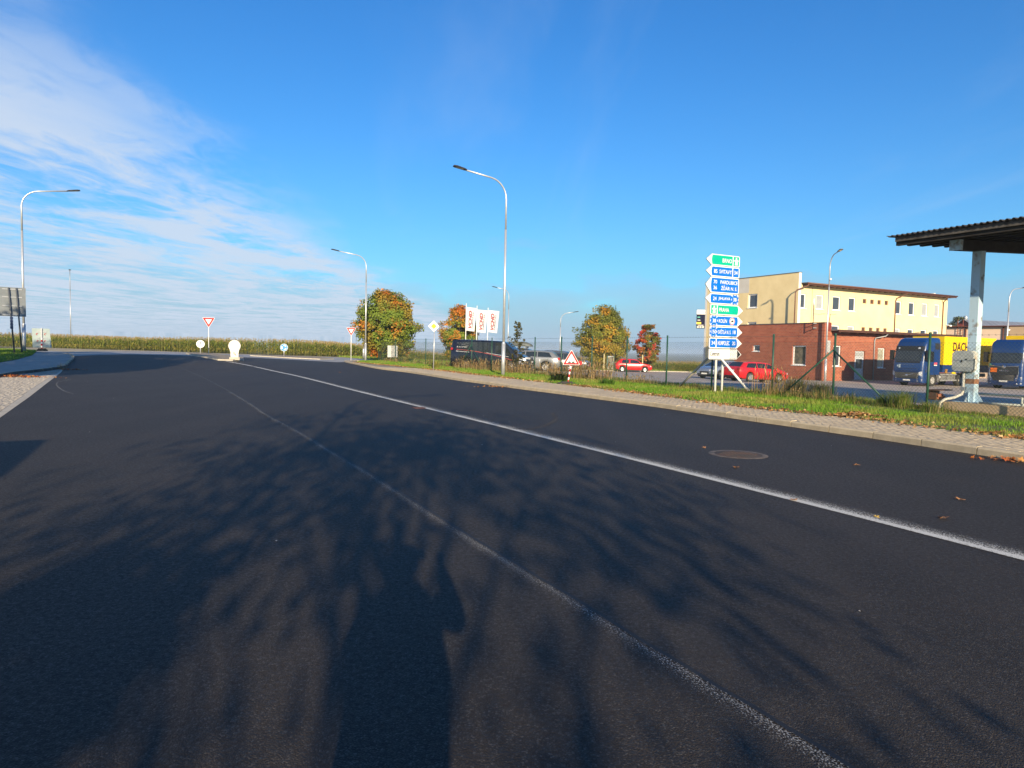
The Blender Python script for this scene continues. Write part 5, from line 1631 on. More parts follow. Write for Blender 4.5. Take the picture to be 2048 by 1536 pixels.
# guard rail pipe across, debris
gr = AN(CA - .5, CN + .35, 0)
rl = thing('guard_rail', 'pale horizontal pipe rail running right from the light blue post', 'rail', (gr.x, gr.y, 0), TH)
zrail = zt(1990, 791, gr.y)
MB().tube([(0, .9, zrail + .02), (0, -14, zrail)], .035, 8).build('rail', mat('pale_green_pipe', (0.50, 0.55, 0.50), 0.5, c2=(0.38, 0.40, 0.36), nscale=5), rl)
pr2 = MB()
for y in (-.6, -4, -8, -12): pr2.tube([(0, y, .3), (0, y, zrail)], .03, 8)
pr2.build('support', MATS['pale_green_pipe'], rl)
df = G(1897, 803, 0.335)
dbx = thing('brick_pile', 'broken rusty box of red rubble left of the light blue post', 'rubble', (c0.x - .35, c0.y + .75, .336), TH)
MB().bbox(-.28, .30, -.02, .28, 0, .02).bbox(-.30, -.27, -.02, .28, .02, .22).bbox(-.28, .34, .26, .28, .02, .28).bbox(-.32, .36, -.1, .26, .281, .31).build('tray', mat('rusted_sheet', (0.075, 0.055, 0.045), 0.85, c2=(0.16, 0.07, 0.035), nscale=6), dbx)
rb = random.Random(2)
bkm = mat('broken_brick', (0.34, 0.10, 0.05), 0.9, c2=(0.42, 0.20, 0.12), nscale=8)
bk0 = None
for k in range(7):
    if bk0 is None: o = MB().box(0, 0, 0, .15, .1, .08).build('brick', bkm, dbx); bk0 = o.data
    else: o = bpy.data.objects.new('brick', bk0); col.objects.link(o); o.parent = dbx
    o.location = (-.16 + (k % 4) * .12, .06 + rb.uniform(0, .1), .07 + .07 * (k // 4)); o.rotation_euler = (rb.uniform(-.3, .3), rb.uniform(-.3, .3), rb.uniform(0, 3))
pip = MB().tube([(0, 0, 0), (.12, -1.0, 0)], .03, 8).lathe([(.05, -.02), (.05, .05)], 8, at=(.12, -1.0, 0)).build('loose_pipe', MATS['pale_green_pipe'], None)
pc = AN(CA - .45, CN - .45, .375); pip.location = pc; pip.rotation_euler = (0, 0, TH)
tag(pip, 'short pale pipe lying on the plinth right of the blue post', 'pipe')

# ---------------------------------------------------------------- flags
M_flag = leafmat('flag_cloth', 0.35, 0.8)
def flag(px_, top_py, cloth_px, label, bow):
    Yf = 82
    b = D(px_ - 2.0, 744, Yf); gz_ = float(H(b.x, b.y))
    t = thing('banner_flag', label, 'flag', (b.x, b.y, gz_), 0.02, 'white company flags on poles')
    s = Yf / F_PX
    zt7 = zt(px_ + 1, top_py, Yf) - gz_
    MB().tube([(0, 0, 0), (.03, 0, zt7)], [.06, .035], 8).lathe([(.05, zt7), (.05, zt7 + .08), (0, zt7 + .1)], 8, at=(.03, 0, 0)).build('pole', M_white, t)
    xa_, xb_, ya_, yb_ = cloth_px
    x0, x1 = .06, (xb_ - xa_) * s
    z1_ = zt(px_, ya_, Yf) - gz_; z0_ = zt(px_, yb_, Yf) - gz_
    vs, fs = [], []
    nu, nv = 14, 18
    def P(u, v):
        x = x0 + (x1 - x0) * u
        z = z0_ + (z1_ - z0_) * v
        return (x - .25 * (1 - v) * u * bow, -.10 * math.sin(u * 5 + v * 2) * u * bow, z - .12 * u * bow)
    for i in range(nu + 1):
        for j_ in range(nv + 1): vs.append(P(i / nu, j_ / nv))
    for i in range(nu):
        for j_ in range(nv): fs.append((i * (nv + 1) + j_, (i + 1) * (nv + 1) + j_, (i + 1) * (nv + 1) + j_ + 1, i * (nv + 1) + j_ + 1))
    cl = pymesh('cloth', vs, fs, M_flag, parent=t, leaf=np.tile([0.80, 0.80, 0.80], (len(fs), 1)), smooth=True)
    # lettering follows the cloth, reading from bottom to top
    def lettering(body, m_, u0, u1, v0, v1, it):
        o = text('lettering', body, m_, cl, 0, 1, 0, 1, 0, italic=it, bold=.035)
        me = o.data
        bm = bmesh.new(); bm.from_mesh(me)
        for v in bm.verts:
            vv_, uu = v.co.x, 1 - v.co.z
            p = P(u0 + (u1 - u0) * uu, v0 + (v1 - v0) * vv_)
            v.co = (p[0], p[1] - .02, p[2])
        bm.to_mesh(me); bm.free()
    lettering('VCHD', mat('flag_print_red', (0.26, 0.003, 0.008), 0.8, spec=0.1), .26, .60, .11, .86, 0.25)
    lettering('CARGO a.s.', mat('flag_print_grey', (0.06, 0.06, 0.08), 0.8), .62, .76, .11, .82, 0.2)
flag(932, 608.5, (933.5, 954.5, 614, 661), 'leftmost of three white flags lettered in red behind the dark van', 0.9)
flag(953.5, 613, (955, 976.5, 619, 664), 'middle one of three white flags lettered in red behind the dark van', 0.8)
flag(975.5, 617, (977, 1000, 620, 664), 'rightmost of three white flags lettered in red, its cloth flared wide', 1.0)
# ---------------------------------------------------------------- vehicles
def paint(name, c, rough=0.28, metal=0.0):
    return mat(name, c, rough, metal, c2=tuple(v * 0.92 for v in c), nscale=2.0, spec=0.5, coat=0.6)
M_cglass = mat('tinted_car_glass', (0.012, 0.015, 0.018), 0.05, spec=0.8, c2=(0.02, 0.024, 0.028), nscale=2)
M_trim = mat('black_trim', (0.018, 0.018, 0.019), 0.6)
M_tyre = mat('tyre', (0.02, 0.02, 0.02), 0.85, c2=(0.035, 0.033, 0.03), nscale=10)
M_rim = mat('alloy_rim', (0.50, 0.51, 0.52), 0.3, 0.6)
M_head = mat('headlight', (0.62, 0.64, 0.66), 0.12, spec=0.9, c2=(0.40, 0.42, 0.45), nscale=9)
M_tail = mat('tail_light', (0.42, 0.012, 0.012), 0.2, spec=0.8)
M_chrome = mat('chrome', (0.65, 0.66, 0.67), 0.18, 0.9)
M_plate_w = mat('number_plate', (0.74, 0.74, 0.70), 0.45)

def wheel(parent, x, y, r, w, side, spokes=5, steel=False):
    """wheel in the x-z plane at (x, y); side = -1 or 1 is the outside direction"""
    t = MB().lathe([(r * .62, -w / 2), (r * .93, -w / 2), (r, -w * .32), (r, w * .32), (r * .93, w / 2), (r * .62, w / 2)], 28, axis='y').build('wheel', M_tyre, parent)
    t.location = (x, y, r)
    m_ = MB()
    yo = side * w * .34
    m_.lathe([(r * .55, yo), (r * .655, yo + side * .035), (r * .655, -side * w * .4)], 28, axis='y')
    if steel:
        m_.lathe([(0, yo + side * .04), (r * .2, yo + side * .03), (r * .34, yo - side * .03), (r * .56, yo)], 24, axis='y')
    else:
        for k in range(spokes):
            a = 2 * math.pi * k / spokes
            M = Matrix.Rotation(a, 3, 'Y')
            c = M @ Vector((r * .33, 0, 0))
            m_.box(c.x, yo + side * .012, c.z, r * .58, .03, r * .15, M=M)
        m_.lathe([(0, yo + side * .035), (r * .13, yo + side * .03), (r * .14, yo)], 14, axis='y')
    m_.build('rim', M_rim, t)
    MB().lathe([(0, -side * w * .1), (r * .6, -side * w * .1)], 20, axis='y').build('brake_shadow', M_trim, t)
    return t

def car(name, label, cat, P, loc, rz, col_, group=None, tilt=0.0):
    """P: L, W, wheelbase, front overhang etc. x runs from the rear (0) to the front (L), y left is +"""
    L, W = P['L'], P['W']; r = P['r']
    t = thing(name, label, cat, loc, rz, group)
    t.rotation_euler = (P.get('roll', 0), tilt, rz)
    xr, xf = P['xr'], P['xf']
    roofx, roofz = zip(*P['roof']); beltx, beltz = zip(*P['belt'])
    xs = sorted(set([round(v, 3) for v in np.linspace(0, L, 64)] + [round(w + r * 1.22 * math.cos(a), 3) for w in (xr, xf) for a in np.linspace(0, math.pi, 15)]))
    xs = [x for x in xs if 0 <= x <= L]
    ra = r * 1.20
    def zbot(x):
        z = P.get('sill', .20) + .10 * max(0, (abs(x - L / 2) - L / 2 + .35) / .35)
        for w in (xr, xf):
            d = abs(x - w)
            if d < ra: z = max(z, r + math.sqrt(max(0, ra * ra - d * d)) - .0)
        return z
    def roof(x): return float(np.interp(x, roofx, roofz))
    def belt(x): return min(float(np.interp(x, beltx, beltz)), roof(x) - .012)
    def wid(x):
        e = P.get('taper', .55)
        f = 1.0
        if x < e: f -= P.get('tr', .10) * ((e - x) / e) ** 2
        if x > L - e * 1.4: f -= P.get('tf', .16) * ((x - L + e * 1.4) / (e * 1.4)) ** 2
        return W / 2 * f
    tum = P.get('tumble', .26)
    def half(x):
        zb, zl, zr_ = zbot(x), belt(x), roof(x)
        zb = min(zb, zl - .04)
        w = wid(x)
        k = min(1, (zr_ - zl) / .45)
        wr = w - .03 - tum * k * .62
        zm = zb + (zl - zb) * .5
        return [(w * .86, zb), (w * .975, zb + .02), (w, zm), (w * .99, zl - .05), (w * .965, zl), (wr + .012, zr_ - .055 * k), (wr - .06, zr_ - .014), (wr * .45, zr_ + .004), (0, zr_ + .008)]
    rings = []
    for x in xs:
        h = half(x)
        rings.append([(x, y, z) for y, z in h] + [(x, -y, z) for y, z in h[-2::-1]])
    n = len(rings[0]); vs = [p for rg in rings for p in rg]; fs = []
    for i in range(len(rings) - 1):
        for k in range(n - 1): fs.append((i * n + k, (i + 1) * n + k, (i + 1) * n + k + 1, i * n + k + 1))
        fs.append((i * n + n - 1, (i + 1) * n + n - 1, (i + 1) * n, i * n))
    body = MB().add(vs, fs, 0, True)
    body.add(rings[0], [tuple(range(n))]); body.add(rings[-1], [tuple(reversed(range(n)))])
    bo = body.build('body', col_, t)
    def side_patch(x0, x1, lo, hi, sgn, off, nm, m_, nseg=10, par=None, slant0=0.0, slant1=0.0):
        a, b_ = [], []
        for i in range(nseg + 1):
            f = i / nseg
            xl, xh = x0 + (x1 - x0) * f, (x0 + slant0) + (x1 + slant1 - x0 - slant0) * f
            hl, hh_ = half(xl), half(xh)
            def at(h, q):
                (ya, za), (yb, zb) = h[4], h[5]
                return ya + (yb - ya) * q + off, za + (zb - za) * q
            y, z = at(hl, lo); a.append((xl, sgn * y, z))
            y, z = at(hh_, hi); b_.append((xh, sgn * y, z))
        k = nseg + 1
        MB().add(a + b_, [(i, i + 1, k + i + 1, k + i) for i in range(nseg)], 0, True).build(nm, m_, par or t)
    for sgn in (-1, 1):
        for (x0, x1, s0, s1) in P['windows']:
            side_patch(x0, x1, .10, .90, sgn, .006, 'side_window', M_cglass, slant0=s0, slant1=s1)
    def top_patch(x0, x1, w0, w1, nm, m_, off=.010):
        vs, k = [], 9
        nx2 = 7
        for i in range(nx2 + 1):
            x = x0 + (x1 - x0) * i / nx2
            h = half(x); yr = h[6][0]; ww = (w0 + (w1 - w0) * i / nx2)
            dz_ = (roof(x + .02) - roof(x - .02)) / .04
            nn = Vector((-dz_, 0, 1)).normalized() * off
            for j_ in range(k + 1):
                u = -1 + 2 * j_ / k
                y = u * yr * ww
                z = np.interp(abs(y), [0, h[7][0], h[6][0] + 1e-6], [h[8][1], h[7][1], h[6][1]])
                vs.append((x + nn.x, y, z + nn.z))
        fs = [(i * (k + 1) + j_, i * (k + 1) + j_ + 1, (i + 1) * (k + 1) + j_ + 1, (i + 1) * (k + 1) + j_) for i in range(nx2) for j_ in range(k)]
        MB().add(vs, fs, 0, True).build(nm, m_, t)
    top_patch(*P['screen'], 'windscreen', M_cglass)
    top_patch(*P['rear'], 'rear_window', M_cglass)
    wz = wid(L - .02)
    f = MB(); zf = P.get('headz', .66)
    for sgn in (-1, 1):
        f = MB()
        f.add([(L - .03, sgn * wid(L) * .55, zf - .07), (L + .012, sgn * wid(L) * .55, zf + .06), (L - .22, sgn * (wid(L - .24) + .004), zf + .10), (L - .26, sgn * (wid(L - .24) + .012), zf - .02), (L + .012, sgn * wid(L) * .98, zf - .06)], [(0, 1, 2, 4), (2, 3, 4)])
        f.build('headlight', M_head, t)
        zt_l = P.get('tailz', .85)
        q = MB()
        q.add([(-.012, sgn * wid(0) * .72, zt_l - .09), (-.012, sgn * wid(0) * 1.0, zt_l - .09), (.16, sgn * (wid(.16) + .012), zt_l - .05), (.16, sgn * (wid(.16) + .008), zt_l + .07), (-.008, sgn * wid(0) * .99, zt_l + .09), (-.008, sgn * wid(0) * .72, zt_l + .07)], [(0, 1, 4, 5), (1, 2, 3, 4)])
        q.build('tail_light', P.get('tailmat', M_tail), t)
        xm_ = P['mirror']
        hm_ = half(xm_)
        MB().box(xm_, sgn * (hm_[4][0] + .10), hm_[4][1] + .05, .12, .20, .13).build('mirror', col_ if P.get('mcol', True) else M_trim, t)
    bm_ = MB()
    wf_ = wid(L) * .9; wr_ = wid(0) * .92
    bm_.bbox(L - .02, L + .02, -wf_ * .62, wf_ * .62, zf - .22, zf - .06)
    bm_.bbox(L - .05, L + .015, -wf_ * .95, wf_ * .95, P.get('sill', .2) + .10, P.get('sill', .2) + .20)
    bm_.build('grille', M_trim, t)
    rb_ = MB().bbox(-.02, .03, -wr_ * .95, wr_ * .95, P.get('sill', .2) + .06, P.get('sill', .2) + .20); rb_.build('rear_valance', M_trim, t)
    MB().bbox(L + .021, L + .03, -.26, .26, zf - .30, zf - .19).build('number_plate', M_plate_w, t)
    MB().bbox(-.03, -.021, -.26, .26, P.get('platez', .70) - .055, P.get('platez', .70) + .055).build('number_plate', M_plate_w, t)
    un = MB().bbox(.25, L - .25, -W / 2 + .12, W / 2 - .12, .17, .5); un.build('underbody', M_trim, t)
    for w in (xr, xf):
        for sgn in (-1, 1): wheel(t, w, sgn * (wid(w) - .125), r, P.get('tw', .21), sgn, P.get('spokes', 5), P.get('steel', False))
    return t, half, wid

HATCH = dict(L=3.95, W=1.66, r=.30, xr=.72, xf=3.18, sill=.22, roof=[(0, .80), (.05, .93), (.22, 1.10), (.52, 1.38), (.9, 1.415), (1.5, 1.43), (2.1, 1.40), (2.25, 1.36), (2.92, .98), (3.4, .90), (3.8, .80), (3.95, .66)],
             belt=[(0, .90), (1.5, .92), (2.9, .93), (3.95, .7)], windows=[(.62, 1.42, .10, -.02), (1.56, 2.72, .02, -.36)], screen=(2.90, 2.22, .94, .92), rear=(.20, .52, .86, .84), headz=.66, tailz=.84, mirror=2.62, steel=True)
WAGON = dict(L=4.72, W=1.80, r=.33, xr=.98, xf=3.72, sill=.22, roof=[(0, .86), (.04, 1.00), (.20, 1.10), (.55, 1.40), (1.1, 1.455), (2.0, 1.47), (2.7, 1.43), (2.85, 1.39), (3.62, 1.00), (4.2, .92), (4.55, .82), (4.72, .68)],
             belt=[(0, .98), (1.8, .98), (3.6, .96), (4.72, .7)], windows=[(.55, 1.55, .22, -.0), (1.62, 2.40, .0, -.02), (2.47, 3.42, .0, -.42)], screen=(3.60, 2.82, .94, .92), rear=(.16, .54, .88, .84), headz=.70, tailz=.92, platez=.78, mirror=3.30, spokes=10)
SUV = dict(L=4.75, W=1.88, r=.37, xr=.95, xf=3.78, sill=.30, roof=[(0, .95), (.05, 1.10), (.25, 1.25), (.60, 1.66), (1.1, 1.73), (2.2, 1.74), (2.75, 1.69), (2.92, 1.63), (3.62, 1.14), (4.3, 1.05), (4.6, .95), (4.75, .78)],
           belt=[(0, 1.12), (1.8, 1.10), (3.6, 1.10), (4.75, .8)], windows=[(.55, 1.45, .22, -.0), (1.52, 2.38, .0, -.02), (2.46, 3.44, .0, -.40)], screen=(3.60, 2.88, .94, .92), rear=(.22, .60, .88, .84), headz=.82, tailz=1.0, platez=.85, mirror=3.30)
MPV = dict(L=4.4, W=1.80, r=.32, xr=.85, xf=3.52, sill=.22, roof=[(0, .85), (.05, 1.0), (.2, 1.15), (.5, 1.45), (1.0, 1.52), (1.9, 1.54), (2.5, 1.47), (3.45, 1.02), (4.0, .90), (4.3, .76), (4.4, .62)],
           belt=[(0, .98), (1.8, .98), (3.4, .97), (4.4, .66)], windows=[(.5, 1.4, .2, 0), (1.47, 2.3, 0, -.02), (2.37, 3.3, 0, -.5)], screen=(3.42, 2.46, .94, .92), rear=(.2, .5, .88, .84), headz=.66, tailz=.9, mirror=3.1)
VANP = dict(L=5.62, W=1.98, r=.36, xr=1.02, xf=4.42, sill=.26, tumble=.14, taper=.3, tr=.03, tf=.2, roof=[(0, 1.70), (.03, 1.95), (.16, 2.06), (.6, 2.10), (2.5, 2.10), (3.55, 2.06), (3.9, 1.98), (4.75, 1.26), (5.2, 1.08), (5.5, .92), (5.62, .72)],
            belt=[(0, 1.16), (2.5, 1.14), (4.6, 1.14), (5.62, .8)], windows=[(.95, 1.95, 0.02, 0), (2.02, 3.05, 0, 0), (3.22, 4.36, .02, -.45)], screen=(4.72, 3.92, .94, .92), rear=(.035, .05, .8, .8), headz=.92, tailz=1.45, platez=.9, mirror=4.12, mcol=False)

def on_lot(p, dz=0.0): return float(H(p.x, p.y)) + dz
M_vblue = paint('van_dark_paint', (0.010, 0.012, 0.020), 0.25)
# dark van along the fence, nose to the right
rear = D(910, 742, 50.3); front = D(1063, 748, 48.8)
dirv = Vector((front.x - rear.x, front.y - rear.y, 0)); Lv = dirv.length
zr1 = on_lot(rear); zf1 = on_lot(front)
vrz = math.atan2(dirv.y, dirv.x)
vp = dict(VANP); 
van, vh, vw = car('parked_van', 'dark van with racing lettering and a thin red stripe parked behind the fence', 'van', vp, (rear.x, rear.y, zr1 - .02), vrz, M_vblue, None, math.atan2(zr1 - zf1, Lv))
k_ = Lv / vp['L']
van.scale = (k_, k_, k_)
def vside(x, z):      # y of the right-hand side at height z
    h = vh(x)
    ys2, zs2 = zip(*h[1:7])
    return -float(np.interp(z, zs2, ys2)) - .008
def side_ribbon(pts, w, nm, m_):
    vs, fs = [], []
    for x, z in pts: vs += [(x, vside(x, z - w / 2), z - w / 2), (x, vside(x, z + w / 2), z + w / 2)]
    for i in range(len(pts) - 1): fs.append((2 * i, 2 * i + 2, 2 * i + 3, 2 * i + 1))
    MB().add(vs, fs).build(nm, m_, van)
M_vwhite = mat('decal_white', (0.62, 0.62, 0.62), 0.5); M_vred = mat('decal_red', (0.42, 0.06, 0.05), 0.5); M_vgrey = mat('decal_grey', (0.20, 0.21, 0.24), 0.5)
side_ribbon([(.42 + i * .2, 1.42 - i * .008 - .0012 * i * i) for i in range(22)], .035, 'stripe', M_vred)
side_ribbon([(.38 + i * .2, 1.30 - i * .012) for i in range(6)], .03, 'stripe', M_vwhite)
side_ribbon([(2.6 + i * .2, 1.24 - i * .03) for i in range(9)], .022, 'stripe', M_vwhite)
def lay(o):           # press flat lettering on to the van's flank
    me = o.data
    for v in me.vertices: v.co.y = vside(v.co.x, v.co.z) - .004
lay(text('lettering', 'RACING', M_vwhite, van, .42, 1.20, 1.55, 1.64, 0, italic=.3))
sq = []
for i in range(60):
    u = i / 59
    sq.append((.45 + .85 * u, 1.82 + .07 * math.sin(u * 26) * (1 - .4 * u) + .04 * u))
side_ribbon(sq, .018, 'script_decal', M_vgrey)
side_ribbon([(.70 + .6 * i / 9, 1.72 + .03 * math.sin(i * .5)) for i in range(10)], .018, 'script_decal', M_vgrey)
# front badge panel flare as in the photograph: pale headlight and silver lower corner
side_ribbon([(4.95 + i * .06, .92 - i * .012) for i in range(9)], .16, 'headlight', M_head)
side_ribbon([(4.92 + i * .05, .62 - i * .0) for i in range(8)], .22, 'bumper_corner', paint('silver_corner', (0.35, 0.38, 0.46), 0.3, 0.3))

def face_car(px, py, Y, ang_deg, P, name, label, m_, scale=1.0, anchor='rear', **k):
    """place a car so that the given end stands over a pixel at depth Y, its heading turned ang_deg from +X"""
    p = D(px, py, Y); a = rad(ang_deg)
    d = Vector((math.cos(a), math.sin(a), 0))
    base_ = Vector((p.x, p.y, 0)) - (d * P['L'] * scale if anchor == 'front' else Vector((0, 0, 0)))
    far = base_ + d * P['L'] * scale
    z0, z1 = on_lot(base_), on_lot(far)
    c_, h_, w_ = car(name, label, 'car', P, (base_.x, base_.y, z0 - .0), a, m_, None, math.atan2(z0 - z1, P['L'] * scale))
    c_.scale = (scale,) * 3
    return c_, h_, w_
# grey SUV with roof box behind the van's nose
suv, sh, sw_ = face_car(1104, 745, 53.5, -14, SUV, 'parked_car', 'dark estate car with a grey roof box, just beyond the nose of the dark van', paint('dark_grey_paint', (0.05, 0.055, 0.065), 0.3), 1.0, 'front')
rbx = MB()
prof = [(0.0, .10, .30), (.12, .30, .36), (.6, .38, .40), (1.5, .36, .40), (1.95, .22, .34), (2.1, .10, .2)]
vs, fs = [], []
for x, hgt, w in prof:
    for (yy, zz) in ((-w, .0), (-w, hgt * .45), (-w * .75, hgt), (w * .75, hgt), (w, hgt * .45), (w, .0)): vs.append((x, yy, zz))
for i in range(len(prof) - 1):
    for k2 in range(6): fs.append((i * 6 + k2, (i + 1) * 6 + k2, (i + 1) * 6 + (k2 + 1) % 6, i * 6 + (k2 + 1) % 6))
fs += [(0, 1, 2, 3, 4, 5), tuple(len(vs) - 1 - k2 for k2 in range(6))]
ro_b = MB().add(vs, fs, 0, True).build('roof_box', mat('grey_roof_box', (0.11, 0.125, 0.12), 0.5), None)
ro_b.matrix_world = suv.matrix_world
ro_b.location = suv.location + Matrix.Rotation(suv.rotation_euler[2], 3, 'Z') @ Vector((1.0, .0, 1.86)); ro_b.rotation_euler = (0, suv.rotation_euler[1], suv.rotation_euler[2])
tag(ro_b, 'grey roof box carried on the dark estate car beyond the van', 'roof box')
rk = MB()
for x in (1.3, 2.6): rk.bbox(x - .03, x + .03, -.62, .62, 1.74, 1.86)
rk.build('roof_bar', M_galvd, suv)
# silver wagon tail to the right, dark saloon, grey car behind the warning triangle
face_car(1120, 744, 51.5, 172, WAGON, 'parked_car', 'silver estate car between the roof box car and the warning triangle', paint('silver_paint', (0.24, 0.25, 0.265), 0.3, 0.3), 1.08, 'rear', roll=0)
face_car(1158, 745, 55.5, 182, MPV, 'parked_car', 'dark car half hidden behind the warning triangle', paint('graphite_paint', (0.055, 0.06, 0.07), 0.3), 1.0, 'rear')
face_car(1176, 746, 58, -18, SUV, 'parked_car', 'dark grey car whose bonnet shows right of the warning triangle', paint('grey_paint', (0.13, 0.14, 0.16), 0.3, 0.2), 1.0, 'front')
# red hatchback, pure side view
p0 = D(1229.5, 744, 74)
face_car(1229.5, 744, 74, -2, HATCH, 'parked_car', 'small red hatchback standing side on in front of the maples', paint('bright_red_paint', (0.62, 0.010, 0.014), 0.3), 1.0, 'rear')
# silver car nosing out behind the red wagon
face_car(1408, 757, 53.5, 180 + 38, MPV, 'parked_car', 'silver blue car nosing out behind the red estate and the sign posts', paint('blue_silver_paint', (0.24, 0.29, 0.38), 0.3, 0.35), 1.0, 'front')
# red wagon seen from behind
p = D(1452, 764, 49.5)
face_car(1462, 764, 48.5, 24.0, WAGON, 'parked_car', 'red estate car parked nose towards the brick annex behind the sign posts', paint('red_paint', (0.60, 0.010, 0.016), 0.28), 1.0, 'rear')

# ---------------------------------------------------------------- lorries: local x runs back from the front, y to the far side
M_tblue = paint('lorry_blue', (0.007, 0.038, 0.150), 0.35)
M_tbody = mat('swap_body_yellow', (0.78, 0.53, 0.004), 0.5, c2=(0.74, 0.49, 0.004), nscale=0.8)
M_chas = mat('chassis_grey', (0.10, 0.10, 0.105), 0.7, c2=(0.16, 0.15, 0.14), nscale=4)
M_alu = mat('aluminium_rail', (0.52, 0.53, 0.53), 0.35, 0.6)
def big_wheel(parent, x, y, side, r=.50, w=.30):
    t = MB().lathe([(r * .55, -w / 2), (r * .92, -w / 2), (r, -w * .35), (r, w * .35), (r * .92, w / 2), (r * .55, w / 2)], 30, axis='y').build('wheel', M_tyre, parent)
    t.location = (x, y, r)
    yo = side * w / 2
    MB().lathe([(.0, yo - side * .02), (r * .16, yo - side * .02), (r * .22, yo - side * .09), (r * .42, yo - side * .12), (r * .56, yo - side * .005), (r * .60, yo - side * .02)], 26, axis='y').build('rim', mat('dusty_steel_rim', (0.36, 0.35, 0.33), 0.6, 0.3), t)
    return t
def lorry(label, base, S, fronts):
    t = thing('lorry', label, 'lorry', base, TH, 'blue lorries parked on the lot')
    W = 2.48
    # cab: rounded-rectangle rings stacked upwards
    lev = S['lev']       # (z, front x, half width, corner radius)
    xb = 2.25
    def ring(z, fx, hw, r, k=5):
        out = [(xb, -hw, z)]
        for i in range(k + 1):
            a = -math.pi / 2 - i * (math.pi / 2) / k
            out.append((fx + r + r * math.cos(a), -hw + r + r * math.sin(a), z))
        for i in range(k + 1):
            a = math.pi - i * (math.pi / 2) / k
            out.append((fx + r + r * math.cos(a), hw - r + r * math.sin(a), z))
        out.append((xb, hw, z))
        return out
    rings = [ring(*l) for l in lev]
    n = len(rings[0]); vs = [p for q in rings for p in q]; fs = []
    for i in range(len(rings) - 1):
        for k in range(n - 1): fs.append((i * n + k, i * n + k + 1, (i + 1) * n + k + 1, (i + 1) * n + k))
    cab = MB().add(vs, fs, 0, True)
    for i in range(len(rings) - 1): cab.add([rings[i][0], rings[i][-1], rings[i + 1][-1], rings[i + 1][0]], [(0, 1, 2, 3)])
    cab.add(rings[0], [tuple(reversed(range(n)))]); cab.add(rings[-1], [tuple(range(n))])
    cabo = cab.build('cab', M_tblue, t)
    zz = [l[0] for l in lev]
    fx = lambda z: float(np.interp(z, zz, [l[1] for l in lev])); hw_ = lambda z: float(np.interp(z, zz, [l[2] for l in lev])); cr = lambda z: float(np.interp(z, zz, [l[3] for l in lev]))
    def fpt(y, z, off=.008):
        h, r, f = hw_(z), cr(z), fx(z)
        ay = abs(y)
        if ay <= h - r: x = f
        else: x = f + r - math.sqrt(max(0, r * r - (ay - h + r) ** 2))
        return (x - off, y, z)
    def fpatch(y0, y1, z0, z1, nm, m_, off=.008, ny3=14, nz3=5, par=None, y0t=None, y1t=None):
        vs = []
        for j in range(nz3 + 1):
            v = j / nz3; z = z0 + (z1 - z0) * v
            ya = y0 + ((y0t if y0t is not None else y0) - y0) * v; yb = y1 + ((y1t if y1t is not None else y1) - y1) * v
            for i in range(ny3 + 1): vs.append(fpt(ya + (yb - ya) * i / ny3, z, off))
        fs = [(j * (ny3 + 1) + i, j * (ny3 + 1) + i + 1, (j + 1) * (ny3 + 1) + i + 1, (j + 1) * (ny3 + 1) + i) for j in range(nz3) for i in range(ny3)]
        return MB().add(vs, fs, 0, True).build(nm, m_, par or t)
    def spatch(x0, x1, z0, z1, nm, m_, off=.01, sgn=-1, x0t=None):
        a = [(x0, sgn * (hw_(z0) + off), z0), (x1, sgn * (hw_(z0) + off), z0), (x1, sgn * (hw_(z1) + off), z1), ((x0t if x0t is not None else x0), sgn * (hw_(z1) + off), z1)]
        return MB().add(a, [(0, 1, 2, 3)]).build(nm, m_, par if False else t)
    h = W / 2
    ws = S['ws']
    fpatch(-h * .955, h * .955, ws[0], ws[1], 'windscreen', M_cglass, .012, 16, 5, None, -h * .90, h * .90)
    fpatch(-h * .93, h * .93, ws[1] + .015, ws[2], 'sun_visor', M_trim if S['kind'] == 0 else M_tblue, .05 if S['kind'] == 0 else .02, 16, 3)
    for y in (-.45, .35): MB().tube([fpt(y, ws[0] + .03, .03), fpt(y + .55, ws[0] + .10, .03)], .012, 5).build('wiper', M_trim, t)
    MB().box(fx(ws[0] + .25) + .10, -.35, ws[0] + .18, .02, .5, .12).build('dash_note', M_plate_w, t) if False else None
    for sgn in (-1, 1):
        spatch(fx(2.2) + .40, 1.38, ws[0] - .05, ws[1] - .05, 'side_window', M_cglass, .012, sgn, fx(2.7) + .55)
        dl = MB()
        for xx in (fx(2.0) + .30, 1.48): dl.bbox(xx - .008, xx + .008, sgn * (hw_(1.8) + .002), sgn * (hw_(1.8) + .006), 1.0, ws[1] + .1)
        dl.build('door_seam', M_trim, t)
        MB().bbox(1.25, 1.42, sgn * (hw_(1.6) + .002), sgn * (hw_(1.6) + .03), ws[0] - .32, ws[0] - .26).build('door_handle', M_trim, t)
        mo = MB().bbox(.18, .42, sgn * (h + .10), sgn * (h + .36), ws[0] + .05, ws[0] + .85).bbox(.26, .34, sgn * (h - .05), sgn * (h + .12), ws[0] + .70, ws[0] + .78).bbox(.26, .34, sgn * (h - .05), sgn * (h + .12), ws[0] + .10, ws[0] + .18)
        mo.build('mirror', M_trim, t)
    # lower front: bumper as its own rounded ring
    zb0, zb1 = .30, 1.02
    bl_ = []
    for z, f0, r0 in ((zb0, .10, .25), (.45, .0, .30), (.80, -.02, .32), (zb1, .02, .30)):
        rg = []
        for i in range(7):
            a = -math.pi / 2 - i * (math.pi / 2) / 6; rg.append((f0 + r0 + r0 * math.cos(a), -h + r0 + r0 * math.sin(a), z))
        for i in range(7):
            a = math.pi - i * (math.pi / 2) / 6; rg.append((f0 + r0 + r0 * math.cos(a), h - r0 + r0 * math.sin(a), z))
        rg = [(.95, -h, z)] + rg + [(.95, h, z)]
        bl_.append(rg)
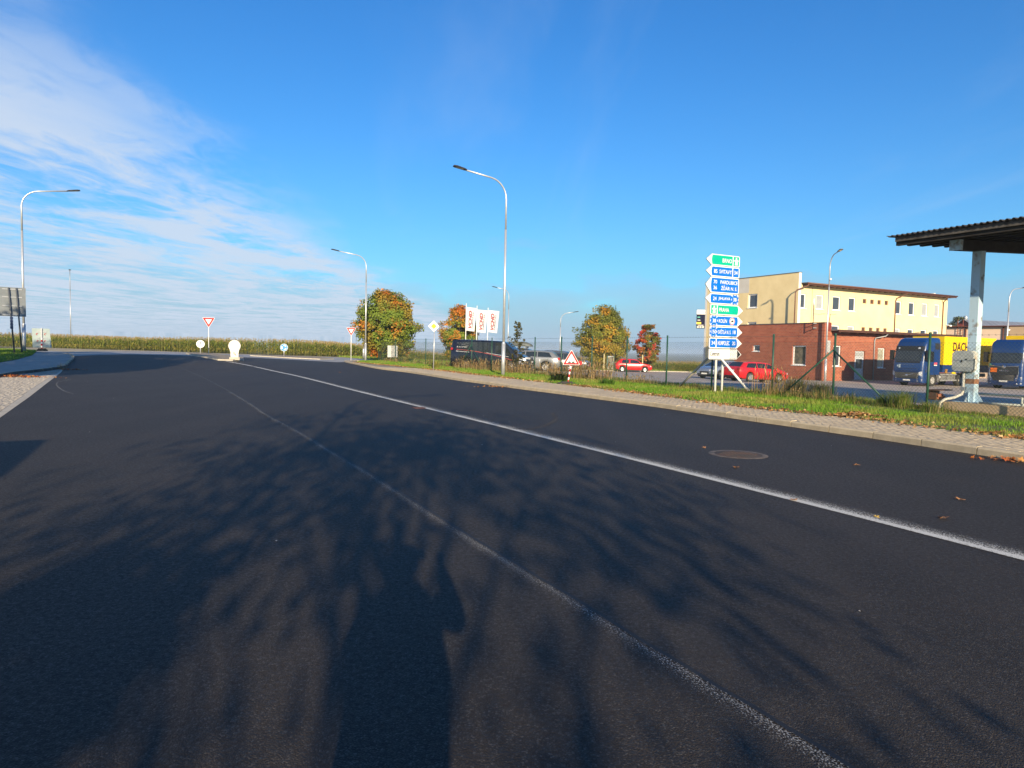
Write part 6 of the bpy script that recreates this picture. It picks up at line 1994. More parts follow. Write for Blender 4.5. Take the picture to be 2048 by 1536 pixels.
    n = len(bl_[0]); vs = [p for q in bl_ for p in q]; fs = [(i * n + k, i * n + (k + 1) % n, (i + 1) * n + (k + 1) % n, (i + 1) * n + k) for i in range(3) for k in range(n)]
    MB().add(vs, fs, 0, True).add(bl_[0], [tuple(reversed(range(n)))]).add(bl_[-1], [tuple(range(n))]).build('bumper', M_tblue, t)
    fronts(t, fpt, fpatch, spatch, h, fx)
    # steps, fender, chassis, tanks and rails
    for sgn in (-1, 1):
        fe = MB()
        arc = [(1.42 + .66 * math.cos(a), .52 + .66 * math.sin(a)) for a in np.linspace(-.15, math.pi + .15, 16)]
        inn = [(1.42 + .58 * math.cos(a), .52 + .58 * math.sin(a)) for a in np.linspace(-.15, math.pi + .15, 16)]
        for i in range(15): fe.prism([arc[i], arc[i + 1], inn[i + 1], inn[i]], sgn * (h - .42), sgn * (h - .005))
        fe.build('fender', M_chas, t)
        MB().bbox(.62, .96, sgn * (h - .5), sgn * (h - .02), .35, .9).build('step', M_chas, t)
        MB().bbox(2.1, 2.24, sgn * (h - .40), sgn * (h - .02), .35, 1.05).build('mud_panel', M_chas, t)
        big_wheel(t, 1.42, sgn * (h - .17), sgn)
        for x in (5.2, 6.55) if S['kind'] == 0 else (5.0,): big_wheel(t, x, sgn * (h - .19), sgn, .48, .34)
    MB().bbox(.9, 10.3, -.45, -.30, .72, 1.02).bbox(.9, 10.3, .30, .45, .72, 1.02).bbox(2.3, 2.5, -.3, .3, .8, .98).bbox(6.0, 6.2, -.3, .3, .8, .98).build('chassis', M_chas, t)
    tk = MB()
    tk.lathe([(0, 2.45), (.30, 2.45), (.32, 2.50), (.32, 3.35), (.30, 3.40), (0, 3.40)], 18, axis='x', at=(0, -h + .36, .72))
    tk.bbox(3.46, 4.55, -h + .06, -h + .62, .46, 1.02)
    tk.bbox(2.45, 4.4, h - .66, h - .06, .45, 1.0)
    tk.build('fuel_tank', mat('scuffed_aluminium', (0.33, 0.33, 0.32), 0.5, 0.5, c2=(0.20, 0.20, 0.20), nscale=5), t)
    ra = MB()
    for z in (.50, .98): ra.bbox(2.35, 4.62, -h - .015, -h + .03, z - .055, z + .055)
    ra.build('side_rail', M_alu, t)
    su = MB()
    for x in (2.6, 3.3, 4.3): su.bbox(x - .04, x + .04, -h + .031, -h + .07, .4, 1.06)
    su.build('rail_bracket', M_chas, t)
    return t
VOLVO = dict(kind=0, lev=[(.95, .02, 1.24, .22), (1.30, .0, 1.245, .24), (1.85, .04, 1.245, .24), (2.10, .09, 1.24, .24), (2.85, .24, 1.235, .24), (3.22, .34, 1.22, .25), (3.52, .48, 1.20, .26), (3.74, .66, 1.16, .28), (3.85, .92, 1.08, .28), (3.88, 1.25, 1.0, .26)], ws=(2.02, 2.84, 3.20))
MAN_ = dict(kind=1, lev=[(.95, .03, 1.235, .22), (1.30, .0, 1.24, .24), (1.85, .03, 1.24, .26), (2.10, .06, 1.24, .26), (2.90, .16, 1.22, .28), (3.35, .26, 1.20, .30), (3.62, .42, 1.16, .30), (3.80, .70, 1.08, .30)], ws=(2.00, 2.78, 3.02))
M_grille = mat('grille_grey', (0.03, 0.032, 0.036), 0.5)
M_orange = mat('hazard_orange', (0.75, 0.16, 0.01), 0.5)
def volvo_front(t, fpt, fpatch, spatch, h, fx):
    fpatch(-.98, .98, 1.86, 2.0, 'upper_panel', M_trim, .012)
    gr_ = fpatch(-.93, .93, .62, 1.12, 'grille', M_grille, .045, 14, 4, None, -1.0, 1.0)
    gl = MB()
    for i in range(24):
        y = -.9 + 1.8 * i / 23
        a, b_ = fpt(y, .66, .055), fpt(y, 1.09, .055)
        gl.tube([a, b_], .010, 4)
    gl.build('grille_bar', M_chas, gr_)
    MB().tube([fpt(-.55, 1.02, .07), fpt(.55, .72, .07)], .018, 5).build('badge_bar', M_chrome, gr_)
    MB().lathe([(0, -.075), (.075, -.07), (.10, -.05), (.10, -.04)], 18, axis='x', at=(fpt(0, .87, 0)[0], 0, .87)).build('badge', M_chrome, gr_)
    tx = MB()
    o = text('lettering', 'V   O   L   V   O', M_chrome, t, -.52, .52, 1.70, 1.77, fpt(0, 1.74, .02)[0], plane='flipx')
    for sgn in (-1, 1):
        hl = MB()
        pts = [(sgn * .98, 1.14), (sgn * 1.19, 1.22), (sgn * 1.20, .90), (sgn * .88, .62), (sgn * .80, .66)]
        hl.add([fpt(y, z, .05) for y, z in pts], [(0, 1, 2, 3, 4)]).build('headlight', M_head, t)
        fl = MB()
        for k in range(2): fl.add([fpt(sgn * y, z - .1 * k, .03) for y, z in ((.84, .56), (1.2, .60), (1.2, .55), (.84, .51))], [(0, 1, 2, 3)])
        fl.build('fog_light', M_head, t)
        q = MB()
        for k in range(2): q.add([(.38, sgn * (h + .012), 1.30 - .12 * k), (.85, sgn * (h + .012), 1.44 - .12 * k), (.85, sgn * (h + .012), 1.38 - .12 * k), (.38, sgn * (h + .012), 1.24 - .12 * k)], [(0, 1, 2, 3)])
        q.build('side_flash', M_chrome, t)
    MB().bbox(-.055, .0, -.26, .26, .44, .55).build('number_plate', M_plate_w, t)
    fpatch(-.75, -.60 + .0, 1.52, 1.78, 'sticker', mat('pale_sticker', (0.42, 0.50, 0.55), 0.5), .014, 3, 2) if False else None
    fpatch(.55, .70, 1.46, 1.74, 'sticker', mat('pale_sticker', (0.42, 0.50, 0.55), 0.5), .014, 3, 2)
    fpatch(.74, .84, 1.54, 1.68, 'sticker', MATS['pale_sticker'], .014, 3, 2)
    fpatch(-.85, .85, 1.20, 1.235, 'panel_gap', M_trim, .012, 12, 1); fpatch(-.80, .80, 1.40, 1.425, 'panel_gap', M_trim, .012, 12, 1)
    fpatch(-.88, -.70, 2.98, 3.10, 'lamp_cluster', M_head, .06, 3, 2); fpatch(.78, .90, 2.98, 3.08, 'lamp_cluster', M_head, .06, 3, 2)
    spatch(1.45, 1.85, 1.74, 1.92, 'warning_label', mat('red_white_label', (0.60, 0.08, 0.12), 0.5), .013, -1)
    spatch(1.45, 1.85, 1.66, 1.735, 'warning_label', M_plate_w, .013, -1)
    spatch(1.55, 2.15, 2.95, 3.45, 'air_deflector_gap', M_trim, .012, -1)
def man_front(t, fpt, fpatch, spatch, h, fx):
    fpatch(-.95, .95, 1.16, 1.80, 'grille', M_grille, .035, 14, 4, None, -1.0, 1.0)
    fpatch(-.70, .70, .66, 1.14, 'grille', M_grille, .06, 12, 4, None, -.86, .86)
    gl = MB()
    for k in range(5):
        z = .70 + k * .095
        gl.tube([fpt(-.7, z, .07), fpt(.7, z, .07)], .014, 4)
    gl.build('grille_bar', M_chas, t)
    MB().tube([fpt(-.98, 1.80, .045), fpt(-.5, 1.76, .05), fpt(0, 1.70, .05), fpt(.5, 1.76, .05), fpt(.98, 1.80, .045)], .022, 6).build('chrome_strip', M_chrome, t)
    MB().lathe([(0, -.06), (.10, -.05), (.13, -.02)], 14, axis='x', at=(fpt(0, 1.70, 0)[0], 0, 1.70)).build('badge', M_chrome, t)
    text('lettering', 'MAN', M_chrome, t, -.28, .30, 1.36, 1.49, fpt(0, 1.42, .05)[0], plane='flipx')
    MB().add([fpt(.46, 1.30, .06), fpt(.92, 1.30, .06), fpt(.92, 1.62, .06), fpt(.46, 1.62, .06)], [(0, 1, 2, 3)]).build('hazard_plate', M_orange, t)
    hb = MB()
    MB().add([fpt(.46, 1.452, .064), fpt(.92, 1.452, .064), fpt(.92, 1.468, .064), fpt(.46, 1.468, .064)], [(0, 1, 2, 3)]).build('plate_bar', M_trim, t)
    MB().add([fpt(1.0 + .1 * math.cos(a), 1.86 + .1 * math.sin(a), .016) for a in np.linspace(0, 2 * math.pi, 16)[:-1]], [tuple(range(15))]).build('sticker', mat('green_sticker', (0.08, 0.28, 0.18), 0.5), t)
    for sgn in (-1, 1):
        MB().add([fpt(sgn * y, z, .05) for y, z in ((.84, .90), (1.20, .98), (1.21, .80), (.92, .72), (.80, .76))], [(0, 1, 2, 3, 4)]).build('headlight', M_head, t)
        MB().add([fpt(sgn * y, z, .05) for y, z in ((.88, .50), (1.2, .54), (1.2, .44), (.88, .42))], [(0, 1, 2, 3)]).build('fog_light', M_head, t)
        MB().add([fpt(sgn * y, z, .045) for y, z in ((.98, 1.76), (1.04, 1.2), (.90, .66), (.84, .66))], [(0, 1, 2, 3)]).build('grille_edge', M_chrome, t)
    MB().bbox(-.075, -.02, -.27, .27, .56, .68).build('number_plate', M_plate_w, t)
def swap_body(base, x0, ln, z0, z1, zb, label, letters):
    t = thing('swap_body', label, 'cargo body', base, TH, 'yellow cargo bodies on the blue lorries')
    h = 1.275
    MB().bbox(x0, x0 + ln, -h, h, z0, z1).build('box', M_tbody, t)
    MB().bbox(x0 + .05, x0 + ln - .05, -h + .05, h - .05, zb, z0 - .003).build('lower_frame', M_tblue, t)
    ed = MB()
    for z in (z0 + .04, z1 - .04): ed.bbox(x0 - .012, x0 + ln + .012, -h - .012, -h - .001, z - .04, z + .04)
    for x in (x0 + .04, x0 + ln - .04): ed.bbox(x - .04, x + .04, -h - .012, -h - .001, z0 + .081, z1 - .081)
    ed.build('edge_profile', M_tbody, t)
    if letters:
        M_brn = mat('dark_brown_print', (0.055, 0.012, 0.012), 0.5)
        text('lettering', 'DACHSER', M_brn, t, x0 + 1.25, x0 + 4.75, z0 + 1.10, z0 + 1.84, -h - .004, bold=.028)
        text('lettering', 'Intelligent Logistics', mat('brown_print', (0.16, 0.08, 0.02), 0.5), t, x0 + 1.32, x0 + 4.75, z0 + .42, z0 + .82, -h - .004)
        text('lettering', 'Food Logistics', MATS['brown_print'], t, x0 + .25, x0 + .95, z0 + .07, z0 + .17, -h - .004) if False else None
    lb = MB().bbox(x0 + .35, x0 + .62, -h - .016, -h + .04, zb - .05, zb + .28); lb.build('warning_label', mat('label_orange', (0.45, 0.22, 0.03), 0.5, c2=(0.10, 0.05, 0.02), nscale=14), t)
    MB().bbox(x0 + 1.3, x0 + 1.75, -h - .016, -h + .04, zb - .10, zb + .05).build('yellow_label', M_yellow, t)
    return t
T1 = AN(31.7 + 1.25, 52.7, -0.78)
lor1 = lorry('blue lorry with a dark visor and wide grille parked by the brick annex', T1, VOLVO, volvo_front)
swap_body(T1, 2.62, 7.45, 1.74, 4.02, 1.12, 'yellow cargo body lettered in dark brown on the lorry by the brick annex', True)
T2 = AN(26.8 + 1.25, 56.9, -0.78)
lor2 = lorry('blue lorry with an orange hazard plate at the right frame edge', T2, MAN_, man_front)
swap_body(T2, 2.62, 7.45, 1.74, 4.15, 1.12, 'yellow cargo body just topping the lorry with the orange plate', False)
# ---------------------------------------------------------------- trees
npr = np.random.default_rng(7)
M_leaf = leafmat('maple_leaf', 0.40, 0.55)
M_bark = mat('bark', (0.13, 0.10, 0.075), 0.95, c2=(0.075, 0.06, 0.05), nscale=6, bump=0.6, bscale=20)
def rot_rand(n, up=0.0):
    """random leaf frames: two unit vectors per leaf"""
    nrm = npr.normal(size=(n, 3)); nrm[:, 2] = np.abs(nrm[:, 2]) + up
    nrm /= np.linalg.norm(nrm, axis=1)[:, None]
    a = npr.normal(size=(n, 3)); a -= nrm * (a * nrm).sum(1)[:, None]; a /= np.linalg.norm(a, axis=1)[:, None]
    return a, np.cross(nrm, a)
def rot_out(n, outward):
    nrm = outward + npr.normal(size=(n, 3)) * .55; nrm[:, 2] += .25
    nrm /= np.linalg.norm(nrm, axis=1)[:, None]
    a = npr.normal(size=(n, 3)); a -= nrm * (a * nrm).sum(1)[:, None]; a /= np.linalg.norm(a, axis=1)[:, None]
    return a, np.cross(nrm, a)
def leaves(C, size, colr, name, m_, parent, up=0.6, aspect=0.9, outward=None, **props):
    n = len(C)
    u, v = rot_rand(n, up) if outward is None else rot_out(n, outward)
    s = (size * npr.uniform(0.65, 1.3, n))[:, None]
    # five-point leaf folded along its middle
    nrm = np.cross(u, v)
    p0 = C - u * s * .5; p1 = C + v * s * .5 * aspect + nrm * s * .10; p2 = C + u * s * .55; p3 = C - v * s * .5 * aspect + nrm * s * .10
    V = np.stack([p0, p1, p2, p3], 1).reshape(-1, 3)
    i = np.arange(n) * 4
    Fq = np.concatenate([np.c_[i, i + 1, i + 2], np.c_[i, i + 2, i + 3]])
    return pymesh(name, V, Fq, m_, parent=parent, leaf=np.concatenate([colr, colr]), **props)
def vnoise(P, scale, seed):
    """smooth value noise in [0,1] at points P"""
    r_ = np.random.default_rng(seed); tab = r_.random((16, 16, 16))
    q = P / scale + 100; i = np.floor(q).astype(int); f = q - i; f = f * f * (3 - 2 * f)
    out = 0
    for dx_ in (0, 1):
        for dy_ in (0, 1):
            for dz_ in (0, 1):
                w = (f[:, 0] if dx_ else 1 - f[:, 0]) * (f[:, 1] if dy_ else 1 - f[:, 1]) * (f[:, 2] if dz_ else 1 - f[:, 2])
                out = out + w * tab[(i[:, 0] + dx_) % 16, (i[:, 1] + dy_) % 16, (i[:, 2] + dz_) % 16]
    return out
def maple(base, hgt, wid_, label, pal, n_clump, per, leaf_s, crown_lo=0.08, shape=1.0, group='maples beyond the lot', seed=1, lean=0.0, cat='tree', hot=None, sparse=False, nm='maple_tree', keep=None):
    global npr
    npr = np.random.default_rng(seed)
    t = thing(nm, label, cat, base, 0, group)
    tr = MB()
    trh = hgt * (0.42 if not sparse else 0.55)
    tr.tube([(0, 0, -.2), (.05, .02, trh * .35), (.02, -.04, trh * .7), (.0, 0, trh)], [hgt * k9 for k9 in ((.026, .020, .015, .010) if not sparse else (.014, .011, .009, .006))], 9)
    tro = tr.build('trunk', M_bark, t)
    # clumps spread through an egg-shaped volume, most near its skin
    zc = np.sqrt(npr.random(n_clump * 3)); 
    d = npr.normal(size=(n_clump, 3)); d /= np.linalg.norm(d, axis=1)[:, None]
    rr = np.where(npr.random(n_clump) < .75, npr.uniform(.78, 1.0, n_clump), npr.uniform(.35, .8, n_clump))
    lo, hi = hgt * crown_lo, hgt
    cz = lo + (hi - lo) * 0.46
    C = d * rr[:, None]
    up = C[:, 2] > 0
    rx = wid_ / 2 * .90
    rz = np.where(up, hi - cz, cz - lo)
    Pn = np.c_[C[:, 0] * rx, C[:, 1] * rx, C[:, 2] * rz]
    taper = np.where(up, 1 - 0.50 * shape * np.clip(C[:, 2], 0, 1) ** 1.3, 1 - 0.10 * np.abs(C[:, 2]))
    bump = 0.70 + 0.58 * vnoise(np.c_[d[:, 0] * rx, d[:, 1] * rx, Pn[:, 2]], 1.1, seed + 3)
    Pn[:, 0] *= taper * bump; Pn[:, 1] *= taper * bump
    Pn[:, 2] = cz + Pn[:, 2] * (0.90 + 0.2 * vnoise(d * 2, .7, seed + 9))
    if keep is not None:
        Pn = Pn[keep(Pn + np.array(base)[None])]; n_clump = len(Pn)
    # branches to some clumps
    bro = MB()
    for k in range(0, n_clump, max(1, n_clump // (34 if not sparse else 22))):
        p = Pn[k]; z0 = max(trh * .3, min(trh, p[2] * .55))
        s0 = hgt * (.008 if not sparse else .0045)
        bro.tube([(0, 0, z0), (p[0] * .45, p[1] * .45, z0 + (p[2] - z0) * .6), tuple(p)], [s0, s0 * .6, s0 * .2], 5)
    bro.build('branch', M_bark, t)
    cs = wid_ * (0.052 if not sparse else 0.055)
    off = np.clip(npr.normal(size=(n_clump, per, 3)), -1.5, 1.5) * cs * np.array([1, 1, .55])
    L_ = (Pn[:, None, :] + off).reshape(-1, 3)
    L_ = L_[L_[:, 2] > .15]
    n = len(L_)
    a = vnoise(L_, wid_ * .20, seed + 20); b_ = npr.random(n); c = vnoise(L_, wid_ * .08, seed + 31)
    pal = np.array(pal)
    w = np.clip((a - .41) * 3.2 + (c - .5) * 1.4 + (b_ - .5) * 0.5, 0, 1)
    w = w * (0.55 + 0.6 * L_[:, 2] / hgt)
    col3 = pal[0][None] * (1 - w[:, None]) + pal[1][None] * w[:, None]
    k2 = np.clip((vnoise(L_, wid_ * .17, seed + 55) - .58) * 6, 0, 1) * np.clip((b_ - .15) * 2, 0, 1)
    if hot is not None:
        hp_ = np.array(hot[0]); hr = hot[1]
        dd = np.linalg.norm((L_ - hp_) / np.array(hr), axis=1)
        k2 = np.maximum(k2 * hot[2], np.clip(1.6 - dd * 1.3 + (c - .5) * 1.2, 0, 1) * np.clip(b_ * 1.8, 0, 1))
    col3 = col3 * (1 - k2[:, None]) + pal[2][None] * k2[:, None]
    col3 = np.clip(col3 * npr.uniform(1.0, 1.95, (n, 1)), 0, .8)
    ow = (L_ - np.array([0, 0, cz])) / np.array([rx, rx, hgt * .5]); ow /= np.linalg.norm(ow, axis=1)[:, None] + 1e-6
    leaves(L_, leaf_s, col3, 'crown', M_leaf, t, outward=ow)
    return t
GR, OL, OR, RE, YE_ = (0.125, 0.170, 0.022), (0.24, 0.17, 0.03), (0.52, 0.155, 0.022), (0.50, 0.035, 0.025), (0.42, 0.26, 0.03)
def at_tree(px, Y):
    p = D(px, 730, Y); return Vector((p.x, p.y, float(H(p.x, p.y)) - .05))
def spread(px0, px1, Y): return (px1 - px0) / F_PX * Y
b = at_tree(773, 69)
maple(b, zt(770, 572, 69) - b.z, spread(703, 841, 69), 'big broad maple turning orange, left of the diamond sign', [GR, (0.29, 0.195, 0.03), OR], 360, 95, .175, .04, 0.9, seed=3)
b = at_tree(917, 85)
maple(b, zt(915, 606, 85) - b.z, spread(879, 968, 85), 'medium maple with an orange red top behind the white flags', [GR, (0.28, 0.19, 0.03), OR], 230, 80, .18, .04, 1.3, seed=14, hot=((.2, -.6, 6.5), (2.2, 2.5, 1.3), .7))
b = at_tree(1206, 86)
maple(b, zt(1207, 610, 86) - b.z, spread(1151, 1266, 86), 'broad olive and gold maple behind the red hatchback', [(0.145, 0.155, 0.026), (0.33, 0.225, 0.03), (0.48, 0.25, 0.03)], 340, 90, .185, .04, 1.0, seed=25)
b = at_tree(1294, 84)
maple(b, zt(1296, 643, 84) - b.z, spread(1268, 1321, 84), 'slim maple with scarlet edges right of the broad olive maple', [(0.10, 0.115, 0.025), (0.28, 0.165, 0.03), RE], 160, 75, .165, .06, .7, seed=36, hot=((-1.1, -.4, 3.9), (.8, 1.3, 1.6), .9))
b = at_tree(1916, 128); b.z = -1.4
maple(b, zt(1925, 632, 128) + 1.4, spread(1893, 1960, 128), 'grey green tree rising over the beige warehouse wall', [(0.075, 0.095, 0.045), (0.12, 0.12, 0.05), (0.13, 0.12, 0.05)], 130, 50, .30, .45, 1.0, group='trees far off', seed=47, nm='broadleaf_tree')
# young sapling in the verge by the tall lamp
b = G(1031, 748, .09)
sp_ = thing('sapling', 'thin young sapling with drooping leaves beside the tall street lamp', 'sapling', (b.x + .1, b.y + .3, .09))
hs = zt(1030, 648, b.y) - .1
sb = MB().tube([(0, 0, 0), (.03, 0, hs * .5), (-.02, .02, hs)], [.022, .015, .005], 6)
tips = []
for k in range(26):
    z = hs * (.18 + .8 * k / 25); a = k * 2.4
    w = (.42 if z < hs * .62 else .18)
    if z > hs * .45 and z < hs * .72 and k % 3 == 0: w = .55
    e = (w * math.cos(a), w * math.sin(a) * .7, z + .22 + (.25 if w > .5 else 0))
    sb.tube([(0, 0, z), e], [.008, .003], 4)
    for f in (.5, .75, 1.0): tips.append((e[0] * f, e[1] * f, z + (e[2] - z) * f))
sb.build('stem', M_bark, sp_)
tips = np.array(tips); npr = np.random.default_rng(3)
LC = np.repeat(tips, 6, 0) + npr.normal(size=(len(tips) * 6, 3)) * .05
cc = np.array([(0.06, 0.07, 0.03)]) * npr.uniform(.6, 1.5, (len(LC), 1)) + np.array([(0.05, 0.025, 0)]) * npr.random((len(LC), 1))
leaves(LC, .12, cc, 'foliage', M_leaf, sp_, 0.2)

# faint trees in the fog beyond the field
def far_tree(px, Y, hgt, w, label, seed):
    b = D(px, 690, Y); z = float(H(b.x, b.y)) - .5
    hgt = zt(px, 668.5 + px * .012, Y) - z
    maple(Vector((b.x, b.y, z)), hgt, w, label, [(0.07, 0.085, 0.04), (0.10, 0.10, 0.045), (0.11, 0.10, 0.05)], 70, 40, .9, .1, .8, group='trees far off', seed=seed, nm='far_tree')
far_tree(10, 330, 0, 13, 'faint tree in the fog at the left frame edge behind the maize', 71)
far_tree(196, 420, 0, 12, 'faint tree in the fog just right of the white lamp pole', 72)
far_tree(220, 440, 0, 14, 'faint broader tree in the fog right of its twin by the white lamp pole', 73)

# ---------------------------------------------------------------- maize field
edge = [(-330, 690), (-160, 690.8), (0, 692.0), (101, 695.3), (200, 698.6), (300, 701.0), (400, 704.6), (500, 707.8), (600, 711), (700, 714)]
ed = [G(*p) for p in edge]
ed = [Vector((p.x, p.y, 0)) for p in ed]
ed += [Vector((D(px, 720, Y).x, Y, 0)) for px, Y in ((850, 118), (1000, 124), (1200, 128), (1330, 131), (1420, 133), (1520, 135), (1640, 138))]
el = walk(smooth_line(ed, 2.0), 0.24)
npr = np.random.default_rng(12)
E = np.array([(p.x, p.y) for p in el])
T = np.gradient(E, axis=0); T /= np.linalg.norm(T, axis=1)[:, None]
Nn = np.c_[-T[:, 1], T[:, 0]]
Nn *= np.sign(Nn[:, 1])[:, None]
rows_ = []
for r_ in range(26):
    keep = np.arange(len(E))
    if r_ >= 5: keep = keep[::3]
    P_ = E[keep] + Nn[keep] * (0.4 + r_ * .75) + npr.normal(size=(len(keep), 2)) * .07
    rows_.append(P_)
PL = np.concatenate(rows_)
nP = len(PL)
zP = H(PL[:, 0], PL[:, 1])
hP = npr.uniform(1.5, 2.15, nP) * (0.95 + .1 * np.sin(PL[:, 0] * .13))
V_, F_, Cc = [], [], []
def add_quads(P4, colr):
    n = len(P4); o = sum(len(v) for v in V_)
    V_.append(P4.reshape(-1, 3)); F_.append(np.arange(n * 4).reshape(n, 4) + o); Cc.append(colr)
ang_ = npr.random(nP) * math.pi
ca, sa = np.cos(ang_), np.sin(ang_)
def pt(dx_, dy_, z): return np.stack([PL[:, 0] + dx_, PL[:, 1] + dy_, z], 1)
sw2 = .022
stc = np.array([[.19, .19, .045]]) * npr.uniform(.8, 1.2, (nP, 1))
add_quads(np.stack([pt(-sw2 * ca, -sw2 * sa, zP - .05), pt(sw2 * ca, sw2 * sa, zP - .05), pt(sw2 * .5 * ca, sw2 * .5 * sa, zP + hP), pt(-sw2 * .5 * ca, -sw2 * .5 * sa, zP + hP)], 1), stc)
greens = np.array([[.15, .20, .022], [.25, .26, .035], [.38, .32, .075], [.10, .14, .02]])
for k in range(8):
    f = .10 + .105 * k
    aa = ang_ + (math.pi if k % 2 else 0) + npr.normal(size=nP) * .5
    ux, uy = np.cos(aa), np.sin(aa)
    z0 = zP + hP * f
    ln = npr.uniform(.45, .75, nP) * (1 - .35 * f); w = npr.uniform(.035, .055, nP)
    rise = npr.uniform(.12, .34, nP)
    qx, qy = -uy * w, ux * w
    m0 = pt(0, 0, z0); m1 = pt(ux * ln * .5, uy * ln * .5, z0 + rise); m2 = pt(ux * ln, uy * ln, z0 + rise * .55 - npr.uniform(0, .25, nP))
    wv_ = np.stack([qx, qy, np.zeros(nP)], 1)
    ci = npr.choice(4, nP, p=[.34, .30, .16, .20]) if k > 2 else npr.choice(4, nP, p=[.15, .25, .45, .15])
    cl2 = greens[ci] * npr.uniform(.8, 1.2, (nP, 1))
    add_quads(np.stack([m0 - wv_ * .5, m0 + wv_ * .5, m1 + wv_, m1 - wv_], 1), cl2)
    add_quads(np.stack([m1 - wv_, m1 + wv_, m2 + wv_ * .1, m2 - wv_ * .1], 1), cl2)
tas = np.array([[.42, .31, .13]])
for k in range(4):
    aa = ang_ + k * 1.7
    ux, uy = np.cos(aa) * .10, np.sin(aa) * .10
    z0 = zP + hP - .03
    p0 = pt(0, 0, z0); p1 = pt(ux, uy, z0 + npr.uniform(.16, .28, nP)); wq = np.stack([-np.sin(aa) * .018, np.cos(aa) * .018, np.zeros(nP)], 1)
    add_quads(np.stack([p0 - wq * .5, p0 + wq * .5, p1 + wq, p1 - wq], 1), tas * npr.uniform(.75, 1.2, (nP, 1)))
mz = pymesh('maize_crop', np.concatenate(V_), np.concatenate(F_), leafmat('maize_leaf', .35, .6), leaf=np.concatenate(Cc), kind='stuff')
mz['label'] = 'field of ripening maize'

# ---------------------------------------------------------------- grass, weeds, leaf litter
M_blade = leafmat('grass_blade', .35, .6)
def in_poly(poly, P_):
    x, y = P_[:, 0], P_[:, 1]; c = np.zeros(len(P_), bool); j = len(poly) - 1
    for i in range(len(poly)):
        xi, yi = poly[i]; xj, yj = poly[j]
        cond = ((yi > y) != (yj > y)) & (x < (xj - xi) * (y - yi) / (yj - yi + 1e-12) + xi)
        c ^= cond; j = i
    return c
def blades(P_, z, hgt, w, colr, name, bend=.35, **props):
    n = len(P_)
    a = npr.random(n) * 2 * math.pi; b2 = npr.random(n) * 2 * math.pi
    h_ = hgt * npr.uniform(.55, 1.25, n); be = h_ * bend * npr.uniform(.2, 1.4, n)
    ux, uy = np.cos(a), np.sin(a); wx, wy = -uy * w, ux * w
    p0 = np.c_[P_, z]
    mid = p0 + np.c_[ux * be * .35, uy * be * .35, h_ * .6]; tip = p0 + np.c_[ux * be, uy * be, h_]
    wv2 = np.c_[wx, wy, np.zeros(n)]
    V = np.stack([p0 - wv2, p0 + wv2, mid + wv2 * .7, mid - wv2 * .7, tip], 1).reshape(-1, 3)
    i = np.arange(n) * 5
    F = np.concatenate([np.c_[i, i + 1, i + 2], np.c_[i, i + 2, i + 3], np.c_[i + 3, i + 2, i + 4]])
    return pymesh(name, V, F, M_blade, leaf=np.concatenate([colr] * 3), **props)
npr = np.random.default_rng(77)
# verge: more blades near the camera
def an_pts(n, a0, a1, n0, n1, power=1.0):
    a = a0 + (a1 - a0) * npr.random(n) ** power; q = n0 + (n1 - n0) * npr.random(n)
    return np.c_[a * RD.x + q * ND.x, a * RD.y + q * ND.y]
P_ = an_pts(165000, 1, 66, 13.2, 20.6, 1.35)
P_ = P_[in_poly(verge_poly, P_)]
P_ = P_[(P_[:, 0] < P_[:, 1] * .80 + 5.0)]
back2 = [XY(p) for p in back_line]
BL = np.array([(p.x, p.y) for p in walk(back_line, .5)])
def dist_back(P_):
    d = np.full(len(P_), 1e9)
    for s in range(0, len(BL), 1): d = np.minimum(d, (P_[:, 0] - BL[s, 0]) ** 2 + (P_[:, 1] - BL[s, 1]) ** 2)
    return np.sqrt(d)
db = dist_back(P_)
pn = vnoise(np.c_[P_, np.zeros(len(P_))], 1.3, 5)
keep = (npr.random(len(P_)) < np.clip((db - .15) * 1.6, 0, 1)) & (pn + npr.random(len(P_)) * .5 > .42)
P_, db, pn = P_[keep], db[keep], pn[keep]
g = np.array([.15, .29, .022]); yv = np.array([.33, .30, .075])
nn = (P_ @ np.array([ND.x, ND.y]))
mixv = np.clip((vnoise(np.c_[P_, np.ones(len(P_))], .8, 8) - .45) * 2.2 + npr.random(len(P_)) * .5 - .15 + np.clip(nn - 18.6, 0, 1) * .3, 0, 1)[:, None]
colr = (g * (1 - mixv) + yv * mixv) * npr.uniform(.7, 1.35, (len(P_), 1))
blades(P_, H(P_[:, 0], P_[:, 1]) + .08, (.07 + .07 * pn + .04 * np.clip(nn - 18.3, 0, 1.5)) * np.where((P_ @ np.array([RD.x, RD.y]) < 13.5) & (nn > 17.3), .35, 1.0), .0050 + .00016 * P_[:, 1], colr, 'verge_grass', .6, kind='stuff')
# lawn on the left
lp = np.array(lawn_poly); 
P_ = np.c_[npr.uniform(lp[:, 0].min(), lp[:, 0].max(), 60000), npr.uniform(lp[:, 1].min(), lp[:, 1].max(), 60000)]
P_ = P_[in_poly(lawn_poly, P_)]; P_ = P_[P_[:, 0] > -.82 * P_[:, 1]]
mixv = (npr.random(len(P_)) * .5)[:, None]
blades(P_, H(P_[:, 0], P_[:, 1]) + .12, .10, .014, (g * (1 - mixv) + yv * mixv) * npr.uniform(.7, 1.3, (len(P_), 1)), 'lawn_grass', .6, kind='stuff')
# rough grass under the maples
rp = [XY(p) for p in rg]
P_ = np.c_[npr.uniform(-25, 45, 60000), npr.uniform(55, 115, 60000)]
P_ = P_[in_poly(rp, P_)]
mixv = npr.random((len(P_), 1)) * .8
blades(P_, H(P_[:, 0], P_[:, 1]) - .02, .28, .02, (g * (1 - mixv) + yv * mixv) * npr.uniform(.7, 1.3, (len(P_), 1)), 'rough_grass', .5, kind='stuff')

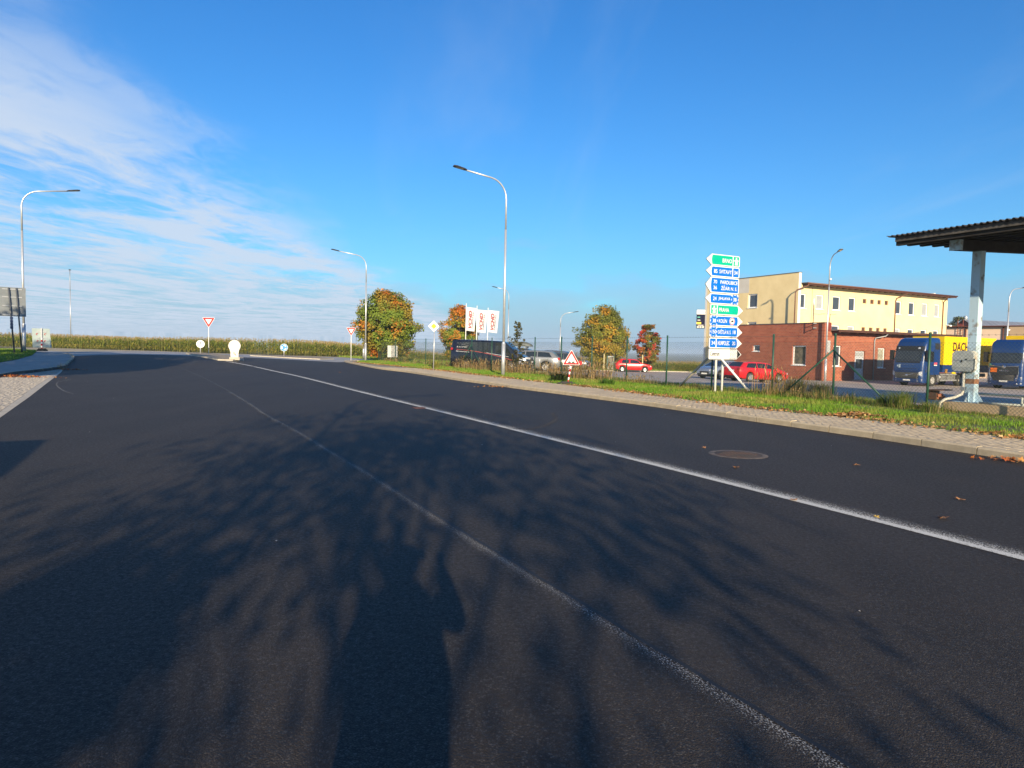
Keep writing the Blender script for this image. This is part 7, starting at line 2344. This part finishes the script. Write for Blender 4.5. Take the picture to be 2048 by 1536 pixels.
# tall dry grass along the fence
def dry(n, a_lo, a_hi, n_lo, n_hi, hgt, c0, name, w=.006, bend=.25, heads=True, seed=0, clump=0):
    global npr
    npr = np.random.default_rng(seed)
    if clump:
        cc_ = an_pts(clump, a_lo, a_hi, n_lo, n_hi)
        P_ = cc_[npr.integers(0, clump, n)] + npr.normal(size=(n, 2)) * .16
    else: P_ = an_pts(n, a_lo, a_hi, n_lo, n_hi)
    hc = 0.35 + 0.95 * vnoise(np.c_[P_, np.zeros(len(P_))], .45, seed + 60)
    c0 = np.array(c0); colr = c0[npr.integers(0, len(c0), len(P_))] * npr.uniform(.7, 1.3, (len(P_), 1))
    z = np.maximum(H(P_[:, 0], P_[:, 1]), -.02) + .06
    nP_ = len(P_)
    a = npr.random(nP_) * 2 * math.pi
    h_ = hgt * hc * npr.uniform(.45, 1.2, nP_); be = h_ * bend * npr.uniform(.1, 1.5, nP_)
    ux, uy = np.cos(a), np.sin(a); wv2 = np.c_[-uy * w, ux * w, np.zeros(nP_)]
    p0 = np.c_[P_, z]; m1 = p0 + np.c_[ux * be * .3, uy * be * .3, h_ * .6]; tp_ = p0 + np.c_[ux * be, uy * be, h_]
    V = [p0 - wv2, p0 + wv2, m1 + wv2 * .8, m1 - wv2 * .8, tp_ + wv2 * .3, tp_ - wv2 * .3]
    k = 6
    Fs = [(0, 1, 2, 3), (3, 2, 4, 5)]
    if heads:      # seed head: wider spindle at the top
        hv = wv2 * 3.2; q = m1 + (tp_ - m1) * .55; q2 = m1 + (tp_ - m1) * .85
        V += [q, q2 + hv, tp_ + (tp_ - m1) * .12, q2 - hv]; Fs.append((6, 7, 8, 9)); k = 10
    Vv = np.stack(V, 1).reshape(-1, 3); i = np.arange(nP_) * k
    F = np.concatenate([np.stack([i + q for q in f], 1) for f in Fs])
    return pymesh(name, Vv, F, M_blade, leaf=np.concatenate([colr] * len(Fs)), kind='stuff')
STR = [(.42, .29, .13), (.34, .22, .09), (.30, .17, .08), (.48, .35, .17), (.20, .17, .05)]
GRN = [(.075, .13, .02), (.11, .16, .03), (.15, .15, .035), (.05, .09, .02)]
a_of = lambda px: fence_a(px)
dry(1500, a_of(1075), a_of(912), 18.6, 19.7, .68, STR, 'dry_grass', .0055, seed=1, clump=110)
dry(480, a_of(1195), a_of(1080), 18.5, 19.7, .85, STR, 'dry_grass', .006, seed=2, clump=45)
dry(420, a_of(1225), a_of(1155), 18.6, 19.6, 1.0, STR, 'dry_grass', .006, seed=22, clump=14)
dry(300, a_of(1300), a_of(1225), 18.9, 19.8, .45, STR, 'dry_grass', .005, seed=3, clump=40)
dry(260, a_of(1600), a_of(1520), 18.7, 19.9, .95, STR, 'dry_grass', .005, seed=4, clump=30)
dry(2200, a_of(1700), a_of(1500), 18.6, 19.6, .34, STR[:2] + GRN, 'weeds', .006, heads=False, seed=5, clump=70, bend=.6)
dry(1300, a_of(1500), a_of(1250), 18.6, 19.6, .26, STR[:1] + GRN, 'weeds', .006, heads=False, seed=6, clump=60, bend=.6)
dry(1500, a_of(1880), a_of(1690), 18.8, 19.4, .26, GRN + STR[:1], 'weeds', .005, heads=False, seed=7, clump=40, bend=.7)
dry(1500, a_of(2100), a_of(1880), 18.8, 19.3, .12, GRN + STR[:1], 'weeds', .004, heads=False, seed=8, clump=60, bend=.7)
dry(900, a_of(912), a_of(770), 18.6, 19.6, .45, STR + GRN, 'dry_grass', .008, seed=9, clump=50)
# single tufts big enough to pick out
def tuft(px, py, hgt, r, n, cols, label, seed, w=.006, bend=.55, nm='grass_tuft'):
    global npr
    npr = np.random.default_rng(seed)
    b = G(px, py, .09)
    t = thing(nm, label, 'plant', (b.x, b.y, .09), 0, 'tufts along the fence')
    P_ = npr.normal(size=(n, 2)) * r * .35
    c0 = np.array(cols); colr = c0[npr.integers(0, len(c0), n)] * npr.uniform(.7, 1.35, (n, 1))
    d = P_ / (np.linalg.norm(P_, axis=1)[:, None] + 1e-6)
    a = np.arctan2(d[:, 1], d[:, 0]) + npr.normal(size=n) * .6
    h_ = hgt * npr.uniform(.5, 1.1, n); be = h_ * bend * npr.uniform(.2, 1.5, n)
    ux, uy = np.cos(a), np.sin(a); wv2 = np.c_[-uy * w, ux * w, np.zeros(n)]
    p0 = np.c_[P_, np.zeros(n) - .02]; m1 = p0 + np.c_[ux * be * .3, uy * be * .3, h_ * .62]; tp_ = p0 + np.c_[ux * be, uy * be, h_ * (1 - .25 * npr.random(n))]
    V = np.stack([p0 - wv2, p0 + wv2, m1 + wv2 * .8, m1 - wv2 * .8, tp_ + wv2 * .1, tp_ - wv2 * .1], 1).reshape(-1, 3); i = np.arange(n) * 6
    F = np.concatenate([np.stack([i + q for q in f], 1) for f in ((0, 1, 2, 3), (3, 2, 4, 5))])
    o = pymesh('foliage', V, F, M_blade, parent=t, leaf=np.concatenate([colr] * 2))
    return t
LG = [(.13, .19, .03), (.18, .22, .05), (.09, .15, .02), (.25, .24, .08)]
tuft(1803, 816, .62, .42, 420, LG, 'tall light green grass tuft at the foot of the fence brace', 3)
tuft(1768, 812, .45, .3, 220, LG, 'smaller light green tuft left of the tall tuft by the brace', 4)
tuft(1862, 826, .42, .3, 160, LG + [(.3, .27, .12)], 'thin grass tuft round the fence post left of the plinth', 5)
tuft(1590, 790, .80, .6, 420, [(.055, .085, .02), (.10, .11, .03), (.20, .15, .06)], 'dark bushy weed clump right of the red estate car', 6, .008, .4, 'weed_clump')
tuft(1640, 793, .62, .6, 380, [(.055, .085, .02), (.12, .12, .03), (.28, .20, .09)], 'brownish weed clump left of the braced fence post', 7, .008, .5, 'weed_clump')
tuft(1118, 764, .55, .5, 300, [(.03, .05, .015), (.045, .06, .02)], 'dark low weed clump left of the warning sign foot', 8, .012, .6, 'weed_clump')
tuft(1215, 771, .40, .4, 240, [(.08, .16, .02), (.10, .2, .03)], 'bright green weed clump at the end of the dry grass', 9, .012, .8, 'weed_clump')
tuft(872, 738, .75, .4, 140, [(.28, .25, .05), (.14, .15, .03)], 'yellowish bush by the foot of the diamond sign', 10, .014, .5, 'weed_clump')
tuft(116, 734.5, .42, .5, 40, [(.42, .34, .18), (.34, .26, .14)], 'wispy dry stalks growing at the left kerb corner', 12, .006, .7, 'grass_tuft')

def star_leaves(C, size, colr, name, m_, **props):
    # five-lobed dry leaves, each a curled fan of ten points
    n = len(C); u, v = rot_rand(n, 1.9); nrm = np.cross(u, v)
    s = (size * npr.uniform(.6, 1.3, n))[:, None]
    V = [C]
    ph = npr.random(n) * 6.28
    for k in range(10):
        a = 2 * math.pi * k / 10
        r = .56 if k % 2 == 0 else .27
        cu = .22 * np.sin(2 * a + ph)[:, None] * r
        V.append(C + (u * math.cos(a) * r + v * math.sin(a) * r * .85 + nrm * cu) * s)
    V = np.stack(V, 1).reshape(-1, 3); i = np.arange(n) * 11
    F = np.concatenate([np.c_[i, i + 1 + k, i + 1 + (k + 1) % 10] for k in range(10)])
    return pymesh(name, V, F, m_, leaf=np.concatenate([colr] * 10), **props)
# fallen leaves along the back of the pavement
npr = np.random.default_rng(5)
M_litter = leafmat('fallen_leaf', .15, .8)
k = npr.integers(0, len(BL) - 1, 9000)
nrm2 = np.gradient(BL, axis=0); nrm2 /= np.linalg.norm(nrm2, axis=1)[:, None]; nrm2 = np.c_[-nrm2[:, 1], nrm2[:, 0]]
off = npr.normal(size=9000) * .22 
P_ = BL[k] + nrm2[k] * off[:, None] * -1 + npr.random((9000, 2)) * .3
dens = vnoise(np.c_[P_, np.zeros(len(P_))], 1.6, 3)
P_ = P_[(dens + npr.random(len(P_)) * .45 > .55) & (P_[:, 1] < 62) & (P_[:, 1] > 5)]
C3 = np.c_[P_, H(P_[:, 0], P_[:, 1]) + .135 + npr.random(len(P_)) * .03]
LT = np.array([(.46, .27, .11), (.36, .18, .07), (.55, .37, .17), (.27, .14, .06), (.44, .20, .07)])
star_leaves(C3, .095, LT[npr.integers(0, 5, len(C3))] * npr.uniform(.7, 1.2, (len(C3), 1)), 'leaf_litter', M_litter, kind='stuff')
# heap of leaves and the orange drift at the left kerb
for (pxs, n, r, nm) in (((1712, 833), 260, .35, 'a'), ((12, 754), 420, .8, 'b'), ((114, 739), 90, .7, 'c'), ((2030, 923.5), 40, .32, 'd'), ((1010, 775), 60, .5, 'e')):
    b = G(*pxs, dz=.12 if nm in 'a' else 0)
    q = npr.normal(size=(n, 2)) * r * np.array([1.0, .35])
    C3 = np.c_[b.x + q[:, 0], b.y + q[:, 1], b.z + npr.random(n) * (.09 if nm in 'ab' else .02) * np.exp(-(q ** 2).sum(1) / r ** 2) + .03]
    pal = LT if nm in 'ae' else np.array([(.50, .17, .05), (.42, .10, .03), (.55, .27, .08), (.30, .12, .05)])
    star_leaves(C3, .10, pal[npr.integers(0, len(pal), n)] * npr.uniform(.75, 1.2, (n, 1)), 'leaf_litter', M_litter, kind='stuff')
# a few leaves on the asphalt, each a thing of its own
def leaf_shape():
    out = []
    for i in range(20):
        a = 2 * math.pi * i / 20
        r = .055 * (1 + .42 * math.cos(5 * a)) * (1 if abs(a - math.pi) > .3 else .6)
        out.append((r * math.cos(a), r * math.sin(a), .010 + .012 * math.cos(2.5 * a) + .010 * abs(math.sin(a))))
    return out
lsh = leaf_shape()
lm = MB().add([(0, 0, .004)] + lsh, [(0, i + 1, (i + 1) % 20 + 1) for i in range(20)]).tube([(-.03, 0, .008), (-.10, .01, .006)], .003, 4)
lo0 = lm.build('fallen_leaf', [mat('tan_leaf', (0.42, 0.22, 0.09), 0.8, c2=(0.30, 0.13, 0.05), nscale=30)])
rl_ = random.Random(8)
lspots = [(1886, 1038, .95, 'curled tan leaf on the asphalt right of the white line'), (1753, 1035, .55, 'small yellow leaf just above the white line'), (1472, 936, .9, 'thin dry leaf on the asphalt below the manhole cover'), (1918, 1000, .8, 'sliver of dry leaf on the asphalt above the curled tan leaf'), (1588, 1001, .8, 'brown leaf touching the white line'), (1408, 896, .7, 'dry leaf on the asphalt left of the manhole cover'), (1712, 931, .8, 'dry leaf on the asphalt below the kerb'), (680, 745, 1.2, 'dry leaf on the far asphalt near the white line')]
lc = mat('yellow_leaf', (0.60, 0.40, 0.08), 0.8)
for i, (px, py, s, lb) in enumerate(lspots):
    o = lo0 if i == 0 else lo0.copy()
    if i: col.objects.link(o)
    p = G(px, py); o.location = (p.x, p.y, .006); o.rotation_euler = (rl_.uniform(-.15, .15), rl_.uniform(-.15, .15), rl_.uniform(0, 6)); o.scale = (s * .8,) * 3
    tag(o, lb, 'leaf', 'single leaves on the road')
    if i == 1:
        o.data = o.data.copy(); o.data.materials[0] = lc
# crumbs of grit on the asphalt
npr = np.random.default_rng(21)
n = 110
P_ = np.c_[npr.uniform(-22, 12, n), npr.uniform(3, 40, n)]
P_ = P_[in_poly(road_poly, P_)]
s = npr.uniform(.004, .010, len(P_))[:, None]
tet = np.array([(1, 1, .9), (-1, 1, .3), (1, -1, .3), (-1, -1, .9), (0, 0, 1.3)], dtype=float)
V = (np.c_[P_, np.full(len(P_), .002)][:, None, :] + tet[None] * s[:, :, None]).reshape(-1, 3)
i = np.arange(len(P_)) * 5
F = np.concatenate([np.c_[i, i + 1, i + 4], np.c_[i + 1, i + 3, i + 4], np.c_[i + 3, i + 2, i + 4], np.c_[i + 2, i, i + 4]])
pymesh('road_grit', V, F, mat('pale_grit', (0.40, 0.38, 0.35), 0.8), kind='stuff')

# ---------------------------------------------------------------- what stands behind and beside the camera, and throws the shadows in view
def patchy(Q):
    # an uneven crown: patches set by where shade lands, thinned to clear the photographer's shadow
    t_ = Q[:, 2] / math.tan(SUN_EL)
    gx_, gy_ = Q[:, 0] - sun_dir.x / math.cos(SUN_EL) * t_, Q[:, 1] - sun_dir.y / math.cos(SUN_EL) * t_
    k_ = vnoise(np.c_[gx_ * 1.6, gy_ * .8, gx_ * 0], 1.5, 17) > .39
    k_ &= ~((gy_ > 3.0) & (gy_ < 7.0) & (np.abs(gx_ + .62) < .70))
    k_ &= ~((gy_ < 3.4) & (np.abs(gx_ + .55) < .9))
    return k_
maple(Vector((0.98, -8.2, 0)), 8.0, 8.2, 'roadside maple behind the camera throwing its shadow on the road', [GR, (0.22, 0.15, 0.03), OR], 190, 47, .115, .36, .1, group='roadside trees', seed=90, sparse=True, keep=patchy)
maple(Vector((-27.0, 20.0, 0.3)), 10.4, 8.0, 'roadside maple left of the view shading the lawn and the grey sign back', [GR, (0.2, 0.15, 0.03), OR], 120, 60, .22, .20, .6, group='roadside trees', seed=93)
maple(Vector((-20.5, 9.0, 0.2)), 15.5, 10, 'tall roadside tree left of the view shading the far road', [GR, (0.2, 0.15, 0.03), OR], 170, 60, .34, .30, .6, group='roadside trees', seed=91, nm='broadleaf_tree')
npr = np.random.default_rng(55)
hg = thing('hedge', 'dense clipped hedge on the pavement behind the camera', 'hedge', (-3.1, -3.3, 0))
n = 16000
q = np.c_[npr.uniform(-2.2, 2.2, n), npr.uniform(-.6, .6, n), npr.random(n) ** .7 * 2.55]
q = q[q[:, 2] < 1.55 + .24 * (q[:, 0] + 2.2) + .16 * np.sin(q[:, 0] * 6)]
leaves(q, .11, np.array([[.05, .085, .02]]) * npr.uniform(.6, 1.4, (len(q), 1)), 'foliage', M_leaf, hg, .3)
MB().tube([(-1.2, 0, -.1), (-1.2, 0, 1.4)], .05, 6).tube([(1.2, 0, -.1), (1.2, 0, 1.8)], .05, 6).build('stem', M_bark, hg)
lb_ = Vector((-.42, -9.3, 0))
lamp_b = thing('street_lamp', 'street lamp standing behind the camera, its arm reaching over the road', 'street lamp', lb_, math.atan2(ND.y, ND.x), 'street lamps along the road and the lot')
for ch in lamp_main.children: copy_tree(ch, lamp_b)
lamp_b.scale = (.86, .86, .86)
shl = AN(.5, -6.5, 0)
sh_ = thing('bus_shelter', 'small roadside shelter left of the camera', 'shelter', (-6.2, 2.1, 0), TH)
MB().bbox(-3.2, 0, -3.2, 0, 2.5, 2.64).build('roof', M_roof, sh_)
MB().bbox(-3.1, -3.02, -3.0, -.2, 0, 2.5).bbox(-3.0, -.3, -3.1, -3.02, 0, 2.5).build('wall', M_galvd, sh_)
ps_ = MB()
for x, y in ((-.15, -.15), (-.15, -3.0)): ps_.bbox(x - .05, x + .05, y - .05, y + .05, 0, 2.5)
ps_.build('post', M_galvd, sh_)

# the photographer, standing just behind the lens with both hands up to the phone
def skin_figure(name, m_, parent, V, E_, R, root=0, sub=2):
    me = bpy.data.meshes.new(name); me.from_pydata(V, E_, []); me.materials.append(m_)
    o = link(name, me, parent)
    o.modifiers.new('skin', 'SKIN')
    sv = me.skin_vertices[0].data if me.skin_vertices else None
    if sv is None:
        bpy.context.view_layer.objects.active = o
        me.skin_vertices  # created with the modifier
        sv = me.skin_vertices[0].data
    for i, r_ in enumerate(R): sv[i].radius = (r_, r_) if not isinstance(r_, tuple) else r_
    sv[root].use_root = True
    s_ = o.modifiers.new('subsurf', 'SUBSURF'); s_.levels = s_.render_levels = sub
    return o
pp = thing('person', 'person in a dark jacket holding a phone up behind the camera', 'person', (-.02, -.46, 0))
V = [(0, 0, .98), (0, .0, 1.18), (0, .01, 1.40), (0, .02, 1.50), (0, .05, 1.60), (0, .06, 1.72),
     (-.10, 0, .92), (-.12, .02, .50), (-.13, -.01, .08), (-.14, .12, .04), (.10, 0, .92), (.12, .02, .50), (.13, -.01, .08), (.14, .12, .04),
     (-.19, .0, 1.42), (-.27, .10, 1.16), (-.08, .36, 1.50), (.19, 0, 1.42), (.33, .10, 1.28), (.22, .34, 1.52)]
E_ = [(0, 1), (1, 2), (2, 3), (3, 4), (4, 5), (0, 6), (6, 7), (7, 8), (8, 9), (0, 10), (10, 11), (11, 12), (12, 13), (2, 14), (14, 15), (15, 16), (2, 17), (17, 18), (18, 19)]
R = [.30, .29, .25, .06, .10, .085, .15, .11, .06, .045, .15, .11, .06, .045, .08, .055, .035, .09, .07, .045]
skin_figure('body', mat('dark_jacket', (0.03, 0.035, 0.05), 0.8), pp, V, E_, R)
M_skin = mat('skin', (0.50, 0.30, 0.22), 0.6)
for sgn, wx in ((-1, -.08), (1, .22)):
    Vh = [(wx, .36 if sgn < 0 else .34, 1.51), (wx + .0, .40 if sgn < 0 else .38, 1.56)]
    Eh, Rh = [(0, 1)], [.03, .034]
    for k, (ox, ln) in enumerate(((-.03, .05), (-.01, .06), (.01, .06), (.03, .045))):
        i0 = len(Vh); c_ = Vh[1]
        Vh += [(c_[0] + ox, c_[1] + .02, c_[2] + .02), (c_[0] + ox, c_[1] + .04, c_[2] + .03 + ln * .5)]
        Eh += [(1, i0), (i0, i0 + 1)]; Rh += [.010, .008]
    i0 = len(Vh); Vh += [(Vh[1][0] - sgn * .045, Vh[1][1] + .0, Vh[1][2] + .02)]; Eh.append((1, i0)); Rh.append(.010)
    skin_figure('hand', M_skin, pp, Vh, Eh, Rh, 0, 1)
MB().lathe([(0, .155), (.06, .145), (.098, .09), (.108, .03), (.10, -.02), (.085, -.03)], 20, at=(0, .04, 1.62)).build('hair', mat('dark_hair', (0.03, 0.02, 0.015), 0.8), pp)
ph = MB().bbox(-.08, .08, -.004, .004, -.04, .04).build('mobile_phone', M_black, None)
ph.location = (0.0, -.035, 1.585); tag(ph, 'dark phone held up by the person behind the camera', 'phone')

# ---------------------------------------------------------------- the morning air
hz = bpy.data.materials.new('morning_haze'); hz.use_nodes = True
nt = hz.node_tree; nt.nodes.clear()
pv = nt.nodes.new('ShaderNodeVolumePrincipled'); pv.inputs['Color'].default_value = (0.66, 0.82, 1.0, 1)
pv.inputs['Density'].default_value = 0.0003; pv.inputs['Anisotropy'].default_value = 0.0
ou = nt.nodes.new('ShaderNodeOutputMaterial'); nt.links.new(pv.outputs[0], ou.inputs['Volume'])
MB().bbox(-8000, 8000, -8000, 9000, -18.5, 17.5).build('haze', hz, None, kind='stuff')
